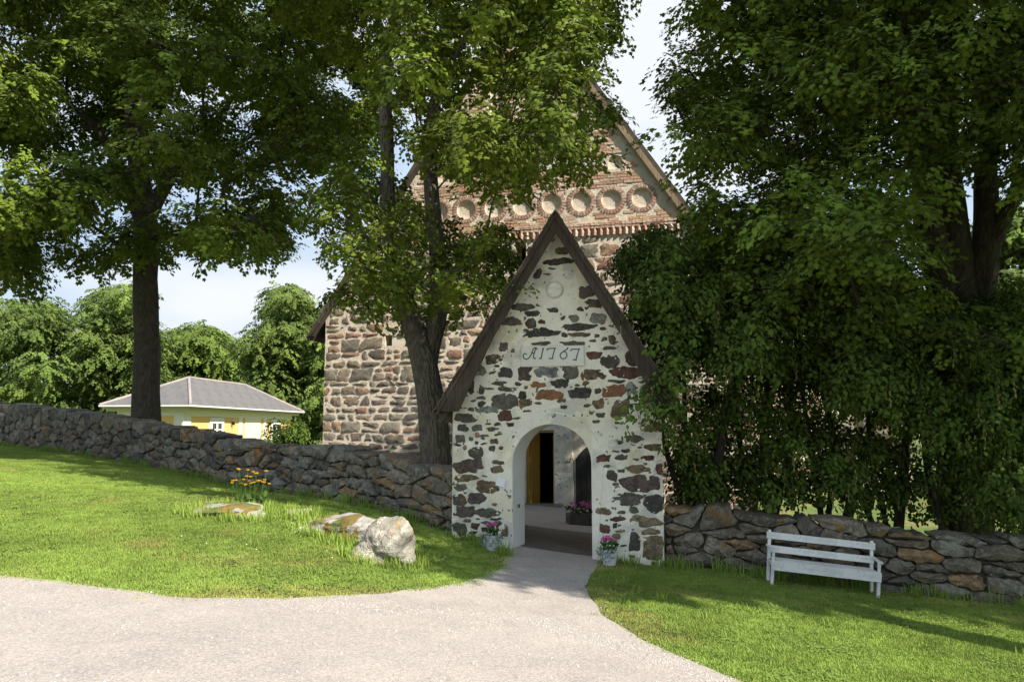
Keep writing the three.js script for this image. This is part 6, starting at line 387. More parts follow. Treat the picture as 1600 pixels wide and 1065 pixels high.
const limeCClumps = [[-20.5,2.5,-68.3,1.43],[-19.6,2.7,-66.5,1.83],[-20.7,11.9,-69.3,1.61],[-20.5,0.7,-74.2,1.48],[-20.1,11.2,-74.3,2.10],[-20.3,6.2,-70.0,1.91],[-17.6,1.6,-70.2,1.77],[-16.9,7.6,-70.8,1.98],[-21.1,13.8,-73.0,2.04],[-20.4,12.5,-73.7,1.57],[-20.1,3.9,-73.4,1.73],[-15.2,5.3,-65.5,1.90],[-15.8,1.1,-72.5,1.83],[-19.9,8.6,-66.9,1.81],[-19.9,1.9,-67.3,1.51],[-21.0,-0.2,-71.8,1.55],[-15.5,7.6,-69.7,1.68],[-20.0,12.0,-70.7,1.36],[-15.5,7.2,-65.8,1.60],[-17.9,5.5,-69.6,1.98],[-20.2,7.0,-65.9,1.71],[-18.5,3.9,-74.8,1.51],[-21.8,8.8,-68.3,2.03],[-23.8,7.6,-75.0,1.63],[-19.1,7.8,-68.2,1.56],[-19.4,5.1,-65.4,2.09],[-20.3,0.7,-69.6,1.60],[-19.5,1.4,-71.0,1.89],[-16.2,9.2,-72.2,1.38],[-15.7,9.1,-68.9,1.39],[-14.4,1.0,-66.8,1.61],[-18.5,12.5,-66.6,1.66],[-22.3,1.8,-73.2,1.48],[-17.8,2.4,-74.3,1.32],[-18.1,2.5,-66.6,1.48],[-19.0,3.0,-74.8,1.35],[-20.8,8.3,-65.1,1.48],[-20.4,6.8,-72.7,1.79],[-17.4,10.7,-72.4,1.73],[-16.3,5.5,-71.4,1.40],[-15.3,3.5,-70.7,1.51],[-16.7,7.8,-67.2,1.91],[-18.5,7.6,-71.8,1.53],[-23.0,7.5,-73.1,1.56],[-20.8,5.8,-74.9,1.37],[-21.2,12.8,-71.5,1.57],[-16.8,10.0,-70.8,1.53],[-19.7,3.6,-69.0,1.93],[-14.9,7.6,-66.9,1.55],[-18.7,7.3,-70.3,1.82],[-17.2,9.7,-66.2,1.75],[-16.4,5.5,-74.8,1.60],[-21.4,11.9,-72.6,1.36],[-17.2,4.5,-68.1,1.84],[-15.0,3.8,-65.2,1.92],[-20.9,9.5,-71.2,1.41],[-20.6,4.6,-68.2,2.08],[-19.6,10.5,-69.0,1.62],[-22.3,5.3,-72.3,1.37],[-18.3,11.2,-68.4,1.99],[-21.3,14.2,-74.7,1.87],[-17.7,3.1,-72.2,1.83],[-17.2,10.1,-67.8,1.48],[-20.3,10.0,-67.0,1.52],[-18.8,7.9,-65.2,1.77],[-22.4,1.1,-74.1,1.32],[-18.2,2.7,-65.0,1.95],[-18.4,4.5,-67.2,1.57],[-23.3,10.8,-74.0,1.61],[-18.3,10.2,-74.5,1.45],[-15.4,2.5,-69.4,1.87],[-19.5,6.9,-74.9,2.04],[-18.3,9.2,-69.7,1.33],[-18.9,12.7,-68.8,1.83],[-15.6,1.9,-68.0,1.75],[-15.8,3.1,-73.0,1.36],[-22.7,6.1,-73.0,1.32],[-20.5,2.4,-72.7,1.93],[-21.0,7.1,-67.7,2.06],[-16.0,6.4,-67.5,1.54],[-20.2,3.8,-66.3,1.68],[-16.4,6.0,-73.0,1.88],[-21.5,2.2,-70.7,1.69],[-20.1,5.9,-68.2,1.38],[-21.9,2.3,-74.7,1.80],[-15.7,0.1,-70.4,1.44],[-19.4,12.3,-75.0,1.50],[-16.8,3.7,-65.4,1.49],[-16.4,8.1,-73.9,1.32],[-23.4,8.9,-72.0,1.78],[-17.4,12.2,-71.7,1.34],[-18.9,8.5,-70.6,1.78],[-18.8,4.0,-71.5,1.41],[-21.9,12.1,-74.3,1.73],[-15.3,9.5,-65.2,1.58],[-21.8,4.4,-72.1,1.33],[-22.2,6.5,-75.0,1.86],[-16.5,4.5,-73.6,1.59],[-18.8,9.4,-65.6,2.04],[-21.0,8.0,-70.2,1.55]];

// ---------- the gatehouse in the churchyard wall ----------
const gate = thing('gatehouse', 'white plastered stone gatehouse with steep plank gable and arched passage', 'gatehouse', 0.732, 0, -13, deg(-10));
{
  const R = rng(31), W0 = -1.74, W1 = 1.66, BOT = -0.8, AX = 0.03, OUT = 5.19, EV = 2.0, EX = 1.95, SL = (OUT - EV) / EX, ang = Math.atan(SL);
  const under = (x) => OUT - .12 - SL * Math.abs(x - AX);
  const arch = (p, x0, x1, spring, bottom) => { const r = (x1 - x0) / 2; p.moveTo(x0, bottom).lineTo(x0, spring).absarc((x0 + x1) / 2, spring, r, Math.PI, 0, true).lineTo(x1, bottom); return p; };
  const wall = (depth, hole) => { const s = new THREE.Shape(); s.moveTo(W0, BOT).lineTo(W1, BOT).lineTo(W1, under(W1)).lineTo(AX, OUT - .12).lineTo(W0, under(W0)); s.holes.push(hole); return new THREE.ExtrudeGeometry(s, { depth, bevelEnabled: false, curveSegments: 24 }); };
  const g = wall(.55, arch(new THREE.Path(), -.744, .556, 1.14, BOT + .01)); g.translate(0, 0, -.55);
  { const p = g.attributes.position; for (let i = 0; i < p.count; i++) if (p.getZ(i) < -.5 && p.getX(i) > -.76 && p.getX(i) < .57 && p.getY(i) < 1.85) p.setX(i, p.getX(i) + .12); g.computeVertexNormals(); }
  part('front_wall', g, [M.plaster, M.whitewash], gate);
  { // whitewashed band round the arch, a hand's breadth of smoother render
    const s = new THREE.Shape(); const a0 = -.744, a1 = .556, w = .17;
    s.moveTo(a0 - w * .7, -.4).lineTo(a0 - w, 1.14).absarc((a0 + a1) / 2, 1.14, (a1 - a0) / 2 + w, Math.PI, 0, true).lineTo(a1 + w * .3, -.45).lineTo(a1 + .0, -.45).lineTo(a1, 1.14).absarc((a0 + a1) / 2, 1.14, (a1 - a0) / 2, 0, Math.PI, false).lineTo(a0, -.4);
    const b = new THREE.ExtrudeGeometry(s, { depth: .003, bevelEnabled: true, bevelSize: .012, bevelThickness: .004, bevelSegments: 2, curveSegments: 24 }); part('arch_render', b.translate(0, 0, .002), M.cleanPlaster, gate);
  }
  part('latch', box(.02, .06, .03, -.66, .45, -.2), M.iron, gate);
  const rear = wall(.45, arch(new THREE.Path(), -1.12, 1.25, 1.1, BOT + .01)); rear.translate(0, 0, -3.35); part('rear_wall', rear, M.plaster, gate);
  part('side_wall', box(.5, 2.8, 2.35, W0 + .25, .6, -1.725), M.plaster, gate);
  part('side_wall', box(.5, 2.8, 2.35, W1 - .25, .6, -1.725), M.plaster, gate);
  for (let i = 0; i < 8; i++) part('ceiling_board', box(2.38, .03, .28, (W0 + W1) / 2, 2.12 + .004 * (i % 2), -.72 - i * .292), M.oldWood, gate);
  { const pos = [], idx = [], uv = [], a = deg(-10); for (let j = 0; j <= 14; j++) for (let i = 0; i <= 8; i++) { const x = W0 + .5 + (i / 8) * (W1 - W0 - 1), z = -.35 - j * .2, wx = .732 + x * Math.cos(a) + z * Math.sin(a), wz = -13 - x * Math.sin(a) + z * Math.cos(a); pos.push(x, ground(wx, wz) + .022, z); uv.push(x, z); } for (let j = 0; j < 14; j++) for (let i = 0; i < 8; i++) { const k = j * 9 + i; idx.push(k, k + 1, k + 9, k + 1, k + 10, k + 9); } part('passage_shade_floor', geometryFrom(pos, idx, uv), M.passageShade, gate); }  // dark sheet laid over the path, standing for the shade inside the passage
  // stones that the render leaves bare
  const chips = []; for (let i = 0; i < 400 && chips.length < 70; i++) { const [x, y, w, h] = gateStones[Math.floor(R() * gateStones.length)], a = R() * 6.28, cx = x + Math.cos(a) * (w * .5 + .09), cy = y + Math.sin(a) * (h * .5 + .07), cw = .05 + .11 * R(), ch = .03 + .05 * R(); if (cx < W0 + .06 || cx > W1 - .06 || cy > under(cx) - .5 || Math.hypot(cx + .094, Math.max(0, cy - 1.14)) < .86 || (Math.abs(cx + .07) < .6 && Math.abs(cy - 2.88) < .24) || Math.hypot(cx + .03, cy - 3.97) < .25 || Math.hypot(cx + .92, cy - .84) < .15) continue; if ([...gateStones, ...chips].some((s) => Math.abs(s[0] - cx) < (s[2] + cw) / 2 + .01 && Math.abs(s[1] - cy) < (s[3] + ch) / 2 + .01)) continue; chips.push([cx, cy, cw, ch, 'GBTRG'[Math.floor(R() * 5)]]); }
  for (const [x, y, w0, h0, k] of [...gateStones, ...chips]) { const w = w0 * 1.09, h = h0 * 1.11;
    const n = w > .3 ? 18 : 13, q = [], lens = w / h > 2.2, ph = R() * 60, sk = (R() - .5) * .5, e = lens ? 0.9 : 0.5 + .25 * R();
    for (let i = 0; i < n; i++) { const a = i / n * Math.PI * 2 + .2 * R(), c = Math.cos(a), s = Math.sin(a), rr = .94 + .34 * perlin.noise(c * 1.3 + ph, s * 1.3, .5) + .1 * (R() - .5); q.push([x + w / 2 * rr * Math.sign(c) * Math.pow(Math.abs(c), e) + sk * s * h * .3, y + h / 2 * rr * Math.sign(s) * Math.pow(Math.abs(s), e) + .12 * h * sk * c]); }
    const poly = q.map(([a, b]) => [clamp(a, W0 + .005, W1 - .005), Math.min(b, under(a) - .01)]);
    const st = wornStone(roughPoly(poly, .035, .022, ph), R, .017, .0075); if (st) part('stone', st, M.gatestone[k], gate);
  }
  // date tablet
  const tab = part('date_tablet', turned(chamferBox(1.03, .335, .06, .008), 0, 0, deg(.4), -.068, 2.88, .01), std({ color: C(.72, .71, .63), bumpMap: bumpPlaster, bumpScale: .008 }), gate);
  { // the strokes of A 1 7 6 7, in tablet pixels of a 1360 x 370 drawing
    const k = 1.03 / 1370, px = (a, b) => V(-.583 + (a - 105) * k, 3.05 - (b - 155) * k, .042), strokes = [
      [[222, 345], [205, 318], [170, 322], [148, 360], [165, 415], [220, 442], [285, 405], [335, 320], [365, 235], [405, 195], [445, 205], [460, 235]], [[430, 205], [400, 300], [375, 380], [385, 425], [415, 432], [418, 410]], [[330, 312], [400, 300]],
      [[572, 228], [590, 210], [608, 212]], [[590, 212], [565, 320], [545, 430]], [[500, 432], [530, 425], [550, 438]],
      [[682, 265], [678, 235], [700, 218], [780, 215], [865, 210]], [[850, 215], [815, 320], [785, 440]], [[715, 438], [750, 432], [800, 442]],
      [[1110, 205], [1128, 215], [1100, 245], [1020, 290], [965, 340], [965, 400], [1000, 440], [1050, 440], [1095, 410], [1105, 350], [1080, 300], [1030, 285]],
      [[1190, 282], [1195, 255], [1225, 240], [1300, 242], [1385, 238]], [[1370, 242], [1335, 340], [1302, 465]], [[1235, 462], [1265, 470], [1315, 478]]];
    const ink = std({ color: C(.05, .05, .035), roughness: .9 });
    const parts = strokes.map((st) => { const c = new THREE.CatmullRomCurve3(st.map(([a, b]) => px(a, b)), false, 'catmullrom', .4), g = new THREE.TubeGeometry(c, st.length * 5, .0085, 6); return g; });
    part('inscription', mergeGeometries(parts), ink, tab);
  }
  { const m = part('medallion', new THREE.CylinderGeometry(.118, .118, .05, 32).rotateX(Math.PI / 2).translate(-.026, 3.974, .012), M.cleanPlaster, gate); part('medallion_rim', new THREE.TorusGeometry(.13, .016, 8, 36).translate(-.026, 3.974, .006), M.plaster, m); }
  // roof: planks on each slope, two barge boards in front, rafter tails below the eaves
  for (const k of [-1, 1]) {
    const L = Math.hypot(EX, OUT - EV) + .02, n = 14, slope = (a, off) => [AX + k * (a * Math.cos(ang) + off * Math.sin(ang)), OUT - a * Math.sin(ang) + off * Math.cos(ang)];
    for (let i = 0; i < n; i++) { const a = (i + .5) / n * L, [x, y] = slope(a, -.03 + .006 * (i % 2)); part('roof_board', turned(box(L / n + .03, .035, 3.95, 0, 0, 0), 0, 0, -k * (ang + .06), x, y, -1.6 + .012 * Math.sin(i * 7.7)), M.shingle, gate); }
    const bb = (x0, x1, o0, o1, o2, z, end) => { const yo = (x) => OUT - SL * x, sh = new THREE.Shape(), q = (x, y) => [AX + k * x, y]; sh.moveTo(...q(x0, yo(x0) - o0)).lineTo(...q(x1, yo(x1) - o0)); if (end) sh.lineTo(...q(x1 - (o2 - o0) / SL, yo(x1) - o0)); else sh.lineTo(...q(x1, yo(x1) - o2)); sh.lineTo(...q(x0, yo(x0) - o1)); part('bargeboard', new THREE.ExtrudeGeometry(sh, { depth: .04, bevelEnabled: true, bevelSize: .003, bevelThickness: .004, bevelOffset: -.003, bevelSegments: 1 }).translate(0, 0, z), M.oldWood, gate); };
    bb(0, 1.02, .02, .33, .35, .31, false); bb(1.03, EX, .02, .35, .6, .305, true); bb(0, EX + .02, -.03, .1, .1, .352, true);
    for (let i = 0; i < 24; i++) { const [x, y] = slope((i + .6) / 24 * L, .012 + .012 * R()); part('shingle_end', turned(box(L / 24 + .05 * R(), .018, .34), 0, 0, -k * (ang - .09), x, y, .22 + .05 * R()), M.shingle, gate); }
    for (let i = 0; i < 9; i++) { const [x, y] = slope(L - .12, -.13); part('rafter_tail', turned(box(.55, .08, .06), 0, 0, -k * ang * .92, x, y, .22 - i * .42), M.oldWood, gate); }
  }
}
tag(part('paper_notice', turned(box(.15, .13, .004), 0, 0, deg(-12)), std({ color: C(.85, .86, .88), roughness: .7 }), scene), 'small white sheet of paper pinned beside the arch', 'notice');
{ const n = scene.getObjectByName('paper_notice'), a = deg(-10), lx = -.923, lz = .05; n.position.set(.732 + lx * Math.cos(a) + lz * Math.sin(a), .843, -13 - lx * Math.sin(a) + lz * Math.cos(a)); n.rotation.y = a; }

// ---------- dry-stone walls on both sides ----------
function stoneWall(name, label, x, z, turn, length, heightAt, seed, skip) {
  const w = thing(name, label, 'wall', x, 0, z, turn), R = rng(seed), c = Math.cos(turn), s = Math.sin(turn), base = (a) => ground(x + a * c, z - a * s), cells = rubbleCells(length, 1, .135, .42, 1.0, seed, .13);
  const H = (a) => heightAt(a) + .03 * perlin.noise(a * 1.7, seed, .3);
  { const pos = [], idx = [], n = Math.ceil(length / .5); for (let i = 0; i <= n; i++) { const a = length * i / n, b = base(a) - .4, t = base(a) + H(a) - .1; pos.push(a, b, -.1, a, t, -.1, a, t, -.55, a, b, -.55); } for (let i = 0; i < n; i++) for (let k = 0; k < 4; k++) { const a = i * 4 + k, b = i * 4 + (k + 1) % 4; idx.push(a, a + 4, b, b, a + 4, b + 4); } idx.push(0, 1, 2, 0, 2, 3, n * 4, n * 4 + 2, n * 4 + 1, n * 4, n * 4 + 3, n * 4 + 2); part('wall_core', geometryFrom(pos, idx, pos.flatMap((v, i) => i % 3 ? [] : [v, pos[i + 1]])), M.core, w); }
  for (const cell of cells) {
    const top = cell.some((p) => p[1] > .985);
    let q = cell.map(([a, t]) => [a, base(a) - .12 + t * (H(a) + .12)]);
    if (top) { const up = (R() - .45) * .13, t0 = Math.max(...q.map((p) => p[1])); q = q.map(([a, b]) => [a, b > t0 - .09 ? b + up : b]); }
    q = insetPoly(q, .004 + .01 * R()); if (!q) continue;
    q = q.filter((a, i) => { const b = q[(i + 1) % q.length]; return Math.hypot(a[0] - b[0], a[1] - b[1]) > .04; }); if (q.length < 3) continue;
    q = roughPoly(cutCorners(q, .015 + .035 * R()), .07, .03, R() * 40);
    const g = stoneGeometry(q, .075 * R(), top ? .6 + .08 * R() : .25, R, .045, .016); if (!g) continue;
    part('wall_stone', g, R() < .05 ? M.orangestone : M.wallstone[Math.floor(R() * 6)], w);
  }
  return w;
}
{ const a = deg(-42), L = 31; stoneWall('dry_stone_wall', 'long lichened dry stone wall climbing the lawn behind the grey boulder', -.92 - Math.cos(a) * L, -13.45 + Math.sin(a) * L, a, L, (t) => lerp(1.55, 1.02, smooth(t, 4, 24)), 41); }
stoneWall('dry_stone_wall', 'low dry stone wall behind the white bench', 2.42, -12.95, deg(-14), 11, () => .93, 43);

// ---------- yellow house beyond the wall ----------
{
  const h = thing('yellow_house', 'yellow plastered house with white pilasters and grey hipped roof', 'house', -18.06, 0, -45, deg(-5.5));
  const Wd = 5.4, Dp = 18, EY = 3.05, RY = 4.9, ov = .75, y0 = -1;
  const yellow = std({ color: C(.78, .52, .2), bumpMap: bumpPlaster, bumpScale: .005 }), pale = std({ color: C(.8, .72, .56), bumpMap: bumpPlaster, bumpScale: .005 }), white = std({ color: C(.78, .77, .72), roughness: .7 });
  part('wall', box(Wd - 2 * ov, EY - y0 - .35, Dp - 2 * ov, -Wd / 2, (EY - .35 + y0) / 2, -Dp / 2), yellow, h);
  part('cornice', box(Wd - .5, .22, Dp - .5, -Wd / 2, EY - .22, -Dp / 2), std({ color: C(.6, .56, .34) }), h);
  part('frieze', box(Wd - 2 * ov + .16, .3, Dp - 2 * ov + .16, -Wd / 2, EY - .46, -Dp / 2), white, h);
  const e = [[0, 0], [-Wd, 0], [-Wd, -Dp], [0, -Dp]], pos = []; for (const [a, b] of e) pos.push(a, EY, b); pos.push(-Wd / 2, RY, -Wd * .9, -Wd / 2, RY, -Dp + Wd * .9); for (const [a, b] of e) pos.push(a, EY - .1, b);
  const roofUV = []; for (let i = 0; i < pos.length; i += 3) roofUV.push(pos[i + 2] * .7, pos[i]);
  const slate = std({ color: C(.21, .2, .195), map: texGrain, roughness: .85 });
  const roof = part('roof', geometryFrom(pos, [0, 4, 1, 1, 4, 5, 1, 5, 2, 2, 5, 3, 3, 5, 4, 3, 4, 0, 6, 7, 8, 6, 8, 9, 0, 1, 7, 0, 7, 6, 1, 2, 8, 1, 8, 7, 2, 3, 9, 2, 9, 8, 3, 0, 6, 3, 6, 9], roofUV).toNonIndexed(), slate, h); roof.geometry.computeVertexNormals();
  part('gutter', mergeGeometries([box(.1, .09, Dp, .03, EY - .05, -Dp / 2), box(Wd, .09, .1, -Wd / 2, EY - .05, .03)]), white, roof);
  { const ridge = (a, b) => { const d = b.clone().sub(a), g = new THREE.CylinderGeometry(.09, .09, d.length(), 8); g.applyQuaternion(new THREE.Quaternion().setFromUnitVectors(V(0, 1, 0), d.clone().normalize())); g.translate((a.x + b.x) / 2, (a.y + b.y) / 2, (a.z + b.z) / 2); return g; }; const r0 = V(-Wd / 2, RY, -Wd * .9), r1 = V(-Wd / 2, RY, -Dp + Wd * .9); part('ridge_tiles', mergeGeometries([ridge(r0, r1), ridge(V(0, EY, 0), r0), ridge(V(-Wd, EY, 0), r0), ridge(V(0, EY, -Dp), r1)]), std({ color: C(.5, .44, .42), map: texGrain }), roof); }
  const fx = -ov + .02;
  for (const z of [-1.05, -8.2, -12.2]) part('pilaster', box(.08, 3.4, z === -1.05 ? .9 : .5, fx, .9, z), white, h);
  part('pilaster', box(.5, 3.4, .08, -ov - .3, .9, -ov + .02), white, h);
  part('panel', box(.06, 3.2, 2.6, fx, .85, -10.2), pale, h);
  const glass = std({ color: C(.03, .035, .04), roughness: .1 });
  for (const z of [-4.8, -14.2]) { const w = part('window', box(.1, 2.1, 1.9, fx, 1.35, z), white, h); for (const a of [-.36, .36]) for (let r = 0; r < 4; r++) for (const b of [-.12, .12]) part('pane', box(.02, .34, .2, fx + .052, .62 + r * .42, z + a + b), glass, w); }
  for (const [a, b] of [[fx + .12, -6.9], [fx + .12, -12.9]]) part('wall_lamp', mergeGeometries([box(.16, .2, .12, a, 2.05, b), box(.14, .03, .03, a - .08, 2.17, b)]), M.iron, h);
}

// ---------- trees ----------
function tubeGeometry(points, radii, radial, seg, wobble = 0) {   // tapered, slightly gnarled limb
  const c = new THREE.CatmullRomCurve3(points), pos = [], uv = [], idx = [], len = c.getLength(), fr = c.computeFrenetFrames(seg, false); let n0 = fr.normals[0].clone();
  for (let i = 0; i <= seg; i++) {
    const t = i / seg, p = c.getPointAt(t), T = fr.tangents[i]; n0 = n0.sub(T.clone().multiplyScalar(n0.dot(T))).normalize(); const b = T.clone().cross(n0), f = t * (radii.length - 1), k = Math.min(Math.floor(f), radii.length - 2), r = lerp(radii[k], radii[k + 1], f - k);
    for (let j = 0; j <= radial; j++) { const a = j / radial * Math.PI * 2, rr = r * (1 + wobble * perlin.noise(Math.cos(a) * 1.5 + 3, t * len * 1.1, Math.sin(a) * 1.5)); pos.push(p.x + rr * (n0.x * Math.cos(a) + b.x * Math.sin(a)), p.y + rr * (n0.y * Math.cos(a) + b.y * Math.sin(a)), p.z + rr * (n0.z * Math.cos(a) + b.z * Math.sin(a))); uv.push(j / radial * Math.max(.9, Math.round(r * 7) * .9), t * len); }
  }
  for (let i = 0; i < seg; i++) for (let j = 0; j < radial; j++) { const a = i * (radial + 1) + j, b = a + radial + 1; idx.push(a, a + 1, b, a + 1, b + 1, b); }
  return geometryFrom(pos, idx, uv);
}
const mapleOutline = [[0, 0], [.26, -.1], [.5, .1], [.33, .28], [.64, .5], [.3, .56], [.2, .74], [0, 1.02], [-.2, .74], [-.3, .56], [-.64, .5], [-.33, .28], [-.5, .1], [-.26, -.1]];
const ovalOutline = [[0, 0], [.2, .12], [.34, .42], [.24, .78], [0, 1.05], [-.24, .78], [-.34, .42], [-.2, .12]];
function leafInto(pos, idx, outline, size, m, fold) {
  const o = pos.length / 3, v = V(0, 0, 0); for (const [x, y] of [[0, .34], ...outline]) { v.set(x * size, y * size, -fold * Math.abs(x) * size - .18 * y * y * size).applyMatrix4(m); pos.push(v.x, v.y, v.z); }
  for (let i = 0; i < outline.length; i++) idx.push(o, o + 1 + i, o + 1 + (i + 1) % outline.length);
}
function spray(outline, n, len, size, seed, droop) {   // a leafy twig along +x, its leaves lying near the x-z plane, upper side +y
  const R = rng(seed), pos = [], idx = [];
  for (let i = 0; i < n; i++) {
    const t = (i + .5) / n, side = i % 2 ? 1 : -1, x = (t - .35) * len, yaw = -side * lerp(1.35, .25, t) + (R() - .5) * .9;
    const m = new THREE.Matrix4().compose(V(x, (R() - .5) * .16 - droop * t * t * len * .4, side * .07 * (1 - t) + (R() - .5) * .22), new THREE.Quaternion().setFromEuler(new THREE.Euler(-Math.PI / 2 - droop * .5 - (R() - .5) * .9, 0, 0)).premultiply(new THREE.Quaternion().setFromEuler(new THREE.Euler((R() - .5) * .7, yaw - Math.PI / 2, 0, 'YXZ'))), V(1, 1, 1));
    leafInto(pos, idx, outline, size * (.65 + .6 * R()), m, .25);
  }
  const g = geometryFrom(pos, idx); return g;
}
const mapleSprays = [0, 1, 2].map((k) => spray(mapleOutline, 24, .64, .098, 100 + k, .5));
const middleSprays = [0, 1, 2].map((k) => spray(mapleOutline, 20, .46, .075, 150 + k, .5));
const rightSprays = [0, 1, 2].map((k) => spray(mapleOutline, 22, .52, .08, 180 + k, .5));
const limeSprays = [0, 1].map((k) => spray(ovalOutline, 20, 1.1, .22, 200 + k, .6));
const hedgeSprays = [0, 1].map((k) => spray(ovalOutline, 20, .5, .075, 300 + k, .9));
const farSprays = [0, 1].map((k) => spray(ovalOutline, 18, 1.5, .3, 400 + k, .5));
const seedCluster = (() => { const pos = [], idx = [], R = rng(77); for (let i = 0; i < 12; i++) { const m = new THREE.Matrix4().compose(V((R() - .5) * .03, -.012 - i * .022, (R() - .5) * .03), new THREE.Quaternion().setFromEuler(new THREE.Euler(2.6 + R() * .5, R() * 6.3, 0, 'YXZ')), V(1, 1, 1)); leafInto(pos, idx, [[0, 0], [.3, .4], [0, 1], [-.3, .4]], .055, m, .1); } return geometryFrom(pos, idx); })();
const instTmp = new THREE.Matrix4(), qTmp = new THREE.Quaternion();
function instances(name, geometry, material, list, parent, colours) {
  const im = new THREE.InstancedMesh(geometry, material, list.length); im.name = name; im.userData.kind = 'stuff';
  list.forEach((m, i) => { im.setMatrixAt(i, m); if (colours) im.setColorAt(i, colours[i]); });
  im.instanceMatrix.needsUpdate = true; parent.add(im); return im;
}
function foliage(tree, base, clumps, sprays, material, perArea, seed, o = {}) {
  const R = rng(seed), lists = sprays.map(() => []), cols = sprays.map(() => []), up = V(0, 1, 0), hang = [];
  for (const [cx, cy, cz, r] of clumps) {
    const n = Math.round(perArea * r * r * (.8 + .4 * R())), tone = .75 + .5 * R(), warm = R();
    for (let i = 0; i < n; i++) {
      const a = R() * Math.PI * 2, u = R() * 2 - 1, q = Math.sqrt(1 - u * u), d = V(q * Math.cos(a), u, q * Math.sin(a)), rad = r * Math.pow(R(), .45) * (1 + .25 * (R() - .5));
      const p = V(cx + d.x * rad * 1.12, cy + d.y * rad * (o.flat ?? .72), cz + d.z * rad * 1.12);
      const nrm = up.clone().multiplyScalar(o.upward ?? 1).addScaledVector(d, .55).add(V((R() - .5) * .8, (R() - .5) * .4, (R() - .5) * .8)).normalize();
      let out = V(d.x + (R() - .5) * .9, -.25 + (R() - .5) * .4, d.z + (R() - .5) * .9); out.sub(nrm.clone().multiplyScalar(out.dot(nrm))).normalize();
      const side = out.clone().cross(nrm); instTmp.makeBasis(out, nrm, side); qTmp.setFromRotationMatrix(instTmp);
      const k = Math.floor(R() * sprays.length), sc = (o.scale ?? 1) * (.75 + .5 * R());
      lists[k].push(new THREE.Matrix4().compose(p.clone().sub(base), qTmp, V(sc, sc, sc)));
      const b = tone * (.7 + .6 * R()), y = (o.yellow ?? .25) * (warm * .6 + R() * .6); cols[k].push(C(b * (1 + y), b * (1 + y * .25), b * (1 - y * .3)));
      if (o.seeds && d.y < .35 && R() < o.seeds) hang.push(new THREE.Matrix4().compose(p.clone().sub(base).add(V(0, -.03, 0)), new THREE.Quaternion().setFromEuler(new THREE.Euler((R() - .5) * .3, R() * 6.3, (R() - .5) * .3)), V(1, .7 + .7 * R(), 1)));
    }
  }
  sprays.forEach((s, k) => instances('crown', s, material, lists[k], tree, cols[k]));
  if (hang.length) instances('seed_clusters', seedCluster, M.seed, hang, tree);
}
function boughs(tree, base, stems, clumps, material, seed, r0 = .05) {   // each clump hangs on a bough that leaves the nearest limb
  const R = rng(seed), nodes = [], geos = [];
  for (const st of stems) { const c = new THREE.CatmullRomCurve3(st.map((p) => V(...p))); for (let i = 3; i <= 16; i++) nodes.push(c.getPointAt(i / 16)); }
  const trunk0 = V(...stems[0][0]);
  for (const [x, y, z, r] of clumps.slice().sort((a, b) => Math.hypot(a[0] - trunk0.x, a[2] - trunk0.z) - Math.hypot(b[0] - trunk0.x, b[2] - trunk0.z))) {
    const e = V(x, y - r * .1, z); let best = null, bd = 1e9;
    for (const n of nodes) { const d = n.distanceTo(e) + Math.max(0, n.y - e.y) * .8; if (d < bd) { bd = d; best = n; } }
    const mid = best.clone().lerp(e, .5).add(V((R() - .5) * .3, .12 * bd, (R() - .5) * .3)), L = best.distanceTo(e);
    const ra = clamp(r0 * (.35 + .3 * L), .012, r0 * 1.6);
    geos.push(tubeGeometry([best, mid, e], [ra, ra * .62, ra * .3], 6, 7, .1));
    for (let k = 0; k < 3; k++) { const a = R() * 6.28, tip = e.clone().add(V(Math.cos(a) * r * .8, (R() - .3) * r * .5, Math.sin(a) * r * .8)), s = mid.clone().lerp(e, .3 + .6 * R()); geos.push(tubeGeometry([s, s.clone().lerp(tip, .5).add(V(0, .05, 0)), tip], [ra * .4, ra * .25, ra * .1], 4, 4)); }
    nodes.push(mid, e);
  }
  part('boughs', mergeGeometries(geos).translate(-base.x, -base.y, -base.z), material, tree).userData.kind = 'stuff';
}
function limbs(tree, base, stems, radii, material) { stems.forEach((st, i) => part(i ? 'limb' : 'trunk', tubeGeometry(st.map((p) => V(...p)), radii[i], 20, 30, .16).translate(-base.x, -base.y, -base.z), material, tree)); }
function tree(name, label, stems, radii, clumps, sprays, leafM, barkM, perArea, seed, o = {}) {
  const b = V(...stems[0][0]), t = thing(name, label, 'tree', b.x, b.y, b.z, 0, o.group);
  limbs(t, b, stems, radii, barkM); boughs(t, b, stems, clumps, barkM, seed + 1, o.bough ?? .05); foliage(t, b, clumps, sprays, leafM, perArea, seed, o); return t;
}
{
  const g = ground(-10.57, -23.3) - .3;
  tree('maple_tree', 'tall single-trunked maple behind the wall, in front of the yellow house', [[[-10.57, g, -23.3], [-10.58, 1.79, -23.2], [-10.63, 3.73, -23.2], [-10.79, 6, -23.2], [-10.88, 7.93, -23.2], [-11.15, 9.64, -23.1], [-11.3, 11.53, -22.9], [-11.25, 14.1, -22.8], [-11.1, 17.4, -22.6]], [[-10.88, 7.7, -23.2], [-10.1, 8.9, -22.8], [-9.24, 9.7, -22.4], [-8.07, 11, -22]], [[-10.96, 7.7, -23.2], [-11.7, 9.56, -22.8], [-12.06, 10.37, -22.4], [-13, 11.2, -22]]],
    [[.5, .38, .35, .34, .3, .25, .19, .12, .05], [.22, .17, .12, .06], [.19, .15, .11, .06]], leftMapleClumps, mapleSprays, M.mapleLeaf, M.darkBark, 44, 501, { bough: .06 });
}
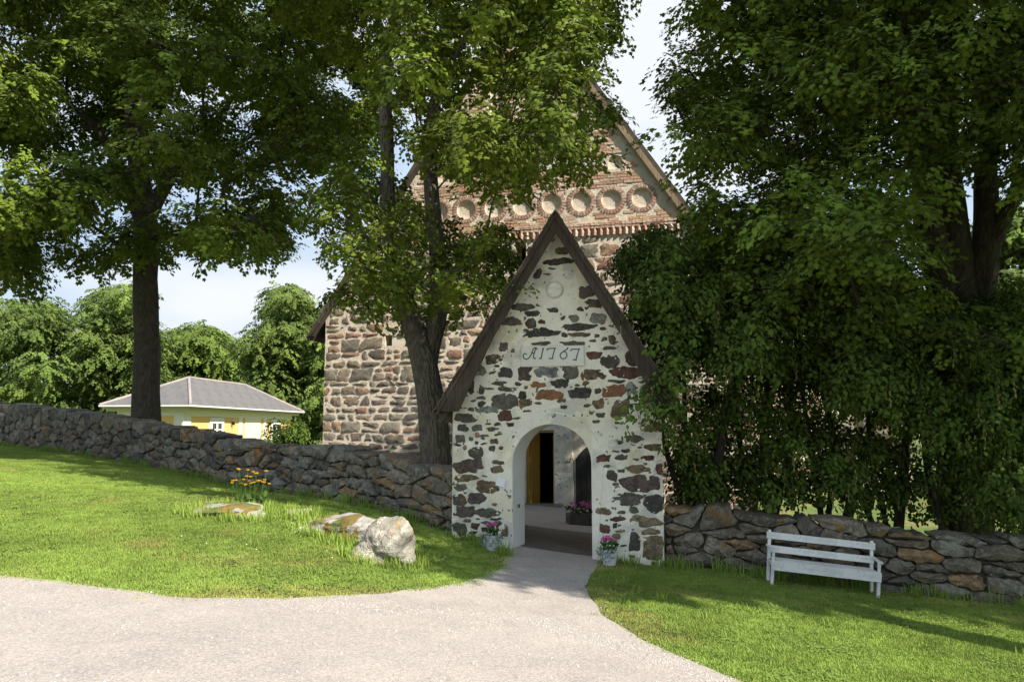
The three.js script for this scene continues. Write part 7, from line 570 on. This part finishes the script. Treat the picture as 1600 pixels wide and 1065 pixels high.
{
  const g = ground(-1.33, -14.6) - .3;
  tree('maple_tree', 'forked maple growing between the wall and the gatehouse roof', [[[-1.33, g, -14.6], [-1.36, 1.13, -14.6], [-1.44, 1.93, -14.6], [-1.58, 2.75, -14.6], [-1.72, 3.3, -14.6], [-1.98, 4.05, -14.6], [-2.22, 4.99, -14.5], [-2.3, 6.05, -14.4], [-2.34, 7.28, -14.4], [-2.39, 8.23, -14.3], [-2.1, 9.94, -14.2]], [[-1.6, 2.5, -14.62], [-1.5, 3.2, -14.65], [-1.37, 3.82, -14.7], [-1.4, 4.93, -14.8], [-1.53, 6.17, -14.8], [-1.57, 7.18, -14.8], [-1.35, 8.67, -14.7], [-1.24, 10.7, -14.6]], [[-2.35, 7.6, -14.4], [-1.89, 8, -14.2], [-1.58, 8.09, -14]]],
    [[.34, .29, .265, .25, .19, .155, .135, .12, .105, .09, .05], [.17, .18, .165, .145, .125, .105, .085, .05], [.06, .045, .035]], middleTreeClumps, middleSprays, M.mapleLeaf, M.bark, 62, 511, { bough: .035, yellow: .35 });
}
{
  const g = ground(8.35, -15) - .3;
  tree('maple_tree', 'broad maple with several upright limbs behind the white bench', [[[8.35, g, -15], [8.39, 1.35, -15], [8.44, 2.54, -15], [8.46, 3.5, -15], [8.45, 4.4, -15], [8.52, 5.25, -15.1], [8.51, 6.55, -15.2], [8.56, 8.29, -15.3], [8.88, 11.05, -15.4], [9, 13, -15.4]], [[8.4, 3.2, -15], [8.2, 4.3, -14.95], [8.03, 4.96, -14.9], [7.88, 5.8, -14.8], [7.73, 6.98, -14.6], [7.48, 8.48, -14.3], [7.26, 10.58, -14]], [[8.5, 3.2, -15], [8.89, 4.46, -14.9], [9.04, 5.33, -14.9], [9.14, 6.49, -15], [9.43, 8.2, -15.1], [9.85, 11.62, -15.2]], [[9.02, 4.96, -14.9], [9.27, 5.74, -14.6], [9.55, 6.42, -14.4], [10.03, 7.73, -14]]],
    [[.5, .42, .4, .4, .3, .26, .22, .18, .12, .06], [.26, .27, .25, .2, .16, .11, .06], [.26, .24, .2, .18, .14, .07], [.16, .13, .11, .07]], rightMapleClumps, rightSprays, M.mapleLeaf, M.darkBark, 50, 521, { bough: .055, yellow: .1 });
}
{ // maple added out of view, its crown shaped to shade bench and gate
  const g = ground(11, -5.2) - .3;
  tree('maple_tree', 'added unseen maple beside the drive, shaped to shade bench and gatehouse', [[[11, g, -5.2], [11, 1.5, -5.2], [10.9, 3.5, -5.3], [10.6, 6, -5.6], [10.3, 9, -5.9], [10.2, 12, -6]]], [[.45, .36, .33, .27, .18, .06]], addedMapleClumps, mapleSprays, M.mapleLeaf, M.darkBark, 46, 531, { bough: .055 });
}
// box elders hung with seed keys, in a row behind the right wall
const hedgeLabels = ['box elder hung with seed keys, leaning over the gatehouse roof', 'second box elder along the wall, counting from the gatehouse', 'third box elder from the gatehouse, behind the white bench', 'fourth box elder along the wall, counting from the gatehouse', 'fifth box elder from the gatehouse, in front of the broad maple', 'sixth box elder from the gatehouse, past the broad maple'];
hedgeTreeClumps.forEach((h, k) => {
  const R = rng(600 + k), y = ground(h.x, h.z) - .2, cy = h.c.reduce((s, c) => s + c[1], 0) / h.c.length, cx = h.c.reduce((s, c) => s + c[0], 0) / h.c.length;
  const stems = [], radii = [];
  for (let i = 0; i < 3; i++) { const a = i * 2.1 + R() * 1.2, dx = Math.cos(a) * (.15 + .2 * R()), dz = Math.sin(a) * .2; stems.push([[h.x + dx * .3, i ? y + .25 : y, h.z + dz * .3], [h.x + dx, y + .9, h.z + dz], [h.x + dx * 2.2 + (R() - .5) * .3, y + 2, h.z + dz * 2], [lerp(h.x, cx, .5) + dx * 3.5, cy + .4, h.z + dz * 3], [lerp(h.x, cx, .8) + dx * 4, cy + 1.3, h.z + dz * 3.5]]); radii.push(i ? [.055, .05, .045, .03, .015] : [.11, .09, .07, .05, .02]); }
  tree('box_elder', hedgeLabels[k], stems, radii, h.c, hedgeSprays, M.hedgeLeaf, M.darkBark, 105, 610 + k * 3, { bough: .03, seeds: .2, yellow: .12, group: 'box elders along the right wall', upward: .7 });
});
function lime(label, clumps, leafM, sprays, per, seed, o = {}) {
  const cx = clumps.reduce((s, c) => s + c[0], 0) / clumps.length, cz = clumps.reduce((s, c) => s + c[2], 0) / clumps.length, top = Math.max(...clumps.map((c) => c[1])), y = ground(cx, cz) - .3, r = o.r ?? .3;
  tree(o.name ?? 'lime_tree', label, [[[cx, y, cz], [cx + .1, y + 2, cz], [cx - .1, lerp(y, top, .5), cz], [cx, top - .6, cz]]], [[r, r * .85, r * .6, .05]], clumps, sprays, leafM, M.bark, per, seed, { yellow: .22, ...o });
}
lime('bright green lime tree beyond the wall, farthest from the church', limeAClumps, M.limeLeaf, limeSprays, 15, 701);
lime('bright green lime tree behind the trunk of the tall maple', limeBClumps, M.limeLeaf, limeSprays, 17, 703);
lime('slender lime tree between the yellow house and the church', limeCClumps, M.limeLeaf, limeSprays, 20, 705);
lime('broad dark green tree behind the yellow house roof', farAClumps, M.farLeaf, farSprays, 12, 707, { name: 'broadleaf_tree', r: .5, yellow: .15 });

// ---------- trees beyond the churchyard on the right, and a far wood ----------
{
  const R = rng(811), mk = (x, z, h, w, n) => { const y = ground(x, z), c = []; for (let i = 0; i < n; i++) { const t = R(), a = R() * 6.28, q = Math.sqrt(R()) * w * Math.sin(Math.PI * (.15 + .8 * t)); c.push([x + Math.cos(a) * q, y + h * (.16 + .84 * t), z + Math.sin(a) * q, w * (.26 + .12 * R())]); } return c; };
  lime('pale green tree seen between the limbs of the broad maple', mk(21, -33, 11, 4, 46), M.limeLeaf, limeSprays, 26, 821, { name: 'broadleaf_tree' });
  lime('round tree far behind the churchyard, past the low stone building', mk(30, -40, 12, 5, 50), M.farLeaf, limeSprays, 22, 823, { name: 'broadleaf_tree' });
  lime('tree beside the low churchyard building', mk(15.5, -44, 10, 4, 40), M.farLeaf, limeSprays, 22, 825, { name: 'broadleaf_tree' });
  const wood = new THREE.Group(); const list = [], cols = [];
  for (let i = 0; i < 2600; i++) { const a = -1.25 + 2.5 * (i % 130) / 130 + (R() - .5) * .05, d = 95 + R() * 25, x = Math.sin(a) * d, z = -Math.cos(a) * d, h = 7 + 5 * perlin.noise(a * 9, 1.1, 2.2) + 3 * R(), t = R(); list.push(new THREE.Matrix4().compose(V(x, 1 + h * t, z), new THREE.Quaternion().setFromEuler(new THREE.Euler(R() - .5, R() * 6, R() - .5)), V(2.2, 2.2, 2.2))); const b = .7 + .5 * R(); cols.push(C(b, b, b)); }
  const im = instances('distant_wood', farSprays[0], M.farLeaf, list, scene, cols); im.userData.label = 'distant wood on the horizon'; im.userData.category = 'wood';
}
// ---------- shrub against the church corner ----------
{
  const x = -6.75, z = -25, y = ground(x, z), c = [], R = rng(831); for (let i = 0; i < 26; i++) c.push([x + (R() - .5) * .9, y + .4 + 1.2 * R(), z + (R() - .5) * 1.2, .3 + .2 * R()]);
  const t = thing('dark_shrub', 'dark leafy shrub against the corner of the church', 'shrub', x, y, z); const b = V(x, y, z);
  limbs(t, b, [[[x, y - .1, z], [x + .05, y + .8, z], [x, y + 1.6, z]]], [[.06, .05, .02]], M.darkBark); foliage(t, b, c, hedgeSprays, M.hedgeLeaf, 90, 833, { yellow: .1 });
}
// ---------- low churchyard building far right ----------
{
  const h = thing('low_stone_building', 'low stone building with pale roof half hidden behind the box elders', 'building', 12.6, -.8, -33, deg(-12));
  part('wall', box(7, 5.6, 6, 0, 2.8, -3), M.mortar, h);
  const s = new THREE.Shape(); s.moveTo(-3.4, 0).lineTo(3.4, 0).lineTo(0, 2.4); const g = new THREE.ExtrudeGeometry(s, { depth: 7.4, bevelEnabled: false }); g.rotateY(Math.PI / 2); g.translate(-3.7, 5.62, -3); part('roof', g, std({ color: C(.42, .41, .4), roughness: .7 }), h);
  const R = rng(841); for (const cell of rubbleCells(7, 5.4, .5, .7, .8, 843, .1)) { let q = insetPoly(cell, .06); if (!q) continue; q = roundPoly(q, 1, .22); const st = stoneGeometry(q.map(([a, b]) => [a - 3.5, b + .1]), .02, .05, R, .02, .04); if (st) part('stone', st, M.fieldstone[Math.floor(R() * 8)], h); }
}
// ---------- white bench ----------
{
  const y0 = ground(3.8, -12.1), y1 = ground(5.35, -11.75), b = thing('garden_bench', 'white painted slatted wooden bench in front of the low stone wall', 'bench', 4.49, (y0 + y1) / 2, -11.93, deg(-8));
  b.rotation.order = 'YXZ'; b.rotation.z = Math.atan2(y1 - y0, 1.5);
  const L = 1.66, w = M.whitePaint; b.scale.setScalar(.91);
  for (const s of [-1, 1]) {
    part('rear_post', turned(chamferBox(.05, .84, .055), deg(-9), 0, 0, s * (L / 2 - .03), .4, -.2), w, b);
    part('front_leg', turned(chamferBox(.05, .4, .055), 0, 0, 0, s * (L / 2 - .03), .18, .2), w, b);
    part('armrest', turned(chamferBox(.055, .035, .5), deg(3), 0, 0, s * (L / 2 - .01), .55, -.02), w, b);
    part('arm_post', turned(chamferBox(.045, .2, .045), 0, 0, 0, s * (L / 2 - .03), .45, .19), w, b);
    part('end_rail', turned(chamferBox(.04, .06, .4), 0, 0, 0, s * (L / 2 - .03), .33, 0), w, b);
  }
  part('back_slat', turned(chamferBox(L + .04, .112, .025), deg(-9), 0, 0, 0, .73, -.222), w, b);
  part('back_slat', turned(chamferBox(L, .112, .025), deg(-9), 0, 0, 0, .52, -.19), w, b);
  for (let i = 0; i < 3; i++) part('seat_board', turned(chamferBox(L - .08, .024, .12), deg(3), 0, 0, 0, .385 - .003 * i, .13 - i * .13), w, b);
  part('apron', turned(chamferBox(L, .145, .025), 0, 0, 0, 0, .315, .235), w, b);
}
// ---------- rocks in the lawn ----------
function rock(label, x, z, sx, sy, sz, sink, seed, turn = 0, o = {}) {
  const g = new THREE.IcosahedronGeometry(1, 24), p = g.attributes.position, uv = g.attributes.uv, q = V(0, 0, 0), sh = o.shape ?? (() => 1);
  for (let i = 0; i < p.count; i++) {
    q.fromBufferAttribute(p, i).normalize(); const box_ = Math.pow(Math.pow(Math.abs(q.x), 3.2) + Math.pow(Math.abs(q.y), 3.2) + Math.pow(Math.abs(q.z), 3.2), -1 / 3.2);
    let r = box_ * (.92 + .24 * perlin.noise(q.x * 1.3 + seed, q.y * 1.3, q.z * 1.3) + .09 * perlin.noise(q.x * 3.5, q.y * 3.5 + seed, q.z * 3.5) + .035 * perlin.noise(q.x * 9 + seed, q.y * 9, q.z * 9) + .014 * perlin.noise(q.x * 22, q.y * 22, q.z * 22 + seed)) * sh(q);
    p.setXYZ(i, q.x * r * sx, q.y * r * sy, q.z * r * sz); uv.setXY(i, q.x * r * sx + q.z * r * sz * .6, q.y * r * sy + q.z * r * sz * .5);
  }
  g.computeVertexNormals(); const m = new THREE.Mesh(mergeVerts(g), o.mat ?? M.boulder); m.name = numbered('rock'); m.position.set(x, ground(x, z) + sy - sink, z); m.rotation.y = turn; scene.add(m); return tag(m, label, 'rock');
}
function mergeVerts(g) { const c = toCreasedNormals(g, 1.0); return c; }
const texMossy = texture(512, 1.2, true, (u, v) => { const a = tileFbm(u, v, 6, 5, 161), f = tileNoise(u * 200, v * 200, 200, 163), m = smooth(a, .5, .58), o = smooth(tileFbm(u, v, 9, 4, 167), .55, .65), k = .5 + .5 * tileFbm(u, v, 30, 3, 169) + .25 * (f - .5); return [lerp(.5 * k, lerp(.14, .26, o) * (.6 + .6 * f), m), lerp(.47 * k, .16 * (.6 + .6 * f), m), lerp(.42 * k, .04 * (.6 + .6 * f), m)]; });
const mossRock = std({ map: texMossy, bumpMap: bumpRock, bumpScale: .03 });
rock('large grey boulder in the lawn before the wall', -1.66, -10.7, .41, .37, .34, .18, 3.1, .2, { shape: (q) => 1 - .3 * smooth(-q.x - .1 + q.y * .2, .25, .9) * smooth(q.y, -.2, .6) });
rock('mossy low rock right behind the large boulder', -2.35, -11.75, .62, .3, .4, .3, 8.3, -.3, { mat: mossRock });
rock('flat mossy rock face below the yellow flowers', -4.25, -12.25, .56, .2, .5, .25, 12.7, .1, { mat: mossRock });
rock('small flat rock between the mossy rocks', -3.45, -12.9, .32, .14, .24, .2, 17.9, .4);
rock('small pale stone beside the flat mossy rock', -4.75, -12.9, .14, .08, .1, .08, 21.1, .8);
rock('tiny grey stone at the foot of the mossy low rock', -2.95, -11.5, .12, .08, .09, .08, 23.3, .1);
// ---------- flower pots by the arch, trough in the yard ----------
const petal = leafMat(.75, .2, .48, .25), silver = leafMat(.3, .38, .33, .2);
function blossoms(parent, spots, n, r, seed) { const R = rng(seed), pos = [], idx = []; for (const [x, y, z] of spots) for (let i = 0; i < n; i++) { const a = R() * 6.28, u = R() * 2 - 1, q = Math.sqrt(1 - u * u), d = V(q * Math.cos(a), u, q * Math.sin(a)); for (let k = 0; k < 5; k++) leafInto(pos, idx, ovalOutline, .022, new THREE.Matrix4().compose(V(x + d.x * r, y + d.y * r * .8, z + d.z * r), new THREE.Quaternion().setFromUnitVectors(V(0, 0, 1), d).multiply(new THREE.Quaternion().setFromAxisAngle(V(0, 0, 1), k * 1.257 + a)), V(1, 1, 1)), .2); } part('blossoms', geometryFrom(pos, idx), petal, parent).userData.kind = 'stuff'; }
function leavesAt(parent, name, mat, n, size, seed, place) { const R = rng(seed), pos = [], idx = []; for (let i = 0; i < n; i++) { const p = place(R); leafInto(pos, idx, ovalOutline, size * (.7 + .6 * R()), new THREE.Matrix4().compose(p, new THREE.Quaternion().setFromEuler(new THREE.Euler(R() * 6, R() * 6, R() * 6)), V(1, 1, 1)), .2); } part(name, geometryFrom(pos, idx), mat, parent).userData.kind = 'stuff'; }
function flowerPot(label, x, z, turn, seed, side) {
  const t = thing('flower_pot', label, 'flower pot', x, ground(x, z), z, turn, 'flower pots beside the arch');
  const prof = [[.001, 0], [.085, 0], [.095, .02], [.125, .22], [.13, .235], [.122, .24], [.112, .225], [.001, .21]].map(([a, b]) => new THREE.Vector2(a, b));
  part('pot', new THREE.LatheGeometry(prof, 28), std({ color: C(.7, .72, .74), roughness: .5 }), t);
  leavesAt(t, 'leaves', leafMat(.07, .16, .03), 90, .06, seed, (R) => { const a = R() * 6.28, r = .13 * Math.sqrt(R()); return V(Math.cos(a) * r, .24 + .12 * R(), Math.sin(a) * r); });
  leavesAt(t, 'trailing_leaves', silver, 210, .035, seed + 1, (R) => { const a = side + (R() - .5) * 3.4, r = .125 + .05 * R(); return V(Math.cos(a) * r, .27 - .27 * R() * R() - .02, Math.sin(a) * r); });
  const R = rng(seed + 2), s = []; for (let i = 0; i < 8; i++) s.push([(R() - .5) * .24, .37 + .07 * R(), (R() - .5) * .18]); blossoms(t, s, 16, .035, seed + 3);
}
flowerPot('pink geraniums in a pot by the whitewashed jamb, pot half hidden by trailing leaves', -.32, -12.72, 0, 901, 1.8);
flowerPot('pink geraniums in a white pot on grass, at the jamb next to the bench', 1.48, -12.42, 0, 911, 2.8);
{
  const x = 1.5, z = -17.6, t = thing('flower_trough', 'stone trough of pink flowers inside the churchyard', 'planter', x, ground(x, z), z, .2);
  part('trough', turned(chamferBox(.62, .26, .36, .03), 0, 0, 0, 0, .13, 0), stoneMat(.2, .19, .17), t);
  leavesAt(t, 'leaves', leafMat(.05, .11, .025), 150, .07, 921, (R) => V((R() - .5) * .6, .24 + .14 * R(), (R() - .5) * .34));
  const R = rng(923), s = []; for (let i = 0; i < 14; i++) s.push([(R() - .5) * .5, .38 + .1 * R(), (R() - .5) * .26]); blossoms(t, s, 14, .05, 925);
}
// ---------- yellow flowers against the wall ----------
{
  const x = -4.15, z = -12.9, t = thing('yellow_flowers', 'clump of tall yellow hawkweed flowers in front of the wall', 'flowers', x, ground(x, z), z), R = rng(931), st = [], hd = [], idx = [];
  for (let i = 0; i < 26; i++) { const a = (R() - .5) * .5, b = (R() - .5) * .3, h = .36 + .26 * R(), tip = V(a * 1.15 + (R() - .5) * .08, h, b); st.push(tubeGeometry([V(a, 0, b), V(a * 1.02, h * .5, b), tip], [.006, .004, .003], 4, 4)); for (let k = 0; k < 12; k++) leafInto(hd, idx, ovalOutline, .036, new THREE.Matrix4().compose(tip, new THREE.Quaternion().setFromEuler(new THREE.Euler(.9 + .3 * (k % 2), k * .524, 0, 'YXZ')), V(1, 1, 1)), .1); }
  part('stems', mergeGeometries(st), leafMat(.1, .19, .03), t); part('flower_heads', geometryFrom(hd, idx), leafMat(.85, .55, .02, .2), t).userData.kind = 'stuff';
  leavesAt(t, 'leaves', leafMat(.1, .18, .03), 80, .1, 933, (R2) => V((R2() - .5) * .55, .03 + .16 * R2(), (R2() - .5) * .3));
}
// ---------- grass ----------
function tuft(n, h, spread, seed) { const R = rng(seed), pos = [], idx = []; for (let i = 0; i < n; i++) { const x = (R() - .5) * spread, z = (R() - .5) * spread, a = R() * 6.28, l = h * (.55 + .8 * R()), w = .0035 + .003 * R() + h * .012, bx = Math.cos(a) * l * .55 * (R() + .2), bz = Math.sin(a) * l * .55 * (R() + .2), cx = Math.cos(a + 1.57) * w, cz = Math.sin(a + 1.57) * w, o = pos.length / 3; pos.push(x - cx, -.005, z - cz, x + cx, -.005, z + cz, x + bx * .45 - cx * .8, l * .6, z + bz * .45 - cz * .8, x + bx * .45 + cx * .8, l * .6, z + bz * .45 + cz * .8, x + bx, l, z + bz); idx.push(o, o + 1, o + 2, o + 1, o + 3, o + 2, o + 2, o + 3, o + 4); } return geometryFrom(pos, idx); }
{
  const R = rng(951), mown = tuft(38, .022, .17, 953), lists = [], cols = [], tall = tuft(22, .16, .2, 957), tl = [], tc = [];
  const wallA = deg(-42), behindLeft = (x, z) => { const dx = x + .92, dz = z + 13.45; return dx * Math.sin(wallA) + dz * Math.cos(wallA); };   // metres in front of the left wall
  const wallB = deg(-14), behindRight = (x, z) => (x - 2.42) * Math.sin(wallB) + (z + 12.95) * Math.cos(wallB);
  const add = (x, z) => {
    const d = driveDistance(x, z); if (d < -.02 && !(d > -.22 && R() < .12 * smooth(d, -.22, 0))) return; const f = x < .7 ? behindLeft(x, z) : behindRight(x, z); if (f < .02) return; const gf = z + 13 - (x - .73) * .176; if (x > -1.1 && x < 2.5 && gf < .02) return;
    const dry = smooth(perlin.noise(x * .55, 2.2, z * .8) + .5 * perlin.noise(x * 1.9, 5.2, z * 2.3) + .55 * smooth(d, .9, 0) - .1, .12, .6);
    if (R() < .3 * dry * smooth(d, .6, .05)) return;
    const s = .75 + .5 * R(); lists.push(new THREE.Matrix4().compose(V(x, ground(x, z), z), new THREE.Quaternion().setFromEuler(new THREE.Euler(0, R() * 6.28, 0)), V(1, s * lerp(1, .75, smooth(d, .5, 0)), 1)));
    const b = .82 + .34 * R() + .3 * perlin.noise(x * .35, 7.7, z * .35) + .22 * perlin.noise(x * 1.6, 3.7, z * 1.6); if (R() < .004) { tl.push(new THREE.Matrix4().compose(V(x, ground(x, z), z), new THREE.Quaternion().setFromEuler(new THREE.Euler(0, R() * 6.28, 0)), V(.8, .25 + .3 * R(), .8))); tc.push(C(.95, 1, .9)); } cols.push(C(b * lerp(1, 1.3, dry), b * lerp(1, 1.0, dry), b * lerp(1, 1.4, dry)));
    const edge = Math.max(smooth(f, .35, .02), x > -1.1 && x < 2.6 && d > .1 ? .8 * smooth(gf, .3, .03) : 0); if (R() < edge * .35) { tl.push(new THREE.Matrix4().compose(V(x, ground(x, z), z), new THREE.Quaternion().setFromEuler(new THREE.Euler(0, R() * 6.28, 0)), V(1, .5 + .9 * R(), 1))); tc.push(C(.9, .95, .9)); }
  };
  for (let i = 0; i < 105000; i++) { const Z = 3.5 + 26 * Math.pow(R(), 1.25), x = (R() * 2 - 1) * (Z * .68 + 1.2); add(x, -Z); }
  for (const [rx, rz, r0, r1, n] of [[-1.66, -10.7, .36, .55, 40], [-2.35, -11.75, .4, .8, 90], [-4.25, -12.3, .3, .8, 70], [-3.45, -12.6, .1, .6, 60]]) for (let i = 0; i < n; i++) { const a = R() * 6.28, r = lerp(r0, r1, R()), x = rx + Math.cos(a) * r, z = rz + Math.sin(a) * r; tl.push(new THREE.Matrix4().compose(V(x, ground(x, z), z), new THREE.Quaternion().setFromEuler(new THREE.Euler(0, a * 3, 0)), V(1, .4 + .6 * R(), 1))); tc.push(C(1.1, 1.1, 1)); }
  const a = instances('mown_grass', mown, M.grass, lists, scene, cols); tag(a, 'short mown grass of the lawns', 'grass');
  const b = instances('tall_grass', tall, M.grass, tl, scene, tc); tag(b, 'longer grass along the walls and rocks', 'grass');
  const cl = []; for (let i = 0; i < 2600; i++) { const Z = 5 + 9 * R(), x = (R() * 2 - 1) * Z * .66, z = -Z; if (driveDistance(x, z) < .08 || (x < .7 ? behindLeft(x, z) : behindRight(x, z)) < .1) continue; if (perlin.noise(x * .9, 12.2, z * .9) + .3 * R() < .12) continue; cl.push(new THREE.Matrix4().compose(V(x, ground(x, z) + .02, z), new THREE.Quaternion().setFromEuler(new THREE.Euler(0, R() * 6.28, 0)), V(1, 1, 1).multiplyScalar(.8 + .6 * R()))); }
  { const pos = [], idx = [], q = rng(961); for (let i = 0; i < 14; i++) leafInto(pos, idx, ovalOutline, .02 + .014 * q(), new THREE.Matrix4().compose(V((q() - .5) * .16, .012 * q(), (q() - .5) * .16), new THREE.Quaternion().setFromEuler(new THREE.Euler(-1.35 + .4 * q(), q() * 6.3, 0, 'YXZ')), V(1, 1, 1)), .1); tag(instances('clover', geometryFrom(pos, idx), leafMat(.2, .29, .055, .25), cl, scene), 'patches of clover leaves in the lawns', 'clover'); }
  // clover heads and daisies
  const dz = []; for (let i = 0; i < 26; i++) { const x = -5 + R() * 4.2, z = -10 - R() * 3.4; if (behindLeft(x, z) > .1) dz.push(new THREE.Matrix4().compose(V(x, ground(x, z) + .04, z), new THREE.Quaternion(), V(1, .7, 1))); }
  tag(instances('daisies', new THREE.IcosahedronGeometry(.009, 1), std({ color: C(.8, .8, .76) }), dz, scene), 'scattered white daisies in the left lawn', 'daisies');
  // loose grit on the drive
  const gr = [], gc = []; for (let i = 0; i < 16000; i++) { const Z = 3.8 + 9 * Math.pow(R(), 1.3), x = (R() * 2 - 1) * (Z * .68 + .5), d = driveDistance(x, -Z); if (d > .12 || (d < -.25 && R() < .55)) continue; const s = .003 + .006 * R() * R() + (R() < .02 ? .008 : 0); gr.push(new THREE.Matrix4().compose(V(x, ground(x, -Z) + .013, -Z), new THREE.Quaternion().setFromEuler(new THREE.Euler(R() * 6, R() * 6, R() * 6)), V(s * 1.3, s * .8, s))); const k = .3 + .35 * R(); gc.push(C(k, k * .93, k * .84)); }
  for (let i = 0; i < 2300; i++) { const t = R() * 3, k = Math.min(2, Math.floor(t)), c = [[-2.2, -7.75], [.2, -8.1], [1.15, -7.1], [2.1, -5.7]], x = lerp(c[k][0], c[k + 1][0], t - k) + (R() + R() - 1) * .4, z = lerp(c[k][1], c[k + 1][1], t - k) + (R() + R() - 1) * .42, s = .003 + .005 * R(); if (driveDistance(x, z) > .03) continue; gr.push(new THREE.Matrix4().compose(V(x, ground(x, z) + .013, z), new THREE.Quaternion().setFromEuler(new THREE.Euler(R() * 6, R() * 6, R() * 6)), V(s * 1.3, s * .7, s))); const q = .36 + .22 * R(); gc.push(C(q, q * .95, q * .88)); }
  tag(instances('loose_grit', new THREE.IcosahedronGeometry(1, 0), std({ color: C(1, 1, 1) }), gr, scene, gc), 'loose grit scattered on the gravel drive', 'gravel');
}
scene.traverse((o) => { if (o.isMesh) { o.castShadow = true; o.receiveShadow = true; } });
renderer.render(scene, camera);
